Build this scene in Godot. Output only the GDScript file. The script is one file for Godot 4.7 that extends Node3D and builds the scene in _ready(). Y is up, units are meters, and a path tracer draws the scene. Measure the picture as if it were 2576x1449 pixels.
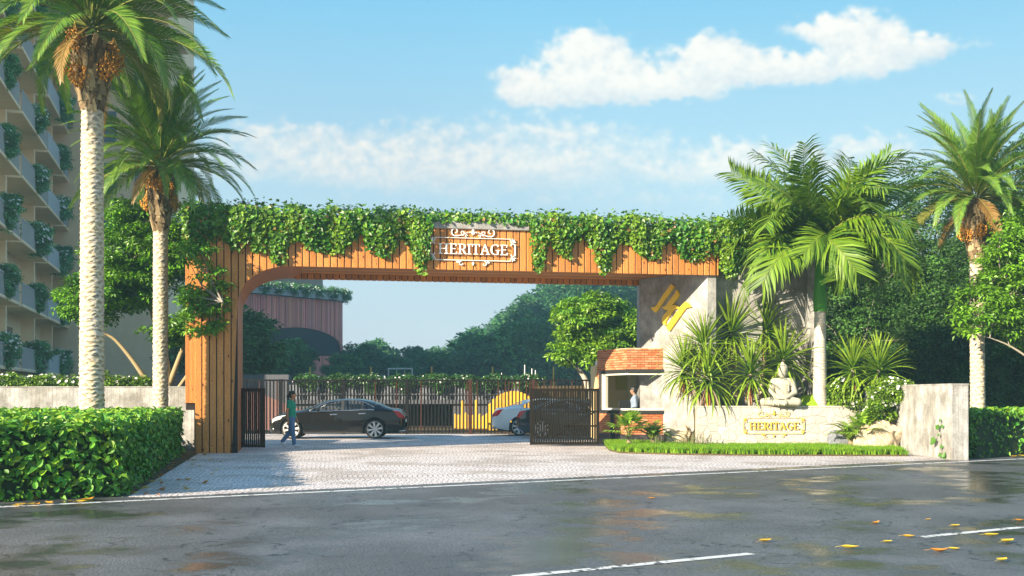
extends Node3D
# Entrance gateway of a housing estate: timber beam hung with ivy, concrete walls, guard booth, palms, cars and a road in front.
# y is up, metres; the eye stands at (0, 1.62, 0) and looks along -Z through a lens shifted upwards.

const EYE := 1.62
var rng := RandomNumberGenerator.new()
var M := {}
var used := {}


# ---------------------------------------------------------------- mesh helpers
class MB:
	var v := PackedVector3Array()
	var n := PackedVector3Array()
	var uv := PackedVector2Array()
	var c := PackedColorArray()
	var ix := PackedInt32Array()
	var col := Color.WHITE
	var uvo := Vector2.ZERO
	var xf := Transform3D()

	func vert(p: Vector3, nn: Vector3, u := Vector2.ZERO) -> int:
		v.append(xf * p)
		n.append((xf.basis * nn).normalized())
		uv.append(u + uvo)
		c.append(col)
		return v.size() - 1

	func face(a: int, b: int, d: int) -> void:  # counter-clockwise from outside
		ix.append(a)
		ix.append(d)
		ix.append(b)

	func planar(p: Vector3, nn: Vector3) -> Vector2:
		var q := nn.abs()
		if q.z >= q.x and q.z >= q.y:
			return Vector2(p.x, -p.y)
		if q.x >= q.y:
			return Vector2(p.z, -p.y)
		return Vector2(p.z, p.x)

	func tri(a: Vector3, b: Vector3, d: Vector3) -> void:
		var nn := (b - a).cross(d - a).normalized()
		face(vert(a, nn, planar(a, nn)), vert(b, nn, planar(b, nn)), vert(d, nn, planar(d, nn)))

	func quad(a: Vector3, b: Vector3, d: Vector3, e: Vector3) -> void:
		var nn := (d - a).cross(e - b).normalized()
		var i := vert(a, nn, planar(a, nn))
		vert(b, nn, planar(b, nn))
		vert(d, nn, planar(d, nn))
		vert(e, nn, planar(e, nn))
		face(i, i + 1, i + 2)
		face(i, i + 2, i + 3)

	func box(lo: Vector3, hi: Vector3, bevel := 0.0) -> void:
		var cc := (lo + hi) / 2
		var h := (hi - lo) / 2
		var b := minf(bevel, minf(h.x, minf(h.y, h.z)) * 0.9)
		var ax := [Vector3.RIGHT, Vector3.UP, Vector3.BACK]
		for k in 3:
			for s in [-1.0, 1.0]:
				var nn: Vector3 = ax[k] * s
				var t: Vector3 = ax[(k + 1) % 3]
				var w: Vector3 = ax[(k + 2) % 3] * s
				var o: Vector3 = cc + nn * h[k]
				var ht: float = h[(k + 1) % 3] - b
				var hw: float = h[(k + 2) % 3] - b
				quad(o - t * ht - w * hw, o + t * ht - w * hw, o + t * ht + w * hw, o - t * ht + w * hw)
		if b <= 0.0:
			return
		for k in 3:  # edges along axis k
			var a1: int = (k + 1) % 3
			var a2: int = (k + 2) % 3
			var L: Vector3 = ax[k] * (h[k] - b)
			for s1 in [-1.0, 1.0]:
				for s2 in [-1.0, 1.0]:
					var e1: Vector3 = cc + ax[a1] * s1 * h[a1] + ax[a2] * s2 * (h[a2] - b)
					var e2: Vector3 = cc + ax[a1] * s1 * (h[a1] - b) + ax[a2] * s2 * h[a2]
					_eq(e1, e2, L, ax[a1] * s1 + ax[a2] * s2)

	func _eq(e1: Vector3, e2: Vector3, L: Vector3, outward: Vector3) -> void:
		var nn := (e2 - e1 + 0.0 * L).cross(L)
		if nn.dot(outward) > 0:
			quad(e1 - L, e2 - L, e2 + L, e1 + L)
		else:
			quad(e2 - L, e1 - L, e1 + L, e2 + L)

	func beam(a: Vector3, b: Vector3, w: float, h: float, up := Vector3.UP) -> void:  # square bar from a to b
		var d := (b - a).normalized()
		var s := d.cross(up).normalized() * w / 2
		var u := s.cross(d).normalized() * h / 2
		var p := [a - s - u, a + s - u, a + s + u, a - s + u]
		var q := [b - s - u, b + s - u, b + s + u, b - s + u]
		for i in 4:
			var j := (i + 1) % 4
			quad(p[j], p[i], q[i], q[j])
		quad(p[0], p[1], p[2], p[3])
		quad(q[3], q[2], q[1], q[0])

	func rows(g: Array, closed := false, flip := false) -> void:  # smooth sheet through rows of points (PackedVector3Array each)
		var R := g.size()
		var C: int = g[0].size()
		var base := v.size()
		for i in R:
			for j in C:
				var a: Vector3 = g[mini(i + 1, R - 1)][j] - g[maxi(i - 1, 0)][j]
				var jn := (j + 1) % C if closed else mini(j + 1, C - 1)
				var jp := (j - 1 + C) % C if closed else maxi(j - 1, 0)
				var b: Vector3 = g[i][jn] - g[i][jp]
				if a.length_squared() < 1e-12:
					a = g[mini(i + 1, R - 1)][(j + 1) % C] - g[maxi(i - 1, 0)][(j + C - 1) % C]
				if b.length_squared() < 1e-12:
					b = g[maxi(i - 1, 0)][jn] - g[maxi(i - 1, 0)][jp] if i > R / 2 else g[mini(i + 1, R - 1)][jn] - g[mini(i + 1, R - 1)][jp]
				var nn := a.cross(b).normalized()
				if flip:
					nn = -nn
				vert(g[i][j], nn, Vector2(float(j) / maxi(C - 1, 1), float(i) / maxi(R - 1, 1)))
		var CC := C if closed else C - 1
		for i in R - 1:
			for j in CC:
				var j2 := (j + 1) % C
				var a := base + i * C + j
				var b := base + i * C + j2
				var d := base + (i + 1) * C + j2
				var e := base + (i + 1) * C + j
				if flip:
					face(a, b, d)
					face(a, d, e)
				else:
					face(a, d, b)
					face(a, e, d)

	func tube(pts: Array, rad: Array, sides := 6) -> void:
		var g := []
		var up := Vector3.UP
		for i in pts.size():
			var d: Vector3 = (pts[mini(i + 1, pts.size() - 1)] - pts[maxi(i - 1, 0)]).normalized()
			if absf(d.dot(up)) > 0.95:
				up = Vector3.RIGHT if absf(d.x) < 0.8 else Vector3.BACK
			var s := d.cross(up).normalized()
			up = s.cross(d).normalized()
			var ring := PackedVector3Array()
			for k in sides:
				var t := TAU * k / sides
				ring.append(pts[i] + (s * cos(t) + up * sin(t)) * rad[i])
			g.append(ring)
		rows(g, true)
		for q in 2:  # caps
			var ring: PackedVector3Array = g[0] if q == 0 else g[-1]
			for k in range(1, sides - 1):
				if q == 0:
					tri(ring[0], ring[k], ring[k + 1])
				else:
					tri(ring[0], ring[k + 1], ring[k])

	func lathe(prof: Array, segs := 16, c0 := Vector3.ZERO, axis := Basis()) -> void:  # profile of Vector2(radius, height)
		var g := []
		for p in prof:
			var ring := PackedVector3Array()
			for k in segs:
				var t := TAU * k / segs
				ring.append(c0 + axis * Vector3(cos(t) * p.x, p.y, sin(t) * p.x))
			g.append(ring)
		rows(g, true)

	func ball(c0: Vector3, r: Vector3, segs := 10, rings := 6) -> void:
		var g := []
		for i in rings + 1:
			var a := -PI / 2 + PI * i / rings
			var ring := PackedVector3Array()
			for k in segs:
				var t := TAU * k / segs
				ring.append(c0 + Vector3(cos(t) * cos(a) * r.x, sin(a) * r.y, sin(t) * cos(a) * r.z))
			g.append(ring)
		rows(g, true)

	func prism(poly: PackedVector2Array, z0: float, z1: float, bevel := 0.0) -> void:  # polygon in xy, from z0 (back) to z1 (front)
		var P := poly.duplicate()
		var area := 0.0
		for i in P.size():
			var q0 := P[i]
			var q1 := P[(i + 1) % P.size()]
			area += q0.x * q1.y - q1.x * q0.y
		if area < 0:
			P.reverse()
		var top := P
		var zt := z1
		if bevel > 0.0:
			var off := Geometry2D.offset_polygon(P, -bevel)
			if off.size() == 1 and off[0].size() == P.size():
				var best := 0
				for i in off[0].size():
					if off[0][i].distance_to(P[0]) < off[0][best].distance_to(P[0]):
						best = i
				top = PackedVector2Array()
				for i in P.size():
					top.append(off[0][(best + i) % P.size()])
				zt = z1 - bevel
				for i in P.size():
					var j := (i + 1) % P.size()
					quad(_3(P[i], zt), _3(P[j], zt), _3(top[j], z1), _3(top[i], z1))
		var tr := Geometry2D.triangulate_polygon(top)
		for k in range(0, tr.size(), 3):
			var a := top[tr[k]]
			var b := top[tr[k + 1]]
			var d := top[tr[k + 2]]
			if (b - a).cross(d - a) > 0:
				tri(_3(a, z1), _3(b, z1), _3(d, z1))
			else:
				tri(_3(a, z1), _3(d, z1), _3(b, z1))
		for i in P.size():
			var j := (i + 1) % P.size()
			quad(_3(P[i], z0), _3(P[j], z0), _3(P[j], zt), _3(P[i], zt))

	func _3(p: Vector2, z: float) -> Vector3:
		return Vector3(p.x, p.y, z)

	func column(poly: Array, y0: float, y1: float) -> void:  # upright prism over a plan of Vector2(x, z); closed on top
		var P := []
		var area := 0.0
		for i in poly.size():
			area += poly[i].x * poly[(i + 1) % poly.size()].y - poly[(i + 1) % poly.size()].x * poly[i].y
		P = poly.duplicate()
		if area > 0:
			P.reverse()
		for i in P.size():
			var a: Vector2 = P[i]
			var b: Vector2 = P[(i + 1) % P.size()]
			quad(Vector3(a.x, y0, a.y), Vector3(b.x, y0, b.y), Vector3(b.x, y1, b.y), Vector3(a.x, y1, a.y))
		var tr := Geometry2D.triangulate_polygon(PackedVector2Array(P))
		for k in range(0, tr.size(), 3):
			var t := []
			for q in 3:
				t.append(Vector3(P[tr[k + q]].x, y1, P[tr[k + q]].y))
			if (t[1] - t[0]).cross(t[2] - t[0]).y > 0:
				tri(t[0], t[1], t[2])
			else:
				tri(t[0], t[2], t[1])

	func mesh(m: Material) -> ArrayMesh:
		var a := []
		a.resize(Mesh.ARRAY_MAX)
		a[Mesh.ARRAY_VERTEX] = v
		a[Mesh.ARRAY_NORMAL] = n
		a[Mesh.ARRAY_TEX_UV] = uv
		a[Mesh.ARRAY_COLOR] = c
		a[Mesh.ARRAY_INDEX] = ix
		var am := ArrayMesh.new()
		am.add_surface_from_arrays(Mesh.PRIMITIVE_TRIANGLES, a)
		am.surface_set_material(0, m)
		return am


# a signed-distance body: capsules and balls joined by a smooth minimum, meshed as surface nets
class Body:
	var lo: Vector3
	var h: float
	var nx: int
	var ny: int
	var nz: int
	var f := PackedFloat32Array()

	func _init(a: Vector3, b: Vector3, cell: float) -> void:
		lo = a
		h = cell
		nx = int((b.x - a.x) / cell) + 2
		ny = int((b.y - a.y) / cell) + 2
		nz = int((b.z - a.z) / cell) + 2
		f.resize(nx * ny * nz)
		f.fill(9.0)

	func limb(a: Vector3, b: Vector3, ra: float, rb: float, k := 0.03, flat := Vector3.ONE) -> void:
		var m := maxf(ra, rb) * maxf(1.0, 1.0 / minf(flat.x, minf(flat.y, flat.z))) + k + 2 * h
		var i0 := ((a.min(b) - Vector3.ONE * m - lo) / h).max(Vector3.ZERO)
		var i1 := ((a.max(b) + Vector3.ONE * m - lo) / h).min(Vector3(nx - 1, ny - 1, nz - 1))
		var ab := (b - a) * flat
		var l2 := maxf(ab.length_squared(), 1e-9)
		for z in range(int(i0.z), int(i1.z) + 1):
			for y in range(int(i0.y), int(i1.y) + 1):
				for x in range(int(i0.x), int(i1.x) + 1):
					var p := (lo + Vector3(x, y, z) * h - a) * flat
					var t := clampf(p.dot(ab) / l2, 0.0, 1.0)
					var d := (p - ab * t).length() - lerpf(ra, rb, t)
					var q := (z * ny + y) * nx + x
					var e := f[q]
					var w := clampf(0.5 + 0.5 * (e - d) / k, 0.0, 1.0)
					f[q] = lerpf(e, d, w) - k * w * (1.0 - w) if e < 8.0 else d

	func build(mb: MB) -> void:
		var at := {}
		var sx := 1
		var sy := nx
		var sz := nx * ny
		for z in nz - 1:
			for y in ny - 1:
				var row := (z * ny + y) * nx
				for x in nx - 1:
					var q := row + x
					if absf(f[q]) > 2.5 * h:
						continue
					var s := 0.0
					var o := Vector3.ZERO
					var cnt := 0
					var c8 := [f[q], f[q + sx], f[q + sy], f[q + sx + sy], f[q + sz], f[q + sx + sz], f[q + sy + sz], f[q + sx + sy + sz]]
					var neg := 0
					for k in 8:
						if c8[k] < 0:
							neg += 1
					if neg == 0 or neg == 8:
						continue
					for k in 8:
						for ax in 3:
							var k2: int = k | (1 << ax)
							if k2 == k or (c8[k] < 0) == (c8[k2] < 0):
								continue
							s = c8[k] / (c8[k] - c8[k2])
							var p := Vector3(k & 1, (k >> 1) & 1, (k >> 2) & 1)
							p[ax] += s
							o += p
							cnt += 1
					o /= cnt
					var g := Vector3(c8[1] + c8[3] + c8[5] + c8[7] - c8[0] - c8[2] - c8[4] - c8[6], c8[2] + c8[3] + c8[6] + c8[7] - c8[0] - c8[1] - c8[4] - c8[5], c8[4] + c8[5] + c8[6] + c8[7] - c8[0] - c8[1] - c8[2] - c8[3])
					at[q] = mb.vert(lo + (Vector3(x, y, z) + o) * h, g.normalized())
		for q in at:
			var x: int = q % nx
			var y: int = (q / nx) % ny
			var z: int = q / sz
			for ax in 3:
				var st: int = [sx, sy, sz][ax]
				var u: int = [sy, sz, sx][ax]
				var w: int = [sz, sx, sy][ax]
				if [y, z, x][ax] == 0 or [z, x, y][ax] == 0:
					continue
				if (f[q] < 0) == (f[q + st] < 0):
					continue
				if not (at.has(q - u) and at.has(q - w) and at.has(q - u - w)):
					continue
				var a: int = at[q]
				var b: int = at[q - u]
				var d: int = at[q - u - w]
				var e: int = at[q - w]
				if f[q] < 0:
					mb.face(a, b, d)
					mb.face(a, d, e)
				else:
					mb.face(a, d, b)
					mb.face(a, e, d)


# ---------------------------------------------------------------- scene helpers
func numbered(called: String) -> String:
	if not used.has(called):
		used[called] = 0
		return called
	used[called] += 1
	return "%s_%03d" % [called, used[called]]


func tag(o: Node, label: String, category: String, group := "", kind := "") -> void:
	o.set_meta("label", label)
	o.set_meta("category", category)
	if group:
		o.set_meta("group", group)
	if kind:
		o.set_meta("kind", kind)


func thing(called: String, label: String, category: String, at := Vector3.ZERO, turn := 0.0, group := "") -> Node3D:
	var o := Node3D.new()
	o.name = numbered(called)
	add_child(o)
	o.position = at
	o.rotation.y = turn
	tag(o, label, category, group)
	return o


func put(called: String, m: Mesh, parent: Node, t := Transform3D()) -> MeshInstance3D:
	var o := MeshInstance3D.new()
	o.mesh = m
	o.transform = t
	if parent == self:
		o.name = numbered(called)
		add_child(o)
	else:
		o.name = called
		if parent.has_node(NodePath(called)):
			var k: int = parent.get_meta("_n_" + called, 0) + 1
			parent.set_meta("_n_" + called, k)
			o.name = "%s_%03d" % [called, k]
		parent.add_child(o, true)
	return o


func part(called: String, mb: MB, m: Material, parent: Node) -> MeshInstance3D:
	return put(called, mb.mesh(m), parent)


func structure(called: String, mb: MB, m: Material) -> MeshInstance3D:
	var o := put(called, mb.mesh(m), self)
	o.set_meta("kind", "structure")
	return o


func copy(o: Node3D, called: String, label: String, group: String, at: Vector3, turn := 0.0, size := 1.0) -> Node3D:
	var r: Node3D = o.duplicate()
	r.name = numbered(called)
	add_child(r)
	r.transform = Transform3D(Basis(Vector3.UP, turn).scaled(Vector3.ONE * size), at)
	r.set_meta("label", label)
	if group:
		r.set_meta("group", group)
	return r


func swarm(called: String, m: Mesh, parent: Node, where: Array, tints: Array) -> MultiMeshInstance3D:
	var b := PackedFloat32Array()
	b.resize(where.size() * 16)
	for i in where.size():
		var t: Transform3D = where[i]
		var c: Color = tints[i]
		var k := i * 16
		b[k] = t.basis.x.x
		b[k + 1] = t.basis.y.x
		b[k + 2] = t.basis.z.x
		b[k + 3] = t.origin.x
		b[k + 4] = t.basis.x.y
		b[k + 5] = t.basis.y.y
		b[k + 6] = t.basis.z.y
		b[k + 7] = t.origin.y
		b[k + 8] = t.basis.x.z
		b[k + 9] = t.basis.y.z
		b[k + 10] = t.basis.z.z
		b[k + 11] = t.origin.z
		b[k + 12] = c.r
		b[k + 13] = c.g
		b[k + 14] = c.b
		b[k + 15] = 1.0
	var mm := MultiMesh.new()
	mm.transform_format = MultiMesh.TRANSFORM_3D
	mm.use_colors = true
	mm.mesh = m
	mm.instance_count = where.size()
	mm.buffer = b
	var o := MultiMeshInstance3D.new()
	o.multimesh = mm
	if parent == self:
		o.name = numbered(called)
		add_child(o)
	else:
		o.name = called
		parent.add_child(o, true)
	o.set_meta("kind", "stuff")
	return o


func rr(a: float, b: float) -> float:
	return rng.randf_range(a, b)


func rdir() -> Vector3:
	var z := rr(-1, 1)
	var t := rr(0, TAU)
	var s := sqrt(1 - z * z)
	return Vector3(s * cos(t), z, s * sin(t))


func spot(px: float, py: float) -> Vector3:  # where on the ground a point of the survey sketch lies
	var s := (py - 994.0) / EYE
	return Vector3((px - 1288.0) / s, 0, -2850.0 / s)


func at(px: float, py: float, depth: float) -> Vector3:
	var s := 2850.0 / depth
	return Vector3((px - 1288.0) / s, EYE + (994.0 - py) / s, -depth)


func tilt(normal: Vector3, spin: float, size: float) -> Basis:  # a basis whose y is the normal
	var y := normal.normalized()
	var x := y.cross(Vector3.BACK if absf(y.z) < 0.9 else Vector3.RIGHT).normalized()
	return Basis(y, spin) * Basis(x, y, x.cross(y)).scaled(Vector3.ONE * size)


func lerps(list: Array, x: float) -> float:  # piecewise linear through [x, y] pairs
	if x <= list[0][0]:
		return list[0][1]
	for i in range(1, list.size()):
		if x <= list[i][0]:
			var t: float = (x - list[i - 1][0]) / maxf(list[i][0] - list[i - 1][0], 1e-6)
			return lerpf(list[i - 1][1], list[i][1], t)
	return list[-1][1]


func soft(list: Array, x: float, w: float) -> float:
	var s := 0.0
	for k in 7:
		s += lerps(list, x + w * (k - 3) / 3.0)
	return s / 7.0


# ---------------------------------------------------------------- camera, sky, sun
func make_view() -> void:
	rng.seed = 20240607
	var cam := Camera3D.new()
	cam.name = "camera"
	cam.projection = Camera3D.PROJECTION_FRUSTUM
	cam.near = 0.1
	cam.far = 2000.0
	cam.size = 0.2 * 724.5 / 2850.0
	cam.frustum_offset = Vector2(0, 0.1 * 269.5 / 2850.0)
	cam.position = Vector3(0, EYE, 0)
	add_child(cam)
	var env := Environment.new()
	env.background_mode = Environment.BG_SKY
	env.tonemap_mode = Environment.TONE_MAPPER_LINEAR
	env.tonemap_exposure = 2.85
	env.background_energy_multiplier = 0.405
	env.sdfgi_enabled = true
	env.ssao_enabled = true
	env.ssil_enabled = true
	env.fog_enabled = true
	env.fog_density = FOG
	env.fog_light_color = Color(0.62, 0.82, 0.9)
	env.volumetric_fog_enabled = true  # for the bank of haze behind the drive
	env.volumetric_fog_density = 0.0
	var sky := Sky.new()
	var pano := PanoramaSkyMaterial.new()
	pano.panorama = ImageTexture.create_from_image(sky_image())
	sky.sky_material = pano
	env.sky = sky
	var we := WorldEnvironment.new()
	we.name = "world"
	we.environment = env
	add_child(we)
	var sun := DirectionalLight3D.new()
	sun.name = "sun"
	sun.light_energy = 1.6
	sun.light_color = Color(1.0, 0.935, 0.82)
	sun.light_angular_distance = 0.5
	sun.shadow_enabled = true
	sun.basis = Basis.looking_at(-SUN, Vector3.UP)
	add_child(sun)


const FOG := 0.0008
const SUN := Vector3(-0.698, 0.342, 0.629)
const SKY_ROWS := [[-5.0, 0.86, 0.88, 0.90], [0.0, 0.86, 0.885, 0.91], [3.0, 0.83, 0.875, 0.91], [7.0, 0.77, 0.85, 0.905], [11.0, 0.70, 0.835, 0.91], [15.0, 0.62, 0.805, 0.905], [20.0, 0.49, 0.755, 0.895], [40.0, 0.45, 0.70, 0.89], [90.0, 0.38, 0.62, 0.85]]  # rows above the view are brightened to raise the ambient light
const CLOUDS := [
	[1475, 185, 150, 85, 1.0], [1310, 215, 80, 50, 0.9], [1480, 120, 90, 52, 1.0], [1390, 235, 110, 45, 0.9], [1560, 205, 110, 65, 0.9], [1640, 220, 90, 40, 0.8],
	[1760, 180, 120, 75, 1.0], [1800, 120, 75, 45, 0.95], [1700, 225, 120, 35, 0.8], [1880, 165, 110, 55, 0.95], [1980, 180, 110, 45, 0.85],
	[2090, 85, 90, 45, 0.95], [2170, 95, 110, 70, 1.0], [2260, 125, 110, 50, 0.95], [2350, 115, 70, 26, 0.8], [2100, 170, 130, 45, 0.85], [2210, 165, 90, 30, 0.7], [2010, 70, 50, 16, 0.6],
	[2460, 115, 40, 14, 0.4], [2410, 250, 60, 14, 0.4],
	[850, 400, 360, 85, 0.55], [1250, 335, 300, 50, 0.42], [1500, 400, 310, 78, 0.55], [1130, 430, 360, 65, 0.5], [1840, 400, 95, 52, 0.8], [1760, 440, 140, 34, 0.55], [2200, 365, 110, 32, 0.5], [700, 340, 160, 40, 0.36], [2100, 410, 300, 65, 0.5], [500, 420, 200, 60, 0.3], [1500, 500, 600, 40, 0.25]]


func sky_base(el: float) -> Color:
	for i in range(1, SKY_ROWS.size()):
		var a: Array = SKY_ROWS[i - 1]
		var b: Array = SKY_ROWS[i]
		if el <= b[0]:
			var t := clampf((el - a[0]) / (b[0] - a[0]), 0, 1)
			return Color(lerpf(a[1], b[1], t), lerpf(a[2], b[2], t), lerpf(a[3], b[3], t))
	return Color(0.2, 0.44, 0.7)


func sky_image() -> Image:
	var W := 4096
	var H := 2048
	var im := Image.create(W, H, false, Image.FORMAT_RGB8)
	for y in H:
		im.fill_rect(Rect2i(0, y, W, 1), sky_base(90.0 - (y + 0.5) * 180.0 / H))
	var fbm := FastNoiseLite.new()
	fbm.seed = 11
	fbm.noise_type = FastNoiseLite.TYPE_SIMPLEX_SMOOTH
	fbm.frequency = 1.0
	fbm.fractal_octaves = 6
	var y0 := int((90.0 - 34.0) / 180.0 * H)
	var y1 := int((90.0 + 0.5) / 180.0 * H)
	var x0 := W / 2 - 330
	var x1 := W / 2 + 330
	for y in range(y0, y1):
		var el := 90.0 - (y + 0.5) * 180.0 / H
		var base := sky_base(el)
		for x in range(x0, x1):
			var az := (x + 0.5 - W / 2.0) / W * TAU
			var tx := tan(az)
			var px := 1288.0 + 2850.0 * tx
			var py := 994.0 - 2850.0 * tan(deg_to_rad(el)) * sqrt(1 + tx * tx)
			if py < -60 or px < -100 or px > 2700:
				continue
			var w1 := fbm.get_noise_2d(px / 130.0, py / 95.0)
			var w2 := fbm.get_noise_2d(px / 60.0 + 40.0, py / 45.0)
			var w3 := fbm.get_noise_2d(px / 22.0 + 90.0, py / 18.0)
			var q := Vector2(px + 34.0 * w1, py + 26.0 * w2)
			var d := 0.0
			var lit := 0.0
			for c in CLOUDS:
				var ex: float = (q.x - c[0]) / (c[2] * 1.25)
				var ey: float = (q.y - c[1]) / (c[3] * (1.25 if q.y < c[1] else 1.05))
				var r2 := ex * ex + ey * ey
				if r2 < 1.0:
					var s: float = (1.0 - r2) * c[4]
					d = 1.0 - (1.0 - d) * (1.0 - s)
					lit += s * (0.5 - 0.5 * ex - 0.75 * ey)
			if d <= 0.0:
				continue
			var a := smoothstep(0.04, 0.80, d + 0.19 * w2 + 0.2 * w1 + 0.12 * w3)
			var L := clampf(0.42 + 0.45 * lit + 0.45 * w2 + 0.3 * w3, 0, 1)
			var cc := Color(0.80, 0.84, 0.875).lerp(Color(0.985, 0.96, 0.925), L)
			im.set_pixel(x, y, base.lerp(cc, a * 0.93))
	for y in range(y0 - 260, y1, 2):  # the rest of the sky: coarser clouds, made whiter and fuller to raise the ambient light
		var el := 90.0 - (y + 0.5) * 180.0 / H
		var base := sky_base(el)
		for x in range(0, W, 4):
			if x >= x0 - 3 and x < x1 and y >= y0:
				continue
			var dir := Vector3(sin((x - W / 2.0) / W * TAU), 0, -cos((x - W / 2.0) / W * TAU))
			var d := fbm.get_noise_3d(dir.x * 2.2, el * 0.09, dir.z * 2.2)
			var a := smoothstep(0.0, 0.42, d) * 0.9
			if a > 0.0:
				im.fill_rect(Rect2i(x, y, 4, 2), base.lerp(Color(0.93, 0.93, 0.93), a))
	var turned := Image.create(W, H, false, Image.FORMAT_RGB8)  # the first column looks along -Z
	turned.blit_rect(im, Rect2i(W / 2, 0, W / 2, H), Vector2i(0, 0))
	turned.blit_rect(im, Rect2i(0, 0, W / 2, H), Vector2i(W / 2, 0))
	return turned


# ---------------------------------------------------------------- textures
func noise_bytes(w: int, h: int, freq: float, octaves: int, sd: int, kind := FastNoiseLite.TYPE_SIMPLEX_SMOOTH) -> PackedByteArray:
	var nz := FastNoiseLite.new()
	nz.seed = sd
	nz.noise_type = kind
	nz.frequency = freq
	nz.fractal_octaves = octaves
	var im := nz.get_seamless_image(w, h, false, false, 0.15, true)
	im.convert(Image.FORMAT_L8)
	return im.get_data()


func picture(w: int, h: int, data: PackedByteArray, format := Image.FORMAT_RGB8) -> ImageTexture:
	return ImageTexture.create_from_image(Image.create_from_data(w, h, false, format, data))


func wood_texture() -> ImageTexture:
	var W := 512
	var H := 1024
	var slow := noise_bytes(W, H, 0.006, 3, 3)
	var fine := noise_bytes(W, H, 0.05, 3, 4)
	var out := PackedByteArray()
	out.resize(W * H * 3)
	for y in H:
		for x in W:
			var a := slow[(y / 3 % H) * W + x] / 255.0
			var g := 0.5 + 0.5 * sin(a * 60.0 + x * 0.22)
			var f := fine[(y / 14) * W + x] / 255.0
			var knot := 0.0
			for k in [[90, 300, 11], [300, 760, 8], [430, 120, 9], [210, 560, 6], [380, 930, 7]]:
				var dx: float = x - k[0]
				var dy: float = (y - k[1]) * 0.6
				var r: float = sqrt(dx * dx + dy * dy) / k[2]
				if r < 2.5:
					knot = maxf(knot, clampf(1.6 - r, 0, 1))
					g = lerpf(0.5 + 0.5 * sin(r * 9.0), g, clampf(r / 2.5, 0, 1))
			var t := 0.55 + 0.3 * g * (0.5 + a) + 0.42 * (f - 0.5)
			var cr := lerpf(0.56, 0.87, t)
			var cg := lerpf(0.33, 0.58, t)
			var cb := lerpf(0.15, 0.28, t)
			var i := (y * W + x) * 3
			out[i] = int(255 * clampf(cr * (1 - 0.55 * knot), 0, 1))
			out[i + 1] = int(255 * clampf(cg * (1 - 0.65 * knot), 0, 1))
			out[i + 2] = int(255 * clampf(cb * (1 - 0.7 * knot), 0, 1))
	return picture(W, H, out)


func concrete_textures(boards: bool) -> Array:  # [colour, height]; one tile is two metres
	var W := 1024
	var a := noise_bytes(W, W, 0.004, 4, 21)
	var b := noise_bytes(W, W, 0.03, 4, 22)
	var p := noise_bytes(W, W, 0.075, 2, 23, FastNoiseLite.TYPE_CELLULAR)
	var out := PackedByteArray()
	out.resize(W * W * 3)
	var hh := PackedByteArray()
	hh.resize(W * W)
	var shade := []
	var r2 := RandomNumberGenerator.new()
	r2.seed = 5
	for k in 17:
		shade.append(r2.randf_range(-0.03, 0.03))
	for y in W:
		for x in W:
			var i := y * W + x
			var t := (0.63 if boards else 0.60) + 0.20 * (a[i] / 255.0 - 0.5) + 0.12 * (b[i] / 255.0 - 0.5)
			var h := 0.6 + 0.15 * (b[i] / 255.0 - 0.5)
			if boards:
				var k := x / 64
				var e := absf(x % 64 - 32.0) / 32.0
				var st := b[(y / 24) * W + x] / 255.0 - 0.5
				t += shade[k] + 0.10 * st
				h += shade[k] * 1.5 + 0.2 * st
				if e > 0.93:
					t -= 0.06 + 0.2 * (a[i] / 255.0 - 0.5)
					h -= 0.3
			else:
				var st2 := b[(y / 10) * W + x] / 255.0 - 0.5
				t += 0.08 * st2
				h += 0.1 * st2
			if p[i] < 46 and a[i] > 100:
				t -= 0.26
				h -= 0.4
			out[i * 3] = int(255 * clampf(t * 1.01, 0, 1))
			out[i * 3 + 1] = int(255 * clampf(t, 0, 1))
			out[i * 3 + 2] = int(255 * clampf(t * 0.985, 0, 1))
			hh[i] = int(255 * clampf(h, 0, 1))
	return [picture(W, W, out), picture(W, W, hh, Image.FORMAT_L8)]


func asphalt_textures() -> Array:  # [colour, height, roughness]; one tile is eight metres
	var W := 1024
	var a := noise_bytes(W, W, 0.004, 5, 31)
	var b := noise_bytes(W, W, 0.2, 2, 32)
	var w := noise_bytes(W, W, 0.003, 4, 33)
	var st := noise_bytes(W, W, 0.012, 4, 34)
	var cr := noise_bytes(W, W, 0.005, 5, 35)
	var g2 := noise_bytes(W, W, 0.06, 3, 36)
	var out := PackedByteArray()
	out.resize(W * W * 3)
	var hh := PackedByteArray()
	hh.resize(W * W)
	var ro := PackedByteArray()
	ro.resize(W * W)
	for i in W * W:
		var f := b[i] / 255.0
		var t := 0.33 + 0.10 * (a[i] / 255.0 - 0.5) + 0.24 * (f - 0.5) + 0.07 * (g2[i] / 255.0 - 0.5)
		var wet := smoothstep(0.42, 0.74, w[i] / 255.0 * 0.75 + st[i] / 255.0 * 0.25)
		t *= 1.0 - 0.2 * wet
		var crack := 1.0 - absf(cr[i] / 255.0 - 0.5) * 55.0
		if crack > 0.0 and w[i] > 95 and w[i] < 150:
			t *= 1.0 - 0.75 * crack
		out[i * 3] = int(255 * t * 1.0)
		out[i * 3 + 1] = int(255 * t * 1.01)
		out[i * 3 + 2] = int(255 * t * 1.06)
		hh[i] = int(255 * clampf(0.5 + (f - 0.5) * (1.0 - 0.75 * wet), 0, 1))
		ro[i] = int(255 * lerpf(0.52, 0.20, wet))
	return [picture(W, W, out), picture(W, W, hh, Image.FORMAT_L8), picture(W, W, ro, Image.FORMAT_L8)]


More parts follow.
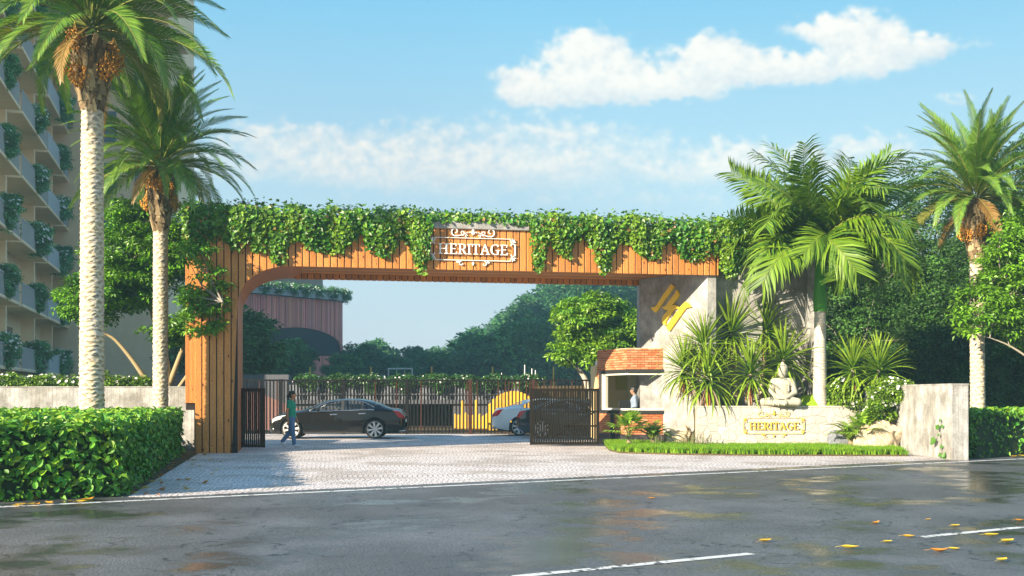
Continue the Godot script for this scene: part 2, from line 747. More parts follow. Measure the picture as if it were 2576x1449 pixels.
func paver_textures() -> Array:  # small setts laid in bows; one tile is four metres
	var W := 1024
	var b := noise_bytes(W, W, 0.03, 3, 41)
	var out := PackedByteArray()
	out.resize(W * W * 3)
	var hh := PackedByteArray()
	hh.resize(W * W)
	var tone := []
	var r2 := RandomNumberGenerator.new()
	r2.seed = 8
	for k in 1100:
		tone.append(r2.randf_range(-1, 1))
	var off := []
	for k in 32:
		off.append(r2.randf() + (0.5 if k % 2 else 0.0))
	for y in W:
		for x in W:
			var i := y * W + x
			var n := b[i] / 255.0 - 0.5
			var fy := y / 32.0 + 0.9 * sin(x * TAU / 512.0) + 0.5 * n
			var row := int(floor(fy))
			var vy := fy - row
			row = posmod(row, 32)
			var fx: float = x / 32.0 + off[row] + 0.45 * n
			var cx := posmod(int(floor(fx)), 32)
			var vx: float = fx - floor(fx)
			var e := minf(minf(vx, 1 - vx), minf(vy, 1 - vy))
			var j := smoothstep(0.04, 0.18, e)
			var t: float = 0.87 + 0.05 * tone[row * 32 + cx] + 0.12 * n
			t *= lerpf(0.66, 1.0, j)
			out[i * 3] = int(255 * clampf(t * 1.01, 0, 1))
			out[i * 3 + 1] = int(255 * clampf(t * 0.965, 0, 1))
			out[i * 3 + 2] = int(255 * clampf(t * 0.965, 0, 1))
			hh[i] = int(255 * clampf(j * (0.75 + 0.25 * tone[row * 32 + cx] * 0.5) + 0.15 * n, 0, 1))
	return [picture(W, W, out), picture(W, W, hh, Image.FORMAT_L8)]


func mottled(c0: Color, c1: Color, freq: float, sd: int, veins := 0.0) -> ImageTexture:
	var W := 512
	var a := noise_bytes(W, W, freq, 5, sd)
	var b := noise_bytes(W, W, freq * 1.6, 4, sd + 1)
	var out := PackedByteArray()
	out.resize(W * W * 3)
	for i in W * W:
		var c := c0.lerp(c1, a[i] / 255.0)
		if veins > 0.0:
			var v := 1.0 - absf(b[i] / 255.0 - 0.5) * 40.0
			if v > 0 and a[i] > 110:
				c = c.lerp(Color(0.75, 0.74, 0.73), v * veins)
		out[i * 3] = int(255 * c.r)
		out[i * 3 + 1] = int(255 * c.g)
		out[i * 3 + 2] = int(255 * c.b)
	return picture(W, W, out)


func stained(m: StandardMaterial3D, tex: Texture2D, tile: float) -> void:  # old stains and wear, many metres across
	m.detail_enabled = true
	m.detail_blend_mode = BaseMaterial3D.BLEND_MODE_MUL
	m.detail_albedo = tex
	m.detail_uv_layer = BaseMaterial3D.DETAIL_UV_2
	m.uv2_triplanar = true
	m.uv2_world_triplanar = true
	m.uv2_scale = Vector3.ONE / tile


func stain_texture(sd: int, deep: float) -> ImageTexture:
	var W := 512
	var a := noise_bytes(W, W, 0.006, 5, sd)
	var b := noise_bytes(W, W, 0.03, 4, sd + 1)
	var out := PackedByteArray()
	out.resize(W * W * 3)
	for i in W * W:
		var k := smoothstep(0.42, 0.70, a[i] / 255.0 * 0.75 + b[i] / 255.0 * 0.25)
		var t := 1.0 - deep * k
		out[i * 3] = int(255 * t)
		out[i * 3 + 1] = int(255 * t * lerpf(1.0, 0.985, k))
		out[i * 3 + 2] = int(255 * t * lerpf(1.0, 0.96, k))
	return picture(W, W, out)


func worn_paint() -> ImageTexture:
	var W := 512
	var a := noise_bytes(W, W, 0.03, 5, 51)
	var b := noise_bytes(W, W, 0.008, 3, 52)
	var out := PackedByteArray()
	out.resize(W * W * 3)
	for i in W * W:
		var k := smoothstep(0.30, 0.42, a[i] / 255.0 * 0.6 + b[i] / 255.0 * 0.4)
		var t := lerpf(0.30, 0.80, k)
		out[i * 3] = int(255 * t)
		out[i * 3 + 1] = int(255 * t)
		out[i * 3 + 2] = int(255 * t)
	return picture(W, W, out)


func lin(r: float, g: float, b: float) -> Color:  # a base colour given as linear reflectance
	return Color(r, g, b).linear_to_srgb()


func flat(called: String, c: Color, rough := 0.8, metal := 0.0) -> StandardMaterial3D:
	var m := StandardMaterial3D.new()
	m.resource_name = called
	m.albedo_color = c
	m.roughness = rough
	m.metallic = metal
	M[called] = m
	return m


func tinted(called: String, rough := 0.6, back := Color(0, 0, 0)) -> StandardMaterial3D:  # colour from the vertices
	var m := flat(called, Color.WHITE, rough)
	m.vertex_color_use_as_albedo = true
	if back.r + back.g + back.b > 0.0:
		m.backlight_enabled = true
		m.backlight = back
	return m


func mapped(called: String, tex: Texture2D, tile: float, rough := 0.85, bump: Texture2D = null, depth := 0.5) -> StandardMaterial3D:
	var m := flat(called, Color.WHITE, rough)
	m.albedo_texture = tex
	m.vertex_color_use_as_albedo = true
	m.uv1_triplanar = true
	m.uv1_world_triplanar = true
	m.uv1_scale = Vector3.ONE / tile
	m.uv1_triplanar_sharpness = 8.0
	if bump:
		m.heightmap_enabled = true
		m.heightmap_texture = bump
		m.heightmap_scale = depth
	return m


func make_materials() -> void:
	var wood := tinted("timber", 0.55)
	wood.albedo_texture = wood_texture()
	wood.uv1_scale = Vector3(1.0 / 0.8, 1.0 / 1.8, 1)
	var c := concrete_textures(false)
	mapped("concrete", c[0], 2.0, 0.88, c[1], 0.5)
	c = concrete_textures(true)
	mapped("board_marked_concrete", c[0], 2.0, 0.88, c[1], 0.9)
	c = asphalt_textures()
	var asphalt := mapped("asphalt", c[0], 8.0, 1.0, c[1], 0.8)
	asphalt.roughness_texture = c[2]
	asphalt.metallic_specular = 0.6
	c = paver_textures()
	mapped("setts", c[0], 3.2, 0.8, c[1], 0.8)
	var stain := stain_texture(91, 0.13)
	stained(M.setts, stain, 9.0)
	stained(asphalt, stain, 17.0)
	stained(M.concrete, stain, 5.3)
	stained(M.board_marked_concrete, stain, 4.1)
	mapped("road_paint", worn_paint(), 1.5, 0.6)
	mapped("soil", mottled(Color(0.27, 0.2, 0.13), Color(0.36, 0.33, 0.2), 0.02, 61), 3.0, 0.95)
	mapped("turf", mottled(Color(0.36, 0.48, 0.05), Color(0.56, 0.66, 0.09), 0.03, 62), 1.0, 0.9)
	mapped("black_marble", mottled(Color(0.13, 0.12, 0.13), Color(0.24, 0.22, 0.23), 0.012, 63, 0.75), 1.2, 0.25)
	mapped("stone", mottled(Color(0.86, 0.83, 0.79), Color(0.95, 0.93, 0.9), 0.02, 65), 1.2, 0.8)
	mapped("boulder", mottled(Color(0.60, 0.53, 0.43), Color(0.86, 0.80, 0.70), 0.015, 67), 1.0, 0.9)
	mapped("brick", mottled(Color(0.80, 0.78, 0.76), Color(1, 1, 1), 0.03, 69), 0.5, 0.85)
	mapped("bark", mottled(Color(0.55, 0.5, 0.47), Color(1, 1, 1), 0.03, 71), 0.7, 0.9)
	mapped("facade", mottled(Color(0.95, 0.84, 0.69), Color(0.97, 0.88, 0.74), 0.01, 73), 5.0, 0.9)
	tinted("leaf", 0.42, Color(0.62, 0.66, 0.3))
	tinted("dull_leaf", 0.6, Color(0.5, 0.55, 0.3))
	tinted("frond", 0.5, Color(0.68, 0.72, 0.32))
	tinted("petal", 0.6, Color(0.5, 0.5, 0.5))
	tinted("twig", 0.85)
	tinted("paint", 0.6)
	tinted("paint_dull", 0.7)
	tinted("bark_tint", 0.9)
	flat("leaf_plain", lin(0.05, 0.14, 0.012), 0.5)
	tinted("litter", 0.45, Color(0.4, 0.4, 0.3))
	tinted("hedge_leaf", 0.5, Color(0.5, 0.55, 0.25))
	flat("dark_gap", lin(0.02, 0.013, 0.01), 0.9)
	flat("gate_metal", lin(0.014, 0.011, 0.008), 0.6)
	flat("fence_metal", lin(0.012, 0.011, 0.012), 0.6)
	flat("rust_metal", lin(0.045, 0.02, 0.015), 0.6)
	for q in ["gate_metal", "fence_metal", "rust_metal"]:
		M[q].metallic_specular = 0.15
	flat("gold", lin(0.85, 0.56, 0.04), 0.4, 0.25)
	flat("white_paint", lin(0.8, 0.78, 0.73), 0.5)
	flat("frame_black", lin(0.02, 0.02, 0.021), 0.5)
	flat("cream_frame", lin(0.72, 0.68, 0.56), 0.5)
	flat("mortar", lin(0.70, 0.62, 0.52), 0.95)
	flat("statue", lin(0.38, 0.355, 0.285), 0.85)
	mapped("slate", mottled(Color(0.34, 0.36, 0.40), Color(0.55, 0.56, 0.58), 0.02, 75), 0.8, 0.9)
	mapped("gabion", mottled(Color(0.22, 0.23, 0.26), Color(0.42, 0.42, 0.44), 0.06, 77), 1.4, 0.95)
	flat("red_wall", lin(0.20, 0.10, 0.09), 0.9)
	flat("yellow", lin(0.78, 0.42, 0.02), 0.6)
	flat("pale_wall", lin(0.42, 0.46, 0.48), 0.8)
	flat("shade_glass", lin(0.05, 0.05, 0.055), 0.15)
	flat("pane_blue", lin(0.16, 0.24, 0.30), 0.1)
	var g := flat("glass", Color(0.12, 0.14, 0.14, 0.08), 0.02)
	g.transparency = BaseMaterial3D.TRANSPARENCY_ALPHA
	g.metallic_specular = 0.2
	g = flat("tinted_glass", Color(0.75, 0.85, 0.9, 0.25), 0.03)
	g.transparency = BaseMaterial3D.TRANSPARENCY_ALPHA


# ---------------------------------------------------------------- ground, road, paving
const ROAD_DIR := Vector3(0.8548, 0, -0.519)
const ROAD_OUT := Vector3(0.519, 0, 0.8548)  # towards the eye


func strip(called: String, m: Material, p: Vector3, along0: float, along1: float, out0: float, out1: float, y: float) -> MeshInstance3D:
	var mb := MB.new()
	var a := p + ROAD_DIR * along0 + ROAD_OUT * out0
	var b := p + ROAD_DIR * along1 + ROAD_OUT * out0
	var d := p + ROAD_DIR * along1 + ROAD_OUT * out1
	var e := p + ROAD_DIR * along0 + ROAD_OUT * out1
	a.y = y
	b.y = y
	d.y = y
	e.y = y
	mb.quad(e, d, b, a)
	return structure(called, mb, m)


func make_ground() -> void:
	var mb := MB.new()
	mb.quad(Vector3(-220, -0.012, 60), Vector3(220, -0.012, 60), Vector3(220, -0.012, -260), Vector3(-220, -0.012, -260))
	structure("ground", mb, M.soil)
	var edge := Vector3(-6.06, 0, -18.04)  # where setts and asphalt meet
	strip("road", M.asphalt, edge, -100, 190, -0.4, 13.5, 0.0)
	strip("road_edge_line", M.road_paint, edge, -100, 190, 0.62, 0.80, 0.004)
	var haze := FogVolume.new()
	haze.name = "haze_bank"
	haze.shape = RenderingServer.FOG_VOLUME_SHAPE_BOX
	haze.size = Vector3(170, 24, 110)
	haze.position = Vector3(10, 11.9, -115)
	var air := FogMaterial.new()
	air.density = 0.0022
	air.albedo = Color(0.62, 0.84, 0.9)
	haze.material = air
	haze.set_meta("kind", "structure")
	add_child(haze)
	strip("road_verge", M.soil, edge, -100, 190, 13.5, 40, 0.008)
	var d0 := Vector3(2.44, 0, -11.57)
	for k in range(-3, 6):
		strip("lane_dash", M.road_paint, d0, -6.0 + k * 8.6, k * 8.6, -0.06, 0.07, 0.004)
	mb = MB.new()
	mb.column([Vector2(-5.6, -18.05), Vector2(11.0, -28.5), Vector2(11.1, -34), Vector2(6, -36), Vector2(6, -47.35), Vector2(-16, -47.35), Vector2(-9.0, -33), Vector2(-6.1, -18.0)], -0.01, 0.006)
	structure("paved_driveway", mb, M.setts)


# ---------------------------------------------------------------- the timber gateway
const GATE_AT := Vector3(-7.66, 0, -31.63)
const GATE_TURN := 0.1935  # its x axis runs (0.9813, 0, -0.1923)
const GATE_LEN := 14.14
const GATE_DEEP := 3.44
const GATE_LOW := 5.25
const GATE_TOP := 6.62


func gate_point(x: float, y: float, z: float) -> Vector3:
	return GATE_AT + Basis(Vector3.UP, GATE_TURN) * Vector3(x, y, z)


func gate_x(px: float) -> float:  # how far along the gateway a point of the survey sketch lies
	var s := 90.1 - (px - 598.0) * 0.00591
	return ((px - 1288.0) / s + 7.66) / 0.9813


func gate_h(px: float, py: float) -> float:
	return EYE + (994.0 - py) / (90.1 - (px - 598.0) * 0.00591)


func arch_low(x: float, a := 1.5, b := 1.08) -> float:
	if x <= 0:
		return 0.0
	if x >= a:
		return GATE_LOW
	var q := (a - x) / a
	return GATE_LOW - b + b * pow(1.0 - pow(q, 2.1), 1.0 / 2.1)


func board(x0: float, x1: float, y0: float, y1: float, top: float, z: float, thick: float, tint: Color) -> MB:  # a board whose foot may be cut on a slope
	var mb := MB.new()
	mb.col = tint
	mb.uvo = Vector2(rr(0, 0.8), rr(0, 1.8))
	var b := 0.008
	var zf := z + thick
	var P := [Vector3(x0, y0, z), Vector3(x1, y1, z), Vector3(x1, top, z), Vector3(x0, top, z)]
	var Q := [Vector3(x0, y0, zf - b), Vector3(x1, y1, zf - b), Vector3(x1, top, zf - b), Vector3(x0, top, zf - b)]
	var R := [Vector3(x0 + b, y0, zf), Vector3(x1 - b, y1, zf), Vector3(x1 - b, top, zf), Vector3(x0 + b, top, zf)]
	for i in 4:
		var j := (i + 1) % 4
		mb.quad(P[i], P[j], Q[j], Q[i])
		mb.quad(Q[i], Q[j], R[j], R[i])
	mb.quad(R[0], R[1], R[2], R[3])
	mb.quad(P[3], P[2], P[1], P[0])
	return mb


func wood_tint() -> Color:
	var k := rr(0.66, 1.14)
	return Color(k * rr(0.97, 1.06), k, k * rr(0.82, 1.06))


func make_gateway() -> void:
	var g := thing("timber_gateway", "timber clad entrance gateway with a curved corner and a long beam over the drive", "gateway", GATE_AT, GATE_TURN)
	var pitch := 0.1955
	var n := int(round((GATE_LEN + 1.14) / pitch))
	for k in n:  # front boards
		var x0 := -1.14 + k * pitch
		var x1 := x0 + pitch - 0.028
		part("board", board(x0, x1, arch_low(x0), arch_low(x1), GATE_TOP, 0.0, 0.035, wood_tint()), M.timber, g)
	for k in n:  # boards of the far side, seen from within
		var x0 := -1.14 + k * pitch
		var x1 := x0 + pitch - 0.022
		part("rear_board", board(x0, x1, arch_low(x0) - (0.02 if x0 > 1.5 else 0.0), arch_low(x1) - (0.02 if x0 > 1.5 else 0.0), GATE_TOP, -GATE_DEEP, 0.035, wood_tint()), M.timber, g)
	var mb := MB.new()  # the dark frame behind the boards
	var prof := [[-1.12, 0.0], [-0.02, 0.0]]
	var poly := PackedVector2Array([Vector2(-1.13, 0.0), Vector2(-0.012, 0.0)])
	for i in 19:
		var x := 1.5 * pow(i / 18.0, 1.6)
		poly.append(Vector2(x - 0.012 if i == 0 else x, arch_low(maxf(x, 0.001)) + 0.012))
	poly.append(Vector2(GATE_LEN - 0.02, GATE_LOW + 0.012))
	poly.append(Vector2(GATE_LEN - 0.02, GATE_TOP - 0.02))
	poly.append(Vector2(-1.13, GATE_TOP - 0.02))
	mb.prism(poly, -0.06, -0.002)
	mb.prism(poly, -GATE_DEEP - 0.06, -GATE_DEEP - 0.002)
	mb.box(Vector3(-1.12, 0, -GATE_DEEP), Vector3(-0.06, GATE_TOP - 0.1, -0.06))
	mb.box(Vector3(-0.06, GATE_LOW + 0.22, -GATE_DEEP), Vector3(GATE_LEN - 0.03, GATE_TOP - 0.1, -0.06))
	part("frame", mb, M.dark_gap, g)
	var rows := []
	mb = MB.new()
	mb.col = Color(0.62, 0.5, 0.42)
	for i in 30:
		var y := 0.0
		var x := 0.0
		if i > 4:
			var q := (i - 4) / 25.0
			x = 1.5 * pow(q, 1.6)
			y = arch_low(maxf(x, 0.0005))
		else:
			y = (GATE_LOW - 1.08) * i / 4.0
		rows.append(PackedVector3Array([Vector3(x + 0.001, y, -0.02), Vector3(x + 0.001, y, -GATE_DEEP + 0.03)]))
	rows.append(PackedVector3Array([Vector3(1.8, GATE_LOW + 0.16, -0.02), Vector3(1.8, GATE_LOW + 0.16, -GATE_DEEP + 0.03)]))
	mb.rows(rows, false, true)
	part("arch_lining", mb, M.timber, g)
	var d := (GATE_DEEP - 0.10) / 13.0
	for k in 13:  # soffit planks along the beam
		mb = MB.new()
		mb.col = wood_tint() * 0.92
		mb.uvo = Vector2(rr(0, 1), rr(0, 1))
		mb.xf = Transform3D(Basis(Vector3.BACK, -PI / 2), Vector3.ZERO)
		var z0 := -0.05 - (k + 1) * d
		mb.box(Vector3(-GATE_LOW - 0.20, 1.45, z0 + 0.006), Vector3(-GATE_LOW - 0.16, GATE_LEN - 0.04, z0 + d - 0.006), 0.004)
		part("soffit_plank", mb, M.timber, g)
	for k in 3:  # cladding on the outer left side
		part("side_board", board(-1.47 + k * 0.112, -1.365 + k * 0.112, 1.4, 1.4, GATE_TOP - 0.3, -0.75 + k * 0.02, 0.04, wood_tint()), M.timber, g)
	mb = MB.new()
	mb.box(Vector3(-1.46, 1.2, -1.6), Vector3(-1.13, GATE_TOP - 0.32, -0.76))
	part("side_frame", mb, M.dark_gap, g)
	mb = MB.new()
	mb.col = Color(1.25, 1.24, 1.22)
	mb.box(Vector3(gate_x(1083), gate_h(1206, 578), -0.1), Vector3(gate_x(1330), gate_h(1206, 559), 0.12), 0.012)
	part("lintel", mb, M.concrete, g)
	mb = MB.new()  # planting trough along the top
	mb.box(Vector3(-1.05, GATE_TOP - 0.02, -0.9), Vector3(GATE_LEN, GATE_TOP + 0.12, -0.05))
	part("planting_trough", mb, M.concrete, g)
	mb = MB.new()
	mb.box(Vector3(GATE_LEN, GATE_LOW, -GATE_DEEP), Vector3(GATE_LEN + 0.03, GATE_TOP, 0.03))
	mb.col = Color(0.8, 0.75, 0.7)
	part("end_panel", mb, M.timber, g)


# ---------------------------------------------------------------- lettering and scrolls
func scroll(c: Vector2, r0: float, r1: float, t0: float, t1: float, flip := 1.0) -> Array:
	var p := []
	for i in 27:
		var q := i / 26.0
		var t := lerpf(t0, t1, q)
		var r := lerpf(r0, r1, q)
		p.append(Vector3(c.x + flip * r * cos(t), c.y + r * sin(t), 0))
	return p


func ribbon(mb: MB, pts: Array, w0: float, w1: float, z0: float, z1: float) -> void:  # flat bar following a line, standing off the wall
	for i in pts.size() - 1:
		var a: Vector3 = pts[i]
		var b: Vector3 = pts[i + 1]
		var q := float(i) / (pts.size() - 1)
		var w := lerpf(w0, w1, q) / 2
		var w2 := lerpf(w0, w1, float(i + 1) / (pts.size() - 1)) / 2
		var d0: Vector3 = (b - pts[maxi(i - 1, 0)]).normalized()
		var d1: Vector3 = (pts[mini(i + 2, pts.size() - 1)] - a).normalized()
		var s0 := Vector3(-d0.y, d0.x, 0) * w
		var s1 := Vector3(-d1.y, d1.x, 0) * w2
		var Z0 := Vector3(0, 0, z0)
		var Z1 := Vector3(0, 0, z1)
		mb.quad(a - s0 + Z1, b - s1 + Z1, b + s1 + Z1, a + s0 + Z1)
		mb.quad(a - s0 + Z0, b - s1 + Z0, b - s1 + Z1, a - s0 + Z1)
		mb.quad(b + s1 + Z0, a + s0 + Z0, a + s0 + Z1, b + s1 + Z1)


func leaf_poly(c: Vector2, dir: float, l: float, w: float) -> PackedVector2Array:
	var p := PackedVector2Array()
	var d := Vector2(cos(dir), sin(dir))
	var s := Vector2(-d.y, d.x)
	for q in [[0, 0], [0.3, 0.7], [0.55, 1.0], [0.8, 0.6], [1, 0]]:
		p.append(c + d * l * q[0] + s * w * q[1])
	for q in [[0.8, 0.6], [0.55, 1.0], [0.3, 0.7]]:
		p.append(c + d * l * q[0] - s * w * q[1])
	return p


func make_sign(g: Node3D, m: Material, w: float, letters: bool, thick: float, deep: float) -> void:  # a framed name with scrolls; w is the width of the frame, the middle is the origin
	var h := w * 0.130  # half the frame's height
	var hh := h
	var tm := TextMesh.new()
	var f := SystemFont.new()
	f.font_names = PackedStringArray(["Droid Serif"])
	tm.font = f
	tm.text = "HERITAGE"
	tm.font_size = 64
	tm.pixel_size = w * 0.755 / 335.0
	tm.depth = deep
	tm.curve_step = 1.0
	tm.material = m
	var o := put("lettering", tm, g)
	var box := tm.get_aabb()
	var k := w * 0.82 / box.size.x
	o.scale = Vector3(k, w * 0.124 / box.size.y, 1)
	o.position = Vector3(-(box.position.x + box.size.x / 2) * k, -(box.position.y + box.size.y / 2) * o.scale.y, deep / 2 + deep * 0.5)
	var z0 := deep * 0.4
	var z1 := deep * 0.9
	var t := thick
	var mb := MB.new()
	var X := w / 2
	var c := w * 0.055
	ribbon(mb, [Vector3(-X + c, hh, 0), Vector3(X - c, hh, 0)], t * 0.8, t * 0.8, z0, z1)
	ribbon(mb, [Vector3(-X + c, -hh, 0), Vector3(X - c, -hh, 0)], t, t, z0, z1)
	for s in [-1.0, 1.0]:
		ribbon(mb, [Vector3(s * X, -hh * 0.52, 0), Vector3(s * X, hh * 0.52, 0)], t * 1.8, t * 1.8, z0, z1)
		for u in [-1.0, 1.0]:
			var arc := []
			for i in 9:
				var a := PI / 2 * i / 8.0
				arc.append(Vector3(s * (X - c * (1 - sin(a)) * 0.0 - c * sin(a)), u * (hh * 0.52 + (hh * 0.48) * (1 - cos(a))), 0))
			ribbon(mb, arc, t, t, z0, z1)
			ribbon(mb, [Vector3(s * X, u * hh * 0.52, 0), Vector3(s * (X - c * 0.5), u * hh * 0.52, 0)], t, t, z0, z1)
	part("frame", mb, m, g)
	for s in [-1.0, 1.0]:
		for u in [-1.0, 1.0]:
			mb = MB.new()
			for q in 3:
				mb.prism(leaf_poly(Vector2(s * (X - c * 0.55), u * hh * 0.72), atan2(u * 0.7, s * 0.7) + (q - 1) * 0.75, w * 0.045, w * 0.009), z0, z1)
			mb.prism(leaf_poly(Vector2(s * (X - c * 0.75), u * hh * 0.60), atan2(-u * 0.9, -s * 0.2), w * 0.03, w * 0.008), z0, z1)
			part("corner_leaf", mb, m, g)
	var top := hh * 1.12
	for s in [-1.0, 1.0]:
		mb = MB.new()
		var pts := [Vector3(s * w * 0.06, top + w * 0.052, 0)]
		for i in 12:
			var q := (i + 1) / 12.0
			pts.append(Vector3(s * w * lerpf(0.06, 0.21, q), top + w * (0.052 - 0.045 * sin(q * PI / 2)), 0))
		ribbon(mb, pts, t * 0.8, t * 1.4, z0, z1)
		ribbon(mb, scroll(Vector2(s * w * 0.21, top + w * 0.058), w * 0.052, w * 0.012, -PI / 2, PI * 1.6, s), t * 1.5, t * 0.9, z0, z1)
		ribbon(mb, scroll(Vector2(s * w * 0.128, top + w * 0.043), w * 0.03, w * 0.008, -PI / 2, PI * 1.4, -s), t * 1.2, t * 0.7, z0, z1)
		ribbon(mb, scroll(Vector2(s * w * 0.075, top + w * 0.012), w * 0.018, w * 0.005, -PI / 2, PI * 1.3, s), t, t * 0.7, z0, z1)
		part("scroll", mb, m, g)
		mb = MB.new()
		ribbon(mb, scroll(Vector2(s * w * 0.135, -hh * 1.0 - w * 0.038), w * 0.031, w * 0.008, PI * 0.5, PI * 2.2, -s), t * 1.3, t * 0.8, z0, z1)
		for q in 2:
			mb.prism(leaf_poly(Vector2(s * w * 0.165, -hh - w * 0.028), (0.2 + q * 0.7) if s > 0 else (PI - 0.2 - q * 0.7), w * 0.04, w * 0.008), z0, z1)
		part("lower_scroll", mb, m, g)
	mb = MB.new()
	mb.prism(leaf_poly(Vector2(0, top + w * 0.015), PI / 2, w * 0.105, w * 0.014), z0, z1)
	for s in [-1.0, 1.0]:
		ribbon(mb, [Vector3(s * w * 0.008, top + w * 0.03, 0), Vector3(s * w * 0.022, top + w * 0.055, 0), Vector3(s * w * 0.04, top + w * 0.055, 0), Vector3(s * w * 0.047, top + w * 0.042, 0)], t * 1.4, t * 0.8, z0, z1)
	part("fleur", mb, m, g)
	mb = MB.new()
	mb.prism(leaf_poly(Vector2(0, -hh - w * 0.062), PI / 2, w * 0.048, w * 0.013), z0, z1)
	mb.prism(leaf_poly(Vector2(-w * 0.016, -hh - w * 0.035), 0, w * 0.032, w * 0.007), z0 + 0.001, z1 + 0.002)
	part("bud", mb, m, g)


func make_signs() -> void:
	var x0 := gate_x(1082)
	var x1 := gate_x(1294)
	var y := gate_h(1188, 628)
	var s := thing("name_sign", "white raised HERITAGE lettering in a scrolled frame on the timber beam", "sign", gate_point((x0 + x1) / 2, y, 0.036), GATE_TURN)
	make_sign(s, M.white_paint, (x1 - x0), true, 0.022, 0.06)
	var e := thing("gold_name_sign", "gold HERITAGE lettering with scrolls on the pale stone wall", "sign", Vector3((1946.5 - 1288) / 84.9, EYE + (994.0 - 1071) / 84.9, -33.57))
	make_sign(e, M.gold, 152.0 / 84.9, true, 0.010, 0.02)
	# the emblem of two italic strokes on the pillar
	var a := Vector3(5.93, 0, -34.36)
	var b := Vector3(4.18, 0, -37.0)
	var along := (a - b).normalized()  # from the far corner towards the near one
	var nn := Vector3(-along.z, 0, along.x)
	if nn.z < 0:
		nn = -nn
	var t := thing("gold_emblem", "slanted gold emblem of two linked strokes on the concrete pillar", "emblem", b + nn * 0.004)
	t.basis = Basis(along, Vector3.UP, nn)
	# outlines read off the pillar: sketch pixels of the 1863 wide enlargement
	var shapes := [
		[[990, 290], [1052, 350], [1000, 430], [870, 600], [740, 790], [690, 865], [660, 882], [640, 870], [600, 820], [568, 780], [610, 772], [650, 768], [690, 730], [740, 650], [830, 510], [920, 385]],
		[[1090, 408], [1130, 450], [1152, 500], [1140, 550], [1110, 600], [1040, 690], [1000, 736], [1060, 724], [1110, 735], [1140, 765], [1158, 800], [1120, 795], [1080, 800], [1040, 835], [960, 940], [890, 1040], [870, 1090], [878, 1142], [850, 1140], [815, 1100], [798, 1050], [805, 990], [850, 920], [930, 830], [880, 828], [845, 812], [815, 785], [800, 762], [840, 762], [880, 740], [930, 670], [1010, 560], [1070, 480], [1085, 440]],
		[[1285, 662], [1330, 690], [1405, 772], [1340, 775], [1300, 790], [1250, 850], [1130, 1020], [1010, 1190], [960, 1262], [945, 1265], [920, 1225], [890, 1180], [930, 1110], [1020, 980], [1140, 820], [1230, 710]]]
	for sh in shapes:
		var poly := PackedVector2Array()
		for q in sh:
			var px: float = (2500.0 + q[0] * 360.0 / 1863.0) * 2576.0 / 4096.0
			var py: float = (1080.0 + q[1] * 360.0 / 1863.0) * 2576.0 / 4096.0
			# meet the pillar's plane
			var dir := Vector3((px - 1288.0) / 2850.0, (994.0 - py) / 2850.0, -1.0)
			var r: float = nn.dot(b) / nn.dot(Vector3(dir.x, 0, dir.z))
			var hit := Vector3(dir.x * r, EYE + dir.y * r, dir.z * r)
			poly.append(Vector2((hit - b).dot(along), hit.y))
		var mb := MB.new()
		mb.prism(poly, 0.012, 0.075, 0.006)
		part("stroke", mb, M.gold, t)


# ---------------------------------------------------------------- concrete pillar and walls right of the drive
func make_concrete() -> void:
	var mb := MB.new()
	mb.column([Vector2(5.93, -34.36), Vector2(6.2, -34.42), Vector2(6.22, -38.6), Vector2(4.25, -38.6), Vector2(4.18, -37.0)], 0, GATE_LOW + 0.15)
	tag(structure_thing("concrete_pillar", mb, M.concrete), "tall grey concrete pillar carrying the right end of the timber beam", "pillar")
	mb = MB.new()
	mb.column([Vector2(6.22, -34.95), Vector2(7.74, -35.0), Vector2(7.74, -36.4), Vector2(6.22, -36.4)], 0, 6.4)
	tag(structure_thing("concrete_wall", mb, M.concrete), "concrete wall slab right next to the gateway pillar", "wall")
	mb = MB.new()
	mb.column([Vector2(7.745, -35.5), Vector2(9.17, -35.5), Vector2(9.17, -36.6), Vector2(7.745, -36.6)], 0, 6.4)
	tag(structure_thing("concrete_wall", mb, M.concrete), "recessed concrete wall slab behind the seated statue", "wall")
	mb = MB.new()
	mb.column([Vector2(9.175, -35.15), Vector2(9.46, -35.15), Vector2(9.46, -37.4), Vector2(9.175, -37.4)], 0, 6.4)
	tag(structure_thing("concrete_wall", mb, M.concrete), "narrow tall concrete wall end beside the ringed palm trunk", "wall")
	mb = MB.new()
	mb.col = Color(1.15, 1.15, 1.15)
	mb.column([Vector2(9.24, -34.85), Vector2(9.5, -34.85), Vector2(9.5, -35.14), Vector2(9.24, -35.14)], 0, 3.68)
	tag(structure_thing("concrete_pier", mb, M.concrete), "low pale concrete pier left of the ringed palm trunk", "pier")
	# board marked wall at the right
	var w := thing("boundary_wall", "pale board marked concrete wall standing end on at the road", "wall", Vector3(11.2, 0, -31))
	mb = MB.new()
	mb.column([Vector2(-0.235, 2.79), Vector2(0.185, 2.74), Vector2(0.36, -4.6), Vector2(-0.13, -4.6)], 0, 1.87)
	part("wall_body", mb, M.board_marked_concrete, w)
	mb = MB.new()
	mb.column([Vector2(-0.243, 2.80), Vector2(0.193, 2.75), Vector2(0.37, -4.61), Vector2(-0.14, -4.61)], 1.872, 1.91)
	part("coping", mb, M.concrete, w)
	# planter wall at the left
	w = thing("planter_wall", "long board marked concrete planter wall behind the left hedge", "wall", Vector3(-17, 0, -33.6))
	mb = MB.new()
	mb.box(Vector3(-14, 0, -0.25), Vector3(7.58, 1.84, 0), 0.006)
	part("wall_body", mb, M.board_marked_concrete, w)
	mb = MB.new()
	mb.box(Vector3(-14.01, 1.842, -0.26), Vector3(7.59, 1.88, 0.012), 0.006)
	part("coping", mb, M.concrete, w)
	mb = MB.new()
	mb.box(Vector3(-31, 0, -38), Vector3(-9.5, 1.66, -33.86))
	structure("planter_soil", mb, M.soil)


func structure_thing(called: String, mb: MB, m: Material) -> MeshInstance3D:
	return put(called, mb.mesh(m), self)


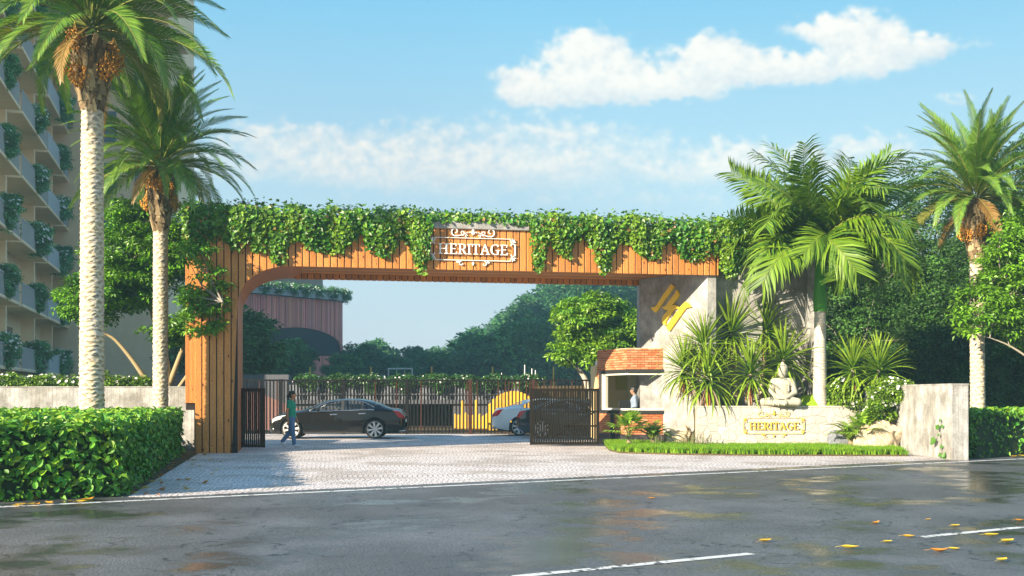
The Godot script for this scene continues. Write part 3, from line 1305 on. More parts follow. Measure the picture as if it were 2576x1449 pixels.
# ---------------------------------------------------------------- brick guard booth
func make_booth() -> void:
	var at0 := Vector3(3.9, 0, -36.6)
	var g := thing("guard_booth", "small brick guard booth with a black framed corner window", "booth", at0)
	var A := Vector2(2.86, -38.0) - Vector2(at0.x, at0.z)
	var B := Vector2(3.66, -36.05) - Vector2(at0.x, at0.z)
	var C := Vector2(4.98, -36.05) - Vector2(at0.x, at0.z)
	var lows := [0.36, 1.02, 2.44, 3.12]  # marble, brick, window, brick, top
	var n1 := (B - A).normalized()
	var o1 := Vector2(n1.y, -n1.x)  # outward of the slanted side
	if o1.x > 0:
		o1 = -o1
	# bricks and the walls behind them
	var meshes := {}
	var lower := Node3D.new()
	lower.name = "brick_base"
	g.add_child(lower)
	var upper := Node3D.new()
	upper.name = "brick_parapet"
	g.add_child(upper)
	for y in [[lows[0], lows[1], lower], [lows[2], lows[3], upper]]:
		brick_side(A, B, o1, y[0], y[1], y[2], meshes)
		brick_side(B, C, Vector2(0, 1), y[0], y[1], y[2], meshes)
		var mb := MB.new()
		var i1 := o1 * 0.03
		mb.column([A - i1, B - i1 + Vector2(0.01, -0.035), C + Vector2(0, -0.035), C + Vector2(0, -0.2), B + Vector2(0.12, -0.2), A - o1 * 0.2], y[0], y[1])
		var body := put("mortar", mb.mesh(M.mortar), y[2])
		body.name = "mortar"
	var mb := MB.new()  # brick jamb at the far left of the window
	var jamb := Node3D.new()
	jamb.name = "brick_jamb"
	g.add_child(jamb)
	brick_side(A, A + n1 * 0.215, o1, lows[1], lows[2], jamb, meshes)
	mb.column([A - o1 * 0.02, A + n1 * 0.2 - o1 * 0.02, A + n1 * 0.2 - o1 * 0.2, A - o1 * 0.2], lows[1], lows[2])
	put("mortar", mb.mesh(M.mortar), jamb)
	mb = MB.new()
	mb.column([A + o1 * 0.02, B + Vector2(-0.01, 0.03), C + Vector2(0, 0.03), C + Vector2(0, -0.2), B + Vector2(0.1, -0.2), A - o1 * 0.2], 0, lows[0])
	part("marble_base", mb, M.black_marble, g)
	mb = MB.new()  # floor, roof, rear walls
	var D := Vector2(4.6, -39.6) - Vector2(at0.x, at0.z)
	var E := Vector2(2.9, -39.6) - Vector2(at0.x, at0.z)
	mb.column([A - o1 * 0.05, B + Vector2(0.05, -0.05), C + Vector2(-0.02, -0.05), C + Vector2(-0.02, -1.0) , D, E], 0.0, 0.14)
	part("floor", mb, M.concrete, g)
	mb = MB.new()
	mb.column([A - o1 * 0.21, B + Vector2(0.13, -0.21), C + Vector2(-0.02, -0.21), C + Vector2(-0.02, -1.0), D, E], 2.62, 2.8)
	mb.column([A - o1 * 0.21, B + Vector2(0.13, -0.21), C + Vector2(-0.02, -0.21), C + Vector2(-0.02, -0.25), B + Vector2(0.13, -0.25), A - o1 * 0.25], 2.46, 2.6)
	part("ceiling", mb, M.white_paint, g)
	mb = MB.new()
	mb.col = Color(0.74, 0.58, 0.27)
	mb.box(Vector3(E.x - 0.02, 0.14, E.y - 0.12), Vector3(D.x, 2.62, E.y))
	mb.col = Color(0.68, 0.54, 0.28)
	mb.column([E, A - o1 * 0.06, A - o1 * 0.06 + Vector2(-0.12, 0), E + Vector2(-0.14, -0.12)], 0.14, 2.62)
	part("inner_wall", mb, M.paint, g)
	mb = MB.new()
	mb.col = Color(0.48, 0.40, 0.03)
	mb.box(Vector3(3.62 - at0.x, 1.8, E.y + 0.004), Vector3(4.02 - at0.x, 2.61, E.y + 0.02))
	part("yellow_panel", mb, M.paint, g)
	# window: black surround, cream inner frame, glass on both sides
	for side in 2:
		var a := A + n1 * 0.215 if side == 0 else B
		var b := B if side == 0 else C
		var d := (b - a).normalized()
		var o := o1 if side == 0 else Vector2(0, 1)
		var bas := Basis(Vector3(d.x, 0, d.y), Vector3.UP, Vector3(o.x, 0, o.y))
		var L := a.distance_to(b)
		var t := Transform3D(bas, Vector3(a.x, 0, a.y))
		var fr := MB.new()
		fr.xf = t
		var l0 := 0.0
		var l1 := L
		fr.box(Vector3(l0, lows[2] - 0.11, -0.16), Vector3(l1, lows[2] - 0.002, 0.05), 0.006)
		fr.box(Vector3(l0, lows[1] + 0.002, -0.16), Vector3(l1, lows[1] + 0.11, 0.05), 0.006)
		if side == 0:
			fr.box(Vector3(0, lows[1] + 0.112, -0.16), Vector3(0.12, lows[2] - 0.112, 0.05), 0.006)
		else:
			fr.box(Vector3(L - 0.1, lows[1] + 0.112, -0.16), Vector3(L + 0.02, lows[2] - 0.112, 0.05), 0.006)
		part("window_surround", fr, M.frame_black, g)
		fr = MB.new()
		fr.xf = t
		var y0: float = lows[1] + 0.114
		var y1: float = lows[2] - 0.114
		var c0 := 0.122 if side == 0 else 0.0
		var c1 := L if side == 0 else L - 0.102
		fr.box(Vector3(c0, y0, -0.13), Vector3(c1, y0 + 0.06, 0.0), 0.004)
		fr.box(Vector3(c0, y1 - 0.06, -0.13), Vector3(c1, y1, 0.0), 0.004)
		if side == 0:
			fr.box(Vector3(c0, y0 + 0.062, -0.13), Vector3(c0 + 0.12, y1 - 0.062, 0.0), 0.004)
			fr.box(Vector3(c0 + 0.16, y0 + 0.062, -0.13), Vector3(c0 + 0.20, y1 - 0.062, -0.02), 0.004)
		else:
			fr.box(Vector3(c1 - 0.03, y0 + 0.062, -0.13), Vector3(c1, y1 - 0.062, 0.0), 0.004)
		part("window_frame", fr, M.cream_frame, g)
		fr = MB.new()
		fr.xf = t
		fr.quad(Vector3(c0, y0, -0.05), Vector3(c1, y0, -0.05), Vector3(c1, y1, -0.05), Vector3(c0, y1, -0.05))
		part("pane", fr, M.glass, g)
	# things inside
	mb = MB.new()
	mb.box(Vector3(-0.42, 0, -0.28), Vector3(0.42, 0.88, 0.28), 0.01)
	var desk := put("counter_desk", mb.mesh(M.frame_black), self, Transform3D(Basis(), Vector3(3.62, 0.14, -37.15)))
	tag(desk, "dark counter desk inside the guard booth below its window", "desk")
	var mon := thing("computer_monitor", "black computer monitor on the counter inside the guard booth", "monitor", Vector3(3.72, 1.02, -37.15), 0.5)
	mb = MB.new()
	mb.box(Vector3(-0.26, 0.1, -0.02), Vector3(0.26, 0.44, 0.02), 0.006)
	part("screen", mb, M.frame_black, mon)
	mb = MB.new()
	mb.box(Vector3(-0.03, 0.0, -0.05), Vector3(0.03, 0.2, -0.02), 0.004)
	mb.box(Vector3(-0.12, 0.0, -0.09), Vector3(0.12, 0.015, 0.07), 0.004)
	part("stand", mb, M.frame_black, mon)


func brick_side(a: Vector2, b: Vector2, o: Vector2, y0: float, y1: float, holder: Node, meshes: Dictionary) -> void:
	var d := b - a
	var L := d.length()
	d /= L
	var bas := Basis(Vector3(d.x, 0, d.y), Vector3.UP, Vector3(o.x, 0, o.y))
	var nrow := int(round((y1 - y0) / 0.076))
	var rowh := (y1 - y0) / nrow
	for r in nrow:
		var x := -(0.226) * (0.5 if r % 2 else 0.0)
		while x < L - 0.01:
			var x0 := maxf(x, 0.0)
			var x1 := minf(x + 0.215, L)
			x += 0.226
			if x1 - x0 < 0.02:
				continue
			var key := "%d_%d" % [int(round((x1 - x0) * 500)), rng.randi() % 5]
			if not meshes.has(key):
				var mb := MB.new()
				var pick: Array = [[0.60, 0.20, 0.075], [0.52, 0.15, 0.05], [0.66, 0.27, 0.12], [0.62, 0.23, 0.10], [0.68, 0.31, 0.16]][int(key.get_slice("_", 1))]
				mb.col = Color(pick[0], pick[1], pick[2])
				mb.box(Vector3(0, 0, -0.04), Vector3(x1 - x0, rowh - 0.015, 0.006), 0.003)
				meshes[key] = mb.mesh(M.brick)
			var p := a + d * x0
			put("brick", meshes[key], holder, Transform3D(bas, Vector3(p.x, y0 + r * rowh + 0.005, p.y)))


# ---------------------------------------------------------------- gates and the fence behind
func make_gates() -> void:
	for q in [["sliding_gate", "wide dark brown slatted gate leaf beside the guard booth", 0.565, 2.76, -35.8, 1.83, 26], ["gate_leaf", "narrow brown slatted gate leaf beside the timber pillar", -8.15, -7.40, -33.95, 1.83, 9]]:
		var w: float = q[3] - q[2]
		var H: float = q[5]
		var g := thing(q[0], q[1], "gate", Vector3((q[2] + q[3]) / 2, 0.0, q[4]))
		var m: Material = M.gate_metal if q[6] > 10 else M.rust_metal
		var mb := MB.new()
		var x := w / 2
		mb.box(Vector3(-x, 0.05, -0.03), Vector3(-x + 0.1, H, 0.03), 0.004)
		mb.box(Vector3(x - 0.1, 0.05, -0.03), Vector3(x, H, 0.03), 0.004)
		mb.box(Vector3(-x + 0.101, H - 0.09, -0.028), Vector3(x - 0.101, H - 0.002, 0.028), 0.004)
		mb.box(Vector3(-x + 0.101, 0.052, -0.028), Vector3(x - 0.101, 0.14, 0.028), 0.004)
		part("frame", mb, m, g)
		var n: int = q[6]
		var pitch := (w - 0.2) / n
		mb = MB.new()
		mb.box(Vector3(-pitch * 0.38, 0.14, -0.02), Vector3(pitch * 0.38, H - 0.09, 0.02), 0.003)
		var me := mb.mesh(m)
		for k in n:
			put("slat", me, g, Transform3D(Basis(), Vector3(-x + 0.1 + pitch * (k + 0.5), 0, 0)))
		if n > 10:
			mb = MB.new()
			for y in [0.62, 1.08]:
				mb.box(Vector3(0.0, y, -0.05), Vector3(x - 0.1, y + 0.05, -0.021))
			mb.beam(Vector3(0.1, 0.62, -0.04), Vector3(x - 0.12, 1.1, -0.04), 0.03, 0.05)
			part("brace", mb, m, g)
	var f := thing("bar_fence", "tall dark fence of flat vertical bars across the back of the drive", "fence", Vector3(-4, 0, -47.0))
	var x0 := -13.0
	var x1 := 13.5
	var mb := MB.new()
	mb.box(Vector3(x0, 2.2, -0.03), Vector3(x1, 2.27, 0.03), 0.004)
	mb.box(Vector3(x0, 0.1, -0.028), Vector3(x1, 0.16, 0.028), 0.004)
	part("rail", mb, M.fence_metal, f)
	mb = MB.new()
	mb.box(Vector3(-0.03, 0.03, -0.018), Vector3(0.03, 2.2, 0.018), 0.003)
	var bars := [mb.mesh(M.fence_metal), mb.mesh(M.rust_metal)]
	mb = MB.new()
	mb.box(Vector3(-0.075, 0, -0.06), Vector3(0.075, 2.28, 0.06), 0.004)
	var posts := [mb.mesh(M.fence_metal), mb.mesh(M.rust_metal)]
	for k in range(-3, 8):
		var px := (706.0 + 159.0 * k - 1288.0) / 60.64 + 4.0
		if px > x0 and px < x1:
			put("post", posts[1 if rng.randf() < 0.3 else 0], f, Transform3D(Basis(), Vector3(px, 0, 0)))
		for j in range(1, 18):
			var bx := px + j * 2.622 / 18.0
			if bx > x0 and bx < x1:
				put("bar", bars[1 if rng.randf() < (0.08 if bx < 2 else 0.35) else 0], f, Transform3D(Basis(), Vector3(bx, 0, 0)))


# ---------------------------------------------------------------- leaves
func green(k := 1.0, yellow := 0.0) -> Color:  # a leaf's base colour
	return Color(lerpf(0.045, 0.26, yellow) * k, lerpf(0.19, 0.40, yellow) * k, lerpf(0.012, 0.014, yellow) * k)


func leaf_mesh(m: Material, l: float, w: float, fold := 0.25, heart := false) -> ArrayMesh:  # one leaf lying along +x, its face up
	var mb := MB.new()
	var b := [Vector3(0, 0, 0), Vector3(l * 0.15, fold * w * 0.8, -w * 0.42), Vector3(l * 0.45, fold * w, -w * 0.5), Vector3(l, -l * 0.1, 0), Vector3(l * 0.45, fold * w, w * 0.5), Vector3(l * 0.15, fold * w * 0.8, w * 0.42)]
	if heart:
		b[1] = Vector3(-l * 0.12, fold * w * 0.7, -w * 0.36)
		b[5] = Vector3(-l * 0.12, fold * w * 0.7, w * 0.36)
		b[2] = Vector3(l * 0.28, fold * w, -w * 0.52)
		b[4] = Vector3(l * 0.28, fold * w, w * 0.52)
	mb.tri(b[0], b[2], b[1])
	mb.tri(b[0], b[3], b[2])
	mb.tri(b[0], b[4], b[3])
	mb.tri(b[0], b[5], b[4])
	return mb.mesh(m)


func sprig_mesh(m: Material, n: int, l: float, w: float, reach: float, sd: int) -> ArrayMesh:  # several leaves on a short twig
	var r := RandomNumberGenerator.new()
	r.seed = sd
	var mb := MB.new()
	for k in n:
		var t := TAU * k / n + r.randf_range(-0.5, 0.5)
		var out := reach * r.randf_range(0.3, 1.0)
		var bas := Basis(Vector3.UP, t) * Basis(Vector3.RIGHT, r.randf_range(-0.6, 0.6)) * Basis(Vector3.BACK, r.randf_range(-0.55, 0.35))
		mb.xf = Transform3D(bas, Vector3(cos(t) * out, r.randf_range(-0.4, 0.4) * reach, -sin(t) * out))
		var q := r.randf_range(0.75, 1.25)
		mb.col = Color(q, q, q)
		var ll := l * r.randf_range(0.75, 1.2)
		var b := [Vector3(0, 0, 0), Vector3(ll * 0.4, w * 0.15, -w * 0.5), Vector3(ll, -ll * 0.12, 0), Vector3(ll * 0.4, w * 0.15, w * 0.5)]
		mb.tri(b[0], b[2], b[1])
		mb.tri(b[0], b[3], b[2])
	return mb.mesh(m)


# ---------------------------------------------------------------- palms
func frond_mesh(m: Material, L: float, pairs: int, ll: float, lw: float, e0: float, bend: float, vee: float, hang: float, c0: Color, c1: Color, sd: int) -> ArrayMesh:
	var r := RandomNumberGenerator.new()
	r.seed = sd
	var mb := MB.new()
	var pts := []
	var dirs := []
	var p := Vector3.ZERO
	var N := 14
	var side := r.randf_range(-0.12, 0.12)
	for i in N + 1:
		var s := float(i) / N
		var e := e0 - bend * pow(s, 1.25)
		var d := Vector3(cos(e), sin(e), side * s).normalized()
		pts.append(p)
		dirs.append(d)
		p += d * L / N
	var rad := []
	for i in N + 1:
		rad.append(lerpf(0.028, 0.005, float(i) / N))
	mb.col = Color(0.20, 0.19, 0.05).lerp(c1, 0.3)
	mb.tube(pts, rad, 4)
	for k in pairs:
		var s := lerpf(0.10, 0.995, float(k) / (pairs - 1))
		var fi := s * N
		var i := mini(int(fi), N - 1)
		var o: Vector3 = pts[i].lerp(pts[i + 1], fi - i)
		var d: Vector3 = dirs[i].lerp(dirs[i + 1], fi - i).normalized()
		var z := Vector3.BACK
		var up := z.cross(d).normalized()
		if up.y < 0 and absf(e0) < 1.2:
			up = -up
		var blunt := lw > 0.05
		var len := ll * (0.25 + 0.75 * smoothstep(0.02, 0.2 if blunt else 0.3, s)) * (1.0 - (0.38 if blunt else 0.62) * smoothstep(0.55, 1.0, s)) * r.randf_range(0.88, 1.1)
		var lean := lerpf(1.25, 0.68, s) if lw > 0.05 else lerpf(1.15, 0.42, s)
		for q in [-1.0, 1.0]:
			var v := vee + r.randf_range(-0.14, 0.14) * (2.2 if lw > 0.05 else 1.0)
			var a: Vector3 = (z * q * sin(lean) * cos(v) + d * cos(lean) + up * sin(v) * sin(lean)).normalized()
			var w := lw * (0.6 + 0.4 * sin(PI * clampf(s * 1.1, 0, 1)))
			var wd: Vector3 = d.cross(a).cross(a).normalized() * w / 2
			var t := r.randf()
			mb.col = c0.lerp(c1, clampf(t * 0.8 + 0.25 * s, 0, 1))
			var g := Vector3(0, -hang * len, 0)
			var m1: Vector3 = o + a * len * 0.55 + g * 0.22
			var tip: Vector3 = o + a * len * 0.97 + g
			mb.quad(o - wd * 0.5, m1 - wd, m1 + wd, o + wd * 0.5)
			mb.tri(m1 - wd, tip, m1 + wd)
	return mb.mesh(m)


func palm_trunk(r0: float, r1: float, H: float, pitch: float, n: int, lean: Vector2, warm: float, sd: int) -> MB:  # scarred trunk of a date palm
	var r := RandomNumberGenerator.new()
	r.seed = sd
	var nz := FastNoiseLite.new()
	nz.seed = sd
	nz.frequency = 3.0
	var mb := MB.new()
	var seg := 48
	var rings := int(H / (pitch / 7.0))
	var g := []
	var cols := []
	for i in rings + 1:
		var y := H * i / rings
		var ring := PackedVector3Array()
		var base := lerpf(r0, r1, pow(y / H, 0.7)) + 0.05 * exp(-y / 0.25)
		for k in seg:
			var t := TAU * k / seg
			var w := nz.get_noise_3d(cos(t) * 0.4, y, sin(t) * 0.4)
			var row := y / pitch + 0.8 * w
			var ri := int(floor(row))
			var u := (float(k) / seg * n) + (0.5 if posmod(ri, 2) else 0.0)
			var fu := absf(u - floor(u) - 0.5) * 2.0
			var fv := row - ri - 0.45 * (1 - fu * fu) + 0.22
			fv = fv - floor(fv)
			var lip := pow(1.0 - fv, 2.0)
			var rad := base * (1.0 + 0.11 * lip + 0.03 * w)
			ring.append(Vector3(cos(t) * rad + lean.x * y / H, y, sin(t) * rad + lean.y * y / H))
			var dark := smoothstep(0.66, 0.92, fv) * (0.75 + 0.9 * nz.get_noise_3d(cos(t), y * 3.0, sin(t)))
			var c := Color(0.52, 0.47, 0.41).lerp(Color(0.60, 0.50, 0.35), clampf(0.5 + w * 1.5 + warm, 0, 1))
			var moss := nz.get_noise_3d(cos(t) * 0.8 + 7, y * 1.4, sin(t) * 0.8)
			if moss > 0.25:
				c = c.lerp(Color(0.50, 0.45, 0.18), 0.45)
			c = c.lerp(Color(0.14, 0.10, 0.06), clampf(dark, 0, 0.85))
			cols.append(c)
		g.append(ring)
	mb.rows(g, true)
	for i in cols.size():
		mb.c[i] = cols[i]
	return mb


var date_fronds := []
var fruit := []


func make_date_parts() -> void:
	var c0 := Color(0.035, 0.14, 0.022)
	var c1 := Color(0.20, 0.33, 0.03)
	var specs := [[1.45, 0.7], [1.25, 0.95], [1.0, 1.15], [0.8, 1.25], [0.6, 1.35], [0.42, 1.4], [0.25, 1.45], [0.08, 1.4], [-0.08, 1.3]]
	for i in specs.size():
		var a := c0
		var b := c1
		if i >= 8:
			a = Color(0.08, 0.14, 0.02)
			b = Color(0.27, 0.24, 0.04)
		date_fronds.append([frond_mesh(M.frond, 3.25, 74, 0.50, 0.029, specs[i][0], specs[i][1], 0.35, 0.08, a, b, 100 + i), frond_mesh(M.frond, 3.05, 72, 0.48, 0.029, specs[i][0] - 0.1, specs[i][1] + 0.12, 0.3, 0.12, a, b, 200 + i)])
	date_fronds.append([frond_mesh(M.frond, 2.3, 50, 0.4, 0.03, -0.75, 0.7, 0.25, 0.2, Color(0.23, 0.13, 0.03), Color(0.36, 0.21, 0.06), 300), frond_mesh(M.frond, 2.0, 46, 0.36, 0.03, -0.5, 0.95, 0.25, 0.2, Color(0.20, 0.11, 0.03), Color(0.33, 0.2, 0.06), 301)])
	for q in 2:
		var mb := MB.new()
		for k in 120:
			var d := rdir()
			var p := Vector3(d.x * 0.2, d.y * 0.24, d.z * 0.2) * pow(rng.randf(), 0.3)
			var s := rr(0.016, 0.027)
			mb.col = Color(0.42, 0.15, 0.015).lerp(Color(0.66, 0.33, 0.04), rng.randf())
			mb.ball(p, Vector3(s, s * 1.25, s), 5, 3)
		for k in 14:
			var d := rdir()
			mb.col = Color(0.45, 0.27, 0.06)
			mb.tube([Vector3(0, 0.35, 0), Vector3(d.x * 0.1, 0.15, d.z * 0.1), Vector3(d.x * 0.17, -0.1 + d.y * 0.1, d.z * 0.17)], [0.008, 0.006, 0.004], 3)
		fruit.append(mb.mesh(M.paint_dull))


func date_palm(label: String, at0: Vector3, H: float, r0: float, r1: float, sd: int, size := 1.0, lean := Vector2.ZERO, upright := 0.0, count := 84) -> Node3D:
	var g := thing("date_palm", label, "palm tree", at0, 0.0, "date palms by the entrance")
	var r := RandomNumberGenerator.new()
	r.seed = sd
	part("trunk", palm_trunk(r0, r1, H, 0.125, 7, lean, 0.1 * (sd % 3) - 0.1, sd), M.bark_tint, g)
	var top := Vector3(lean.x, H, lean.y)
	var mb := MB.new()
	var prof := []
	for i in 9:
		var q := i / 8.0
		prof.append(Vector2(r1 * lerpf(1.0, 1.75, sin(q * PI * 0.62)) * (1.0 if i < 8 else 0.3), H - 1.25 + q * 1.75))
	mb.col = Color(0.10, 0.06, 0.03)
	mb.lathe(prof, 20, Vector3(lean.x, 0, lean.y))
	part("crown_base", mb, M.twig, g)
	mb = MB.new()  # stubs of cut fronds
	for row in 13:
		for k in 11:
			var q := row / 12.0
			var t := TAU * (k + 0.5 * (row % 2)) / 11 + r.randf_range(-0.2, 0.2)
			var rad := r1 * lerpf(0.98, 1.72, sin(q * PI * 0.62))
			var s := r.randf_range(0.65, 1.35) * size
			var o := Vector3(lean.x + cos(t) * rad * 0.96, H - 1.3 + q * 1.5 + r.randf_range(-0.04, 0.04), lean.y + sin(t) * rad * 0.96)
			mb.col = Color(0.11, 0.065, 0.03).lerp(Color(0.50, 0.39, 0.22), pow(r.randf(), 1.6) * (1.0 - 0.5 * q))
			mb.xf = Transform3D(Basis(Vector3.UP, -t) * Basis(Vector3.BACK, r.randf_range(-0.25, 0.1)), o)
			var w := 0.085 * s
			var tip := [Vector3(0.07 * s, 0.17 * s, -w * 0.35), Vector3(0.07 * s, 0.17 * s, w * 0.35)]
			mb.quad(Vector3(0.035, -0.1 * s, w), Vector3(0.035, -0.1 * s, -w), tip[0], tip[1])
			mb.quad(Vector3(0.035, -0.1 * s, -w), Vector3(-0.05, -0.1 * s, -w), Vector3(-0.02, 0.12 * s, -w * 0.5), tip[0])
			mb.quad(Vector3(-0.05, -0.1 * s, w), Vector3(0.035, -0.1 * s, w), tip[1], Vector3(-0.02, 0.12 * s, w * 0.5))
			mb.quad(tip[1], tip[0], Vector3(-0.02, 0.12 * s, -w * 0.5), Vector3(-0.02, 0.12 * s, w * 0.5))
			mb.xf = Transform3D()
	var st := part("leaf_stubs", mb, M.twig, g)
	st.set_meta("kind", "stuff")
	for k in 8:
		var t := TAU * k / 8 + r.randf_range(-0.3, 0.3)
		var y := H - r.randf_range(-0.25, 0.75) * size
		put("fruit_cluster", fruit[k % 2], g, Transform3D(Basis(Vector3.UP, t).scaled(Vector3.ONE * size * r.randf_range(1.05, 1.4)), Vector3(lean.x + cos(t) * 0.46 * size, y, lean.y + sin(t) * 0.42 * size)))
	for k in count:
		var q := float(k) / count
		var t := k * 2.39996 + r.randf_range(-0.2, 0.2)
		var cls := clampi(int(pow(q, 1.35 + upright) * 8.8), 0, 8)
		if q > 0.965:
			cls = 9
		var mesh: Mesh = date_fronds[cls][k % 2]
		var o := top + Vector3(cos(t) * 0.16, (0.95 - 0.4 * q) * size, -sin(t) * 0.16)
		put("frond", mesh, g, Transform3D(Basis(Vector3.UP, t) * Basis(Vector3.RIGHT, r.randf_range(-0.35, 0.35)).scaled(Vector3.ONE * size * r.randf_range(0.88, 1.1)), o))
	return g


func royal_palm(at0: Vector3) -> void:
	var g := thing("royal_palm", "royal palm with a ringed pale trunk and bright green crownshaft behind the stone wall", "palm tree", at0)
	var mb := MB.new()
	var gr := []
	var cols := []
	var H := 4.15
	for i in 150:
		var y := H * i / 149.0
		var ring := PackedVector3Array()
		var ph: float = y / 0.085
		var e: float = ph - floor(ph)
		var rad := lerpf(0.235, 0.17, smoothstep(0.0, 4.0, y)) + (0.005 if e < 0.3 else 0.0)
		for k in 24:
			var t := TAU * k / 24
			ring.append(Vector3(cos(t) * rad, y, sin(t) * rad))
			var w := rr(0, 1)
			var c := Color(0.42, 0.40, 0.36).lerp(Color(0.55, 0.50, 0.42), w)
			if e < 0.3:
				c = c.lerp(Color(0.24, 0.2, 0.16), 0.5)
			if sin(y * 3.1 + k * 0.5) + sin(y * 7.0 - k) > 1.5:
				c = c.lerp(Color(0.3, 0.2, 0.12), 0.4)
			cols.append(c)
		gr.append(ring)
	mb.rows(gr, true)
	for i in cols.size():
		mb.c[i] = cols[i]
	part("trunk", mb, M.bark_tint, g)
	mb = MB.new()
	mb.col = Color(0.075, 0.33, 0.02)
	var prof := []
	for q in [[0.185, 4.13], [0.195, 4.25], [0.19, 4.6], [0.165, 5.1], [0.14, 5.5], [0.11, 5.8], [0.07, 6.1]]:
		prof.append(Vector2(q[0], q[1]))
	mb.lathe(prof, 20)
	part("crownshaft", mb, M.frond, g)
	var c0 := Color(0.012, 0.075, 0.006)
	var c1 := Color(0.19, 0.31, 0.013)
	var specs := [[1.42, 0.7], [1.25, 1.05], [1.08, 1.3], [0.92, 1.6], [0.78, 1.85], [0.62, 2.0], [0.4, 1.9]]
	var ms := []
	for i in specs.size():
		ms.append(frond_mesh(M.frond, 3.5, 56, 1.0, 0.075, specs[i][0], specs[i][1], 0.1, 0.2, c0, c1, 400 + i))
		ms.append(frond_mesh(M.frond, 3.3, 54, 0.96, 0.075, specs[i][0] - 0.1, specs[i][1] + 0.1, 0.0, 0.28, c0, c1, 420 + i))
	for k in 50:
		var q := k / 50.0
		var t := k * 2.39996 + 0.5
		var cls := clampi(int(q * 7.0), 0, 6)
		put("frond", ms[cls * 2 + k % 2], g, Transform3D(Basis(Vector3.UP, t) * Basis(Vector3.RIGHT, rr(-0.9, 0.9)).scaled(Vector3.ONE * rr(0.9, 1.1)), Vector3(0, 6.15 - 0.35 * q, 0)))


func fan_leaf_mesh(m: Material, c0: Color, c1: Color, sd: int) -> ArrayMesh:  # a fan palm's leaf on its stalk
	var r := RandomNumberGenerator.new()
	r.seed = sd
	var mb := MB.new()
	mb.col = Color(0.12, 0.17, 0.03)
	mb.tube([Vector3.ZERO, Vector3(0.22, 0.2, 0), Vector3(0.42, 0.33, 0)], [0.012, 0.009, 0.007], 4)
	var o := Vector3(0.42, 0.33, 0)
	for k in 23:
		var t := lerpf(-1.75, 1.75, k / 22.0)
		var l := 0.42 * (1.0 - 0.16 * absf(t)) * r.randf_range(0.92, 1.05)
		var d := Vector3(cos(t), 0.35 * cos(t) + 0.1 * (k % 2), sin(t)).normalized()
		var s := Vector3(-sin(t), 0, cos(t)) * 0.028
		mb.col = c0.lerp(c1, r.randf())
		var m1 := o + d * l * 0.6
		var tip := o + d * l + Vector3(0, -0.06, 0)
		mb.quad(o - s * 0.1, m1 - s, m1 + s, o + s * 0.1)
		mb.tri(m1 - s, tip, m1 + s)
	return mb.mesh(m)


func blade_mesh(m: Material, L: float, w: float, droop: float, c0: Color, c1: Color, sd: int) -> ArrayMesh:  # sword-shaped leaf, folded along its middle
	var r := RandomNumberGenerator.new()
	r.seed = sd
	var mb := MB.new()
	var p := Vector3.ZERO
	var prev := []
	var N := 6
	for i in N + 1:
		var s := float(i) / N
		var e := -droop * s * s
		var ww := w * (0.55 + 0.45 * sin(PI * minf(s * 1.4, 1.0) * 0.5)) * (1.0 - pow(s, 3.0) * 0.97)
		var row := [p + Vector3(0, ww * 0.22, -ww / 2), p, p + Vector3(0, ww * 0.22, ww / 2)]
		if i > 0:
			mb.col = c0.lerp(c1, clampf(s * 0.8 + r.randf_range(-0.15, 0.25), 0, 1))
			mb.quad(prev[0], prev[1], row[1], row[0])
			mb.quad(prev[1], prev[2], row[2], row[1])
		prev = row
		p += Vector3(cos(e), sin(e), 0) * L / N
	return mb.mesh(m)


var blades := []
var dead_blades := []


func make_blades() -> void:
	for i in 6:
		blades.append(blade_mesh(M.frond, 1.16 + 0.06 * (i % 3), 0.082, 0.2 + 0.22 * i, Color(0.05, 0.14, 0.012), Color(0.30, 0.43, 0.03), 500 + i))
	for i in 3:
		dead_blades.append(blade_mesh(M.frond, 0.85, 0.055, 0.6, Color(0.25, 0.11, 0.03), Color(0.34, 0.13, 0.035), 520 + i))


func dragon_tree(label: String, at0: Vector3, stems: Array, group: String) -> void:  # stems: [offset of the head, size]
	var g := thing("dragon_tree", label, "shrub", at0, 0.0, group)
	for st in stems:
		var hd: Vector3 = st[0]
		var size: float = st[1]
		var mb := MB.new()
		mb.col = Color(0.36, 0.29, 0.21)
		var foot := Vector3(hd.x * 0.15, 0, hd.z * 0.15)
		var mid := Vector3(hd.x * 0.6, hd.y * 0.5, hd.z * 0.6)
		mb.tube([foot, mid, hd], [0.085, 0.065, 0.05], 8)
		part("stem", mb, M.bark_tint, g)
		for k in 92:
			var q := k / 92.0
			var t := k * 2.39996
			var e: float = lerpf(1.45, -0.75, pow(q, 0.9)) + rr(-0.12, 0.12)
			var cls := clampi(int(q * 6.0), 0, 5)
			var b := Basis(Vector3.UP, t) * Basis(Vector3.BACK, e) * Basis(Vector3.RIGHT, rr(-0.4, 0.4))
			put("blade", blades[cls], g, Transform3D(b.scaled(Vector3.ONE * size * rr(0.85, 1.1)), hd + Vector3(0, 0.12 - 0.28 * q, 0)))
		for k in 16:
			var t := rr(0, TAU)
			var b := Basis(Vector3.UP, t) * Basis(Vector3.BACK, rr(-1.5, -0.9))
			put("dry_blade", dead_blades[k % 3], g, Transform3D(b.scaled(Vector3.ONE * size * rr(0.7, 1.1)), hd + Vector3(0, -0.15 + rr(-0.12, 0.05), 0)))


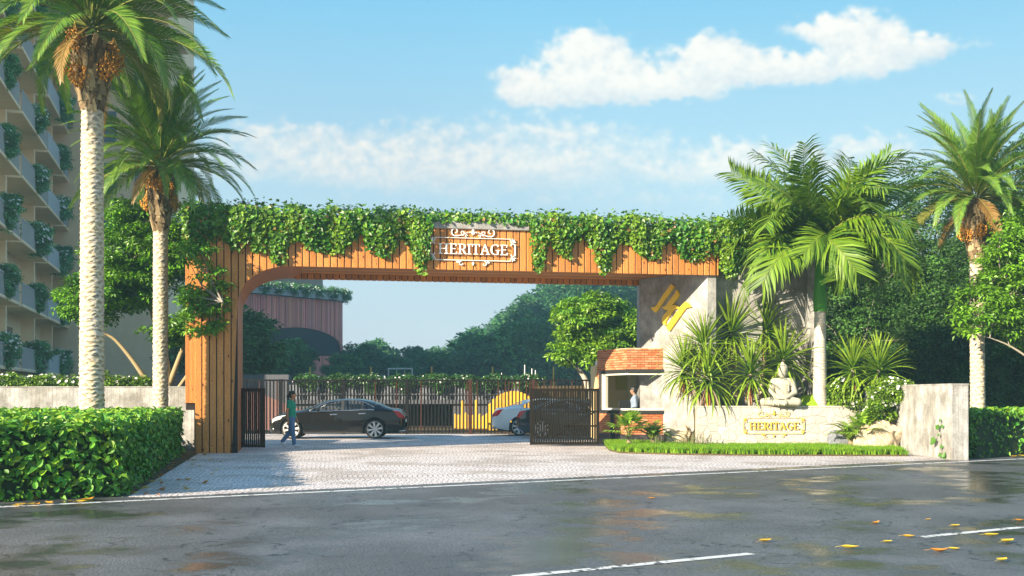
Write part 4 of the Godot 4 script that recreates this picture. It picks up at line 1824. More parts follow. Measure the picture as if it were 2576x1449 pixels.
# ---------------------------------------------------------------- broadleaved trees and shrubs
func crown(g: Node3D, blobs: Array, sprigs: Array, n_clump: int, per: int, spread: Vector3, ca: Color, cb: Color, size: float, from: Array, called := "crown", twigs := 0.35) -> void:
	var where := []
	var tints := []
	var total := 0.0
	for b in blobs:
		total += b[1].x * b[1].y * b[1].z
	var tw := MB.new()
	tw.col = Color(0.30, 0.26, 0.22)
	for k in n_clump:
		var pick := rng.randf() * total
		var b: Array = blobs[0]
		for q in blobs:
			pick -= q[1].x * q[1].y * q[1].z
			b = q
			if pick <= 0:
				break
		var c: Vector3 = b[0] + rdir() * b[1] * pow(rng.randf(), 0.28)
		var tone := rr(0.6, 1.2)
		var yel := rng.randf()
		for j in per:
			var d := rdir() * pow(rng.randf(), 0.45)
			var p := c + d * spread
			var nn := Vector3(rr(-0.7, 0.7), 1.0, rr(-0.7, 0.7)) + d * 0.5
			where.append(Transform3D(tilt(nn, rr(0, TAU), size * rr(0.7, 1.25)), p))
			var t := clampf(yel * 0.6 + rr(0, 0.4), 0, 1)
			var cc := ca.lerp(cb, t)
			tints.append(cc * (tone * rr(0.8, 1.2)))
		if twigs > 0 and rng.randf() < twigs and from.size():
			var best: Vector3 = from[0]
			for f in from:
				if f.distance_to(c) < best.distance_to(c):
					best = f
			var mid := best.lerp(c, 0.5) + Vector3(rr(-0.15, 0.15), rr(-0.2, 0.1), rr(-0.15, 0.15)) * minf(best.distance_to(c), 2.0)
			var w := 0.012 + 0.010 * best.distance_to(c)
			tw.tube([best, mid, c], [w, w * 0.6, w * 0.25], 4)
	if tw.v.size():
		part("branches", tw, M.bark_tint, g)
	var n := sprigs.size()
	for s in n:
		var w2 := []
		var t2 := []
		for i in range(s, where.size(), n):
			w2.append(where[i])
			t2.append(tints[i])
		swarm(called, sprigs[s], g, w2, t2)


func limbs(g: Node3D, lines: Array, c: Color, sides := 8) -> Array:  # thick stems; gives back points to hang twigs on
	var pts := []
	for L in lines:
		var mb := MB.new()
		mb.col = c
		var p := []
		var r := []
		for i in L.size():
			p.append(L[i][0])
			r.append(L[i][1])
		var pp := []
		var rp := []
		for i in p.size() - 1:
			for k in 4:
				var t := k / 4.0
				var a: Vector3 = p[maxi(i - 1, 0)]
				var b: Vector3 = p[mini(i + 2, p.size() - 1)]
				pp.append(p[i].cubic_interpolate(p[i + 1], a, b, t))
				rp.append(lerpf(r[i], r[i + 1], t))
		pp.append(p[-1])
		rp.append(r[-1])
		mb.tube(pp, rp, sides)
		part("trunk", mb, M.bark_tint, g)
		for i in range(pp.size() / 2, pp.size(), 2):
			pts.append(pp[i])
	return pts


var S := {}


func make_sprigs() -> void:
	S.fine = [sprig_mesh(M.leaf, 6, 0.085, 0.05, 0.07, 1), sprig_mesh(M.leaf, 6, 0.085, 0.055, 0.07, 2)]
	S.wide = [sprig_mesh(M.leaf, 7, 0.17, 0.085, 0.12, 3), sprig_mesh(M.leaf, 6, 0.16, 0.09, 0.12, 4)]
	S.far = [sprig_mesh(M.dull_leaf, 9, 0.34, 0.2, 0.32, 5), sprig_mesh(M.dull_leaf, 9, 0.36, 0.19, 0.32, 6)]
	S.dark = [sprig_mesh(M.dull_leaf, 8, 0.15, 0.085, 0.15, 7), sprig_mesh(M.dull_leaf, 8, 0.15, 0.09, 0.15, 8)]
	S.ivy = [leaf_mesh(M.leaf, 0.105, 0.105, 0.18, true)]
	S.ivy_big = leaf_mesh(M.leaf_plain, 0.11, 0.1, 0.18, true)
	S.hedge = [leaf_mesh(M.hedge_leaf, 0.15, 0.085, 0.22), leaf_mesh(M.hedge_leaf, 0.125, 0.075, 0.3)]


func flowering(called: String, label: String, at0: Vector3, blobs: Array, n: int, flowers: int, ca: Color, cb: Color, group := "", size := 1.0, category := "shrub") -> Node3D:
	var g := thing(called, label, category, at0, 0.0, group)
	crown(g, blobs, S.fine, n, 6, Vector3.ONE * 0.12 * size, ca, cb, size, [Vector3(0, 0, 0)], "foliage", 0.1)
	if flowers:
		var mb := MB.new()
		for k in 5:
			mb.xf = Transform3D(Basis(Vector3.UP, TAU * k / 5), Vector3.ZERO)
			mb.tri(Vector3(0, 0, 0), Vector3(0.03, 0.012, 0.016), Vector3(0.03, 0.012, -0.016))
		var me := mb.mesh(M.petal)
		var w := []
		var t := []
		for k in flowers:
			var b: Array = blobs[rng.randi() % blobs.size()]
			var d := rdir()
			d.y = absf(d.y) if rng.randf() < 0.7 else d.y
			w.append(Transform3D(tilt(d + Vector3(0, 0.4, 0.5), rr(0, TAU), size * rr(0.9, 1.6)), b[0] + d * b[1] * rr(0.95, 1.12)))
			t.append(Color(0.82, 0.82, 0.8))
		swarm("blossoms", me, g, w, t)
	return g


# ---------------------------------------------------------------- planting by the gateway
func make_ivy() -> void:
	# how far the ivy hangs down the boards: survey pixels [x, y]
	var low := [[462, 640], [480, 655], [505, 625], [530, 608], [560, 600], [575, 622], [600, 632], [625, 612], [650, 640], [668, 620], [684, 655], [700, 668], [716, 664], [724, 612], [745, 598], [775, 628], [800, 632], [835, 640], [868, 630], [895, 600], [905, 590], [925, 628], [950, 648], [985, 640], [1003, 606], [1022, 600], [1035, 630], [1048, 690], [1066, 684], [1078, 640], [1083, 560], [1085, 560]]
	var low2 := [[1331, 560], [1335, 610], [1343, 680], [1358, 688], [1370, 640], [1380, 600], [1398, 640], [1425, 650], [1440, 612], [1465, 598], [1490, 625], [1507, 685], [1522, 694], [1538, 650], [1550, 618], [1580, 612], [1612, 652], [1650, 655], [1672, 612], [1690, 605], [1705, 648], [1740, 655], [1765, 650], [1785, 636], [1806, 640], [1812, 680], [1835, 702], [1850, 690], [1870, 640], [1885, 610]]
	for half in 3:
		var label: String = ["thick green ivy hanging over the beam left of the white lettering", "thick green ivy hanging over the beam right of the white lettering", "low ivy growing along the top above the white lintel"][half]
		var prof: Array = [low, low2, [[1083, 557], [1120, 560], [1150, 556], [1200, 560], [1240, 558], [1290, 566], [1332, 570]]][half]
		var a := gate_x(prof[0][0])
		var b := gate_x(prof[-1][0])
		var g := thing("hanging_ivy", label, "ivy", gate_point((a + b) / 2, GATE_TOP, 0), GATE_TURN, "ivy on the gateway")
		var where := []
		var tints := []
		var stems := MB.new()
		stems.col = Color(0.16, 0.13, 0.07)
		var nz := FastNoiseLite.new()
		nz.seed = 90 + half
		nz.frequency = 0.9
		var n := int((b - a) / 0.034)
		for k in n:
			var x := a + (b - a) * (k + rng.randf()) / n
			var px := 0.0
			var s := 90.1
			for it in 3:
				px = 1288.0 + (x * 0.9813 - 7.66) * s
				s = 90.1 - (px - 598.0) * 0.00591
			var foot := EYE + (994.0 - lerps(prof, px) - rr(-7, 7)) / s
			var wav := nz.get_noise_1d(x * 1.3)
			var bulge := 0.17 + 0.2 * (0.5 + nz.get_noise_1d(x * 0.9 + 50))
			var top := GATE_TOP + 0.36 + 0.16 * wav + 0.10 * nz.get_noise_1d(x * 4.0)
			if half == 2:
				bulge = 0.1
				top = GATE_TOP + 0.30 + 0.30 * maxf(0, nz.get_noise_1d(x * 1.6)) + 0.1 * wav
			var drop := top - foot
			var m := int(drop / 0.042) + 2
			for j in m:
				var q := (j + rng.randf()) / m
				var y := top - drop * q
				var over := smoothstep(0.0, 0.16, q)
				var z := lerpf(-0.25, bulge, over) * (1.0 - 0.55 * smoothstep(0.55, 1.0, q)) + rr(-0.09, 0.07)
				if half == 2:
					z = rr(-0.5, 0.1) if q < 0.7 else rr(0.05, 0.18)
				var nn := Vector3(rr(-0.8, 0.8), lerpf(1.3, 0.35, over) + rr(-0.2, 0.5), lerpf(0.3, 1.0, over) + rr(-0.4, 0.4))
				where.append(Transform3D(tilt(nn, rr(0, TAU), rr(0.4, 1.25)), Vector3(x - (a + b) / 2 + rr(-0.06, 0.06), y - GATE_TOP, z)))
				tints.append(green(rr(0.4, 1.2), clampf(rng.randf() * 0.65 + 0.5 * wav, 0, 1)) if rng.randf() > 0.02 else Color(0.25, 0.15, 0.04))
			for j in 5:  # a loose fringe on top, reaching back over the trough
				where.append(Transform3D(tilt(Vector3(rr(-1, 1), 1, rr(-1, 1)), rr(0, TAU), rr(0.6, 1.1)), Vector3(x - (a + b) / 2, 0.1 + rr(-0.1, top - GATE_TOP + rr(0.0, 0.08)), rr(-1.0, 0.0))))
				tints.append(green(rr(0.6, 1.2), rng.randf() * 0.5))
			if k % 9 == 0:
				stems.tube([Vector3(x - (a + b) / 2, 0.1, -0.1), Vector3(x - (a + b) / 2, 0.05, bulge * 0.6), Vector3(x - (a + b) / 2 + rr(-0.1, 0.1), foot - GATE_TOP, 0.07)], [0.008, 0.007, 0.004], 4)
		part("stems", stems, M.twig, g)
		swarm("leaves", S.ivy[0], g, where, tints)


func hedge(label: String, poly: Array, H: float, dens: float, at0: Vector3) -> void:  # poly: plan corners, counter-clockwise seen from above
	var g := thing("clipped_hedge", label, "hedge", at0)
	var mb := MB.new()
	mb.col = Color(0.012, 0.035, 0.006)  # solid core, near-black green standing in for shade inside the hedge
	var cen := Vector2.ZERO
	for p in poly:
		cen += p
	cen /= poly.size()
	var inner := []
	for p in poly:
		inner.append(p - Vector2(at0.x, at0.z) + (cen - p).normalized() * 0.22)
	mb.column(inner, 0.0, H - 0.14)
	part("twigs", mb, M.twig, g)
	var where := []
	var tints := []
	for i in poly.size():
		var a: Vector2 = poly[i]
		var b: Vector2 = poly[(i + 1) % poly.size()]
		var L := a.distance_to(b)
		var mid := (a + b) / 2
		if mid.length() > 42:
			continue
		var out := (mid - cen).normalized()
		var d := (b - a) / L
		var nn := Vector2(d.y, -d.x)
		if nn.dot(out) < 0:
			nn = -nn
		if nn.dot(mid) > 0:
			continue
		var far := clampf((mid.length() - 14.0) / 16.0, 0, 1)
		var count := int(L * H * dens * lerpf(1.0, 0.8, far))
		for k in count:
			var y := H * pow(rng.randf(), 0.9)
			var p := a + d * L * rng.randf() + nn * (rr(-0.14, 0.05) - 0.05 * absf(sin(y * 3 + k)))
			var n3 := Vector3(nn.x, rr(-0.1, 1.0), nn.y) + rdir() * 0.75
			where.append(Transform3D(tilt(n3, rr(0, TAU), rr(0.45, 1.25)), Vector3(p.x - at0.x, y, p.y - at0.z)))
			tints.append(green(rr(0.65, 1.5), rng.randf() * rng.randf() * 0.8) if rng.randf() > 0.012 else Color(0.3, 0.22, 0.04))
	var box := Rect2(poly[0], Vector2.ZERO)
	for p in poly:
		box = box.expand(p)
	var cnt := int(box.get_area() * dens * 0.5)
	var pv := PackedVector2Array(poly)
	for k in cnt:  # the top, with young shoots standing up
		var p := Vector2(rr(box.position.x, box.end.x), rr(box.position.y, box.end.y))
		if p.length() > 42 or not Geometry2D.is_point_in_polygon(p, pv):
			continue
		var n3 := Vector3(rr(-0.9, 0.9), 1.0, rr(-0.5, 1.0))
		where.append(Transform3D(tilt(n3, rr(0, TAU), rr(0.8, 1.35)), Vector3(p.x - at0.x, H - 0.12 + rr(-0.05, 0.16), p.y - at0.z)))
		tints.append(green(rr(0.8, 1.4), rng.randf() * 0.8))
	for s in 2:
		var w2 := []
		var t2 := []
		for i in range(s, where.size(), 2):
			w2.append(where[i])
			t2.append(tints[i])
		swarm("leaves", S.hedge[s], g, w2, t2)


func make_hedges() -> void:
	hedge("broad clipped green hedge along the road left of the drive", [Vector2(-6.2, -18.05), Vector2(-9.25, -31.8), Vector2(-24, -31.8), Vector2(-24, -8.0), Vector2(-9.9, -15.7)], 1.2, 330, Vector3(-9, 0, -22))
	hedge("clipped green hedge along the road right of the boundary wall", [Vector2(11.75, -29.0), Vector2(24.0, -36.4), Vector2(24.0, -38.5), Vector2(11.75, -31.5)], 1.2, 300, Vector3(16, 0, -33))


func make_palms() -> void:
	make_date_parts()
	date_palm("tallest date palm in the hedge at the far left, crown cut by the frame", Vector3(-10.76, 0, -29.0), 10.3, 0.31, 0.25, 1, 1.19, Vector2(0.02, 0))
	date_palm("date palm with orange fruit directly left of the timber pillar", Vector3(-10.02, 0, -32.3), 7.65, 0.21, 0.19, 2, 0.84, Vector2(0, 0))
	date_palm("date palm standing in the right hedge against the dark trees", Vector3(14.15, 0, -34.4), 7.1, 0.215, 0.19, 4, 0.86, Vector2(-0.05, 0), 0.2)
	royal_palm(Vector3(9.27, 0, -34.1))


func make_dragon_trees() -> void:
	make_blades()
	var base := at(1880, 1000, 34.6)
	base.y = 1.05
	var heads := [[1840, 838, 34.9, 1.05], [1927, 832, 35.1, 0.95], [1772, 872, 34.4, 1.0], [1782, 950, 34.0, 1.05], [1889, 940, 34.0, 0.95], [1972, 905, 34.4, 1.0], [1722, 930, 34.6, 0.95]]
	var names := ["dragon tree with the highest leaf head in front of the pillar", "dragon tree high at the right of the clump by the wall slabs", "dragon tree with a slender head left in the clump above the booth window", "dragon tree with a low head hanging over the stone wall's left end", "dragon tree with a low head in the middle of the clump", "dragon tree directly behind the seated statue's head", "dragon tree leaning over the booth window at the clump's left edge"]
	for i in heads.size():
		var h: Array = heads[i]
		var p := at(h[0], h[1], h[2])
		var foot := Vector3(lerpf(p.x, base.x, 0.45), 0.9, -clampf(h[2] + 0.2, 34.0, 34.75))
		dragon_tree(names[i], foot, [[p - foot, h[3]]], "dragon trees behind the stone wall")
	var p1 := at(2145, 930, 33.9)
	var p2 := at(2211, 932, 33.6)
	var f := at(2172, 1062, 33.5)
	f.y = 0.25
	dragon_tree("two headed dragon tree forking beside the stone wall's right end", f, [[p1 - f, 0.95], [p2 - f, 1.0]], "")


func make_broadleaf() -> void:
	# the bright tree behind the planter wall, with boughs in front of the gateway
	var o := Vector3(-10.35, 1.6, -34.6)
	var g := thing("garden_tree", "bright green many stemmed tree behind the planter wall, left of the pillar", "tree", o)
	var base := [o]  # where the tree being built stands
	var line := func(list: Array) -> Array:
		var r := []
		for q in list:
			r.append([at(q[0], q[1], q[2]) - base[0], q[3]])
		return r
	var pts := limbs(g, [
		line.call([[425, 985, 34.6, 0.13], [415, 900, 34.6, 0.11], [395, 830, 34.5, 0.085], [375, 760, 34.4, 0.06], [350, 640, 34.2, 0.035], [345, 560, 34.0, 0.015]]),
		line.call([[385, 985, 34.5, 0.085], [340, 915, 34.4, 0.07], [290, 855, 34.3, 0.05], [250, 830, 34.2, 0.03], [200, 760, 34.0, 0.014]]),
		line.call([[425, 970, 34.6, 0.09], [455, 890, 34.5, 0.075], [480, 820, 34.2, 0.05], [495, 720, 33.6, 0.03], [500, 640, 33.2, 0.014]]),
		line.call([[450, 975, 34.5, 0.06], [510, 890, 33.4, 0.05], [540, 850, 32.2, 0.035], [560, 760, 31.0, 0.014]])], Color(0.34, 0.26, 0.14))
	var ca := Color(0.06, 0.21, 0.01)
	var cb := Color(0.20, 0.42, 0.016)
	var E := func(px: float, py: float, dz: float, rx: float, ry: float, rz: float) -> Array:
		return [at(px, py, dz) - base[0], Vector3(rx, ry, rz)]
	crown(g, [E.call(345, 650, 34.2, 1.5, 1.45, 1.3), E.call(235, 745, 34.0, 1.05, 0.85, 1.0), E.call(330, 545, 34.3, 0.9, 0.7, 0.9), E.call(450, 620, 33.9, 0.9, 1.1, 0.9), E.call(505, 770, 31.4, 0.72, 0.85, 0.55), E.call(530, 700, 31.1, 0.6, 0.55, 0.35), E.call(495, 640, 31.0, 0.4, 0.7, 0.3), E.call(480, 560, 32.4, 0.5, 0.6, 0.4), E.call(440, 830, 33.6, 0.8, 0.6, 0.7), E.call(300, 720, 33.8, 1.1, 0.8, 1.0)], S.wide, 500, 13, Vector3(0.34, 0.13, 0.34), ca, cb, 0.8, pts)
	# small tree just behind it
	# the bright tree right of the drive, behind the fence
	o = at(1500, 1070, 49.5)
	o.y = 0
	base[0] = o
	g = thing("garden_tree", "bright layered tree behind the fence left of the concrete pillar", "tree", o)
	var pts2 := limbs(g, [
		line.call([[1490, 1060, 49.5, 0.16], [1475, 960, 49.5, 0.12], [1440, 910, 49.4, 0.08], [1420, 860, 49.3, 0.03]]),
		line.call([[1500, 1060, 49.5, 0.15], [1500, 950, 49.5, 0.11], [1500, 870, 49.5, 0.07], [1490, 780, 49.5, 0.03]]),
		line.call([[1505, 1060, 49.5, 0.12], [1525, 940, 49.5, 0.09], [1560, 860, 49.5, 0.06], [1590, 800, 49.5, 0.02]])], Color(0.5, 0.45, 0.36))
	crown(g, [E.call(1470, 800, 49.4, 1.3, 1.1, 1.2), E.call(1500, 765, 49.5, 1.2, 0.55, 1.1), E.call(1430, 880, 49.3, 0.95, 0.6, 1.0), E.call(1540, 870, 49.4, 1.1, 0.9, 1.0), E.call(1600, 830, 49.6, 0.9, 1.0, 1.0), E.call(1510, 900, 49.0, 0.9, 0.5, 0.9)], S.wide, 300, 13, Vector3(0.42, 0.13, 0.42), ca, Color(0.28, 0.48, 0.018), 1.0, pts2)
	# the bright tree at the right edge, in front of the palm
	o = Vector3(16.3, 0, -33.4)
	base[0] = o
	g = thing("garden_tree", "bright green tree at the right edge with boughs across the palm trunk", "tree", o)
	pts2 = limbs(g, [
		line.call([[2690, 1080, 33.4, 0.17], [2660, 960, 33.2, 0.13], [2590, 870, 33.0, 0.09], [2560, 790, 33.0, 0.05], [2520, 700, 32.9, 0.02]]),
		line.call([[2660, 960, 33.2, 0.08], [2600, 910, 32.9, 0.035], [2540, 870, 32.8, 0.028], [2490, 850, 32.7, 0.016]]),
		line.call([[2680, 1000, 33.3, 0.12], [2690, 860, 33.3, 0.09], [2660, 720, 33.2, 0.06], [2620, 600, 33.1, 0.03]])], Color(0.36, 0.31, 0.24))
	crown(g, [E.call(2545, 660, 33.0, 0.95, 1.1, 0.9), E.call(2490, 770, 32.8, 0.95, 0.75, 0.8), E.call(2590, 800, 33.0, 0.9, 0.9, 0.9), E.call(2640, 620, 33.2, 1.0, 1.3, 1.0), E.call(2450, 810, 32.7, 0.55, 0.4, 0.5), E.call(2570, 560, 33.0, 0.6, 0.5, 0.6)], S.wide, 300, 13, Vector3(0.34, 0.13, 0.34), Color(0.05, 0.15, 0.008), cb, 0.8, pts2)


func make_far_trees() -> void:
	# dense dark trees on the right
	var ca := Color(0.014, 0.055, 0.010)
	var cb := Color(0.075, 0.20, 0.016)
	var spec := [
		[2150, 760, 46.0, 3.2, 4.6, 2.5, "dense dark tree behind the royal palm trunk"], [2330, 700, 47.5, 3.2, 5.4, 2.6, "dense dark tree between the two right hand palms"], [2500, 760, 44.0, 3.0, 4.8, 2.4, "dense dark tree with low arching boughs behind the right hedge"], [2650, 640, 45.0, 3.2, 5.6, 2.6, "dense dark tree cut by the right edge of the frame"], [2250, 900, 44.5, 3.0, 3.0, 2.0, "dark rounded tree low behind the flowering bush"], [2400, 900, 44.5, 2.8, 3.0, 2.0, "dark rounded tree low behind the boundary wall"], [1985, 720, 46.5, 2.6, 4.2, 2.2, "dense dark tree hidden mostly behind the wall slabs"]]
	for s in spec:
		var c := at(s[0], s[1], s[2])
		var o := Vector3(c.x, 0, c.z)
		var g := thing("shade_tree", s[6], "tree", o, 0.0, "")
		var lines := [[[Vector3(0, 0, 0), 0.34], [Vector3(0.1, 1.5, 0), 0.28], [Vector3(-0.2, c.y * 0.7, 0), 0.18], [Vector3(0, c.y, 0), 0.06]]]
		for k in 3:
			var t := TAU * k / 3 + rr(0, 1)
			lines.append([[Vector3(0.05, 0.7, 0), 0.17], [Vector3(cos(t) * 0.9, 2.0, sin(t) * 0.9), 0.12], [Vector3(cos(t) * 2.0, 3.6, sin(t) * 2.0), 0.05]])
		var pts := limbs(g, lines, Color(0.07, 0.055, 0.04), 7)
		var R := Vector3(s[3], s[4], s[5])
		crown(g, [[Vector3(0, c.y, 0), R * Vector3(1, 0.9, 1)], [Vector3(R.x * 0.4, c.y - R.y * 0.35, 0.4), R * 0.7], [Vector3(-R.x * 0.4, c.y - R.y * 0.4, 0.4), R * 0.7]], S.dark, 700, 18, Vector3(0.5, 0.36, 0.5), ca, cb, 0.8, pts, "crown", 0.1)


func make_flowers() -> void:
	var ca := Color(0.05, 0.14, 0.015)
	var cb := Color(0.28, 0.45, 0.03)
	var labels := ["low white flowering shrub on the planter wall at the far left", "white flowering shrub on the planter wall left of the tall palm trunk", "white flowering shrub on the planter wall between the two palm trunks"]
	var xs := [[55, 1.5], [150, 1.2], [300, 1.3]]
	for i in 3:
		flowering("flowering_shrub", labels[i], Vector3(at(xs[i][0], 960, 34.15).x, 1.68, -34.15), [[Vector3(-0.5, 0.28, 0), Vector3(0.75, 0.28, 0.25)], [Vector3(0.5, 0.25, 0), Vector3(0.75, 0.25, 0.25)]], 120, 46, ca, cb, "shrubs on the planter wall")
	var o := Vector3(at(2245, 1000, 32.9).x, 0.9, -32.9)
	var base := [o]
	var P := func(px: float, py: float, dz: float) -> Vector3:
		return at(px, py, dz) - base[0]
	flowering("flowering_bush", "white flowering bush spilling over the pale boundary wall", o, [[P.call(2240, 985, 32.6), Vector3(0.55, 0.38, 0.45)], [P.call(2215, 1025, 32.4), Vector3(0.42, 0.4, 0.4)], [P.call(2272, 985, 32.2), Vector3(0.33, 0.3, 0.4)], [P.call(2190, 1050, 32.6), Vector3(0.26, 0.25, 0.3)]], 330, 130, ca, cb)
	o = Vector3(at(2120, 1000, 33.9).x, 0.9, -33.9)
	base[0] = o
	flowering("flowering_bush", "small white flowering bush behind the mossy mound", o, [[P.call(2118, 985, 33.9), Vector3(0.32, 0.42, 0.3)], [P.call(2140, 1015, 33.8), Vector3(0.35, 0.25, 0.3)]], 130, 40, ca, cb)


func make_lawn() -> void:
	# the planted bed in front of the stone wall
	var poly := [spot(1534, 1135), spot(1560, 1141), spot(1700, 1145), spot(1900, 1147.5), spot(2284, 1148.5), Vector3(11.0, 0, -33.5), Vector3(5.4, 0, -35.0), Vector3(2.95, 0, -36.35)]
	var pv := PackedVector2Array()
	for p in poly:
		pv.append(Vector2(p.x, p.z))
	var mb := MB.new()
	mb.column(Array(pv), 0.0, 0.05)
	structure("planting_bed", mb, M.soil)
	var bl := MB.new()
	for k in 7:
		var t := TAU * k / 7 + 0.3 * (k % 2)
		var d := Vector3(cos(t), 0, sin(t))
		var s := Vector3(-sin(t), 0, cos(t)) * 0.009
		var q := 0.75 + 0.08 * k
		bl.col = Color(q, q, q)
		var o := d * 0.02
		var m1 := o + d * 0.03 + Vector3(0, 0.1, 0)
		bl.quad(o - s, o + s, m1 + s * 0.8, m1 - s * 0.8)
		bl.tri(m1 - s * 0.8, m1 + s * 0.8, o + d * 0.085 + Vector3(0, 0.165, 0))
	var me := bl.mesh(M.leaf)
	var w := []
	var t := []
	var box := Rect2(pv[0], Vector2.ZERO)
	for p in pv:
		box = box.expand(p)
	for k in 15000:
		var p := Vector2(rr(box.position.x, box.end.x), rr(box.position.y, box.end.y))
		if not Geometry2D.is_point_in_polygon(p, pv):
			continue
		w.append(Transform3D(Basis(Vector3.UP, rr(0, TAU)).scaled(Vector3(1, rr(0.6, 1.25), 1)), Vector3(p.x, 0.045, p.y)))
		t.append(green(rr(0.9, 1.5), rr(0.2, 0.75)))
	var o := swarm("lawn_grass", me, self, w, t)
	tag(o, "strip of bright green lawn grass in front of the stone wall and booth", "grass", "", "stuff")


func make_small_plants() -> void:
	var fan := [fan_leaf_mesh(M.frond, Color(0.12, 0.27, 0.02), Color(0.32, 0.48, 0.05), 1), fan_leaf_mesh(M.frond, Color(0.10, 0.25, 0.02), Color(0.28, 0.45, 0.04), 2)]
	var feather := frond_mesh(M.frond, 0.8, 30, 0.2, 0.022, 1.1, 1.5, 0.25, 0.15, Color(0.08, 0.22, 0.015), Color(0.24, 0.42, 0.03), 600)
	var spec := [[1582, 1112, 33.6, 0, "small fan palm with pale leaves beside the booth's marble base"], [1642, 1098, 34.2, 1, "small feathery palm in front of the booth's lower bricks"], [2168, 1118, 32.3, 0, "small fan palm beside the boulder at the stone wall's end"], [2140, 1100, 32.6, 1, "small feathery palm arching before the stone wall's right end"]]
	for s in spec:
		var p := at(s[0], s[1], s[2])
		var g := thing("young_palm", s[4], "palm", Vector3(p.x, 0.03, p.z), 0.0, "small palms in the planting bed")
		var mb := MB.new()
		mb.col = Color(0.3, 0.22, 0.13)
		var H: float = 0.3 if s[3] == 0 else 0.25
		mb.tube([Vector3.ZERO, Vector3(0, H * 0.6, 0), Vector3(0, H + 0.05, 0)], [0.09, 0.075, 0.05], 8)
		part("trunk", mb, M.bark_tint, g)
		if s[3] == 0:
			for k in 13:
				var t := k * 2.39996
				var e := lerpf(0.9, -0.35, k / 13.0)
				put("leaf", fan[k % 2], g, Transform3D(Basis(Vector3.UP, t) * Basis(Vector3.BACK, e).scaled(Vector3.ONE * rr(0.85, 1.1)), Vector3(0, H, 0)))
		else:
			for k in 17:
				var t := k * 2.39996 + 1.0
				put("frond", feather, g, Transform3D(Basis(Vector3.UP, t) * Basis(Vector3.BACK, lerpf(0.35, -0.35, k / 17.0)).scaled(Vector3.ONE * rr(0.85, 1.25)), Vector3(0, H, 0)))
	# tufts
	var blade := [blade_mesh(M.frond, 0.5, 0.016, 0.5, Color(0.10, 0.15, 0.05), Color(0.27, 0.29, 0.12), 700), blade_mesh(M.frond, 0.45, 0.02, 0.25, Color(0.16, 0.17, 0.07), Color(0.38, 0.30, 0.17), 701)]
	var tufts := [[1750, 1118, 33.0, 1.3, "spiky tuft of pale reddish blades before the pillar's foot"], [1655, 1122, 33.2, 0.85, "fine grassy tuft under the feathery palm by the booth"], [1590, 1122, 33.4, 0.6, "low grassy tuft at the foot of the fan palm by the booth"], [1710, 1124, 33.3, 0.8, "fine grassy tuft left of the spiky reddish one"], [2140, 1128, 31.9, 0.7, "low grassy tuft under the palms beside the boulder"]]
	for s in tufts:
		var p := at(s[0], s[1], s[2])
		var g := thing("grass_tuft", s[4], "grass", Vector3(p.x, 0.04, p.z), 0.0, "grass tufts in the planting bed")
		for k in 60:
			var b := Basis(Vector3.UP, rr(0, TAU)) * Basis(Vector3.BACK, rr(0.55, 1.5))
			put("blade", blade[k % 2 if s[3] > 1 else 0], g, Transform3D(b.scaled(Vector3.ONE * s[3] * rr(0.6, 1.15)), Vector3(rr(-0.16, 0.16) * s[3], 0, rr(-0.12, 0.12) * s[3])))
	# creeper on the boundary wall
	var g := thing("creeper", "thin ivy creeper climbing the face of the boundary wall", "ivy", Vector3(10.94, 0, -28.9))
	var mb := MB.new()
	mb.col = Color(0.16, 0.13, 0.07)
	mb.tube([Vector3(0.0, 0, 0.1), Vector3(0.005, 0.3, 0.02), Vector3(0.01, 0.6, -0.06), Vector3(0.01, 0.95, 0.02)], [0.006, 0.005, 0.004, 0.003], 4)
	part("stem", mb, M.twig, g)
	for q in [[0.02, 0.15, 1.5], [0.1, -0.05, 1.2], [0.3, 0.05, 1.0], [0.48, -0.3, 2.0], [0.62, -0.02, 0.8], [0.78, -0.05, 1.5], [0.82, 0.1, 1.0], [0.95, 0.03, 0.8], [0.06, 0.28, 1.3]]:
		put("leaf", S.ivy_big, g, Transform3D(tilt(Vector3(-1, 0.3, 0.5), rr(0, TAU), q[2]), Vector3(-0.03, q[0], q[1])))


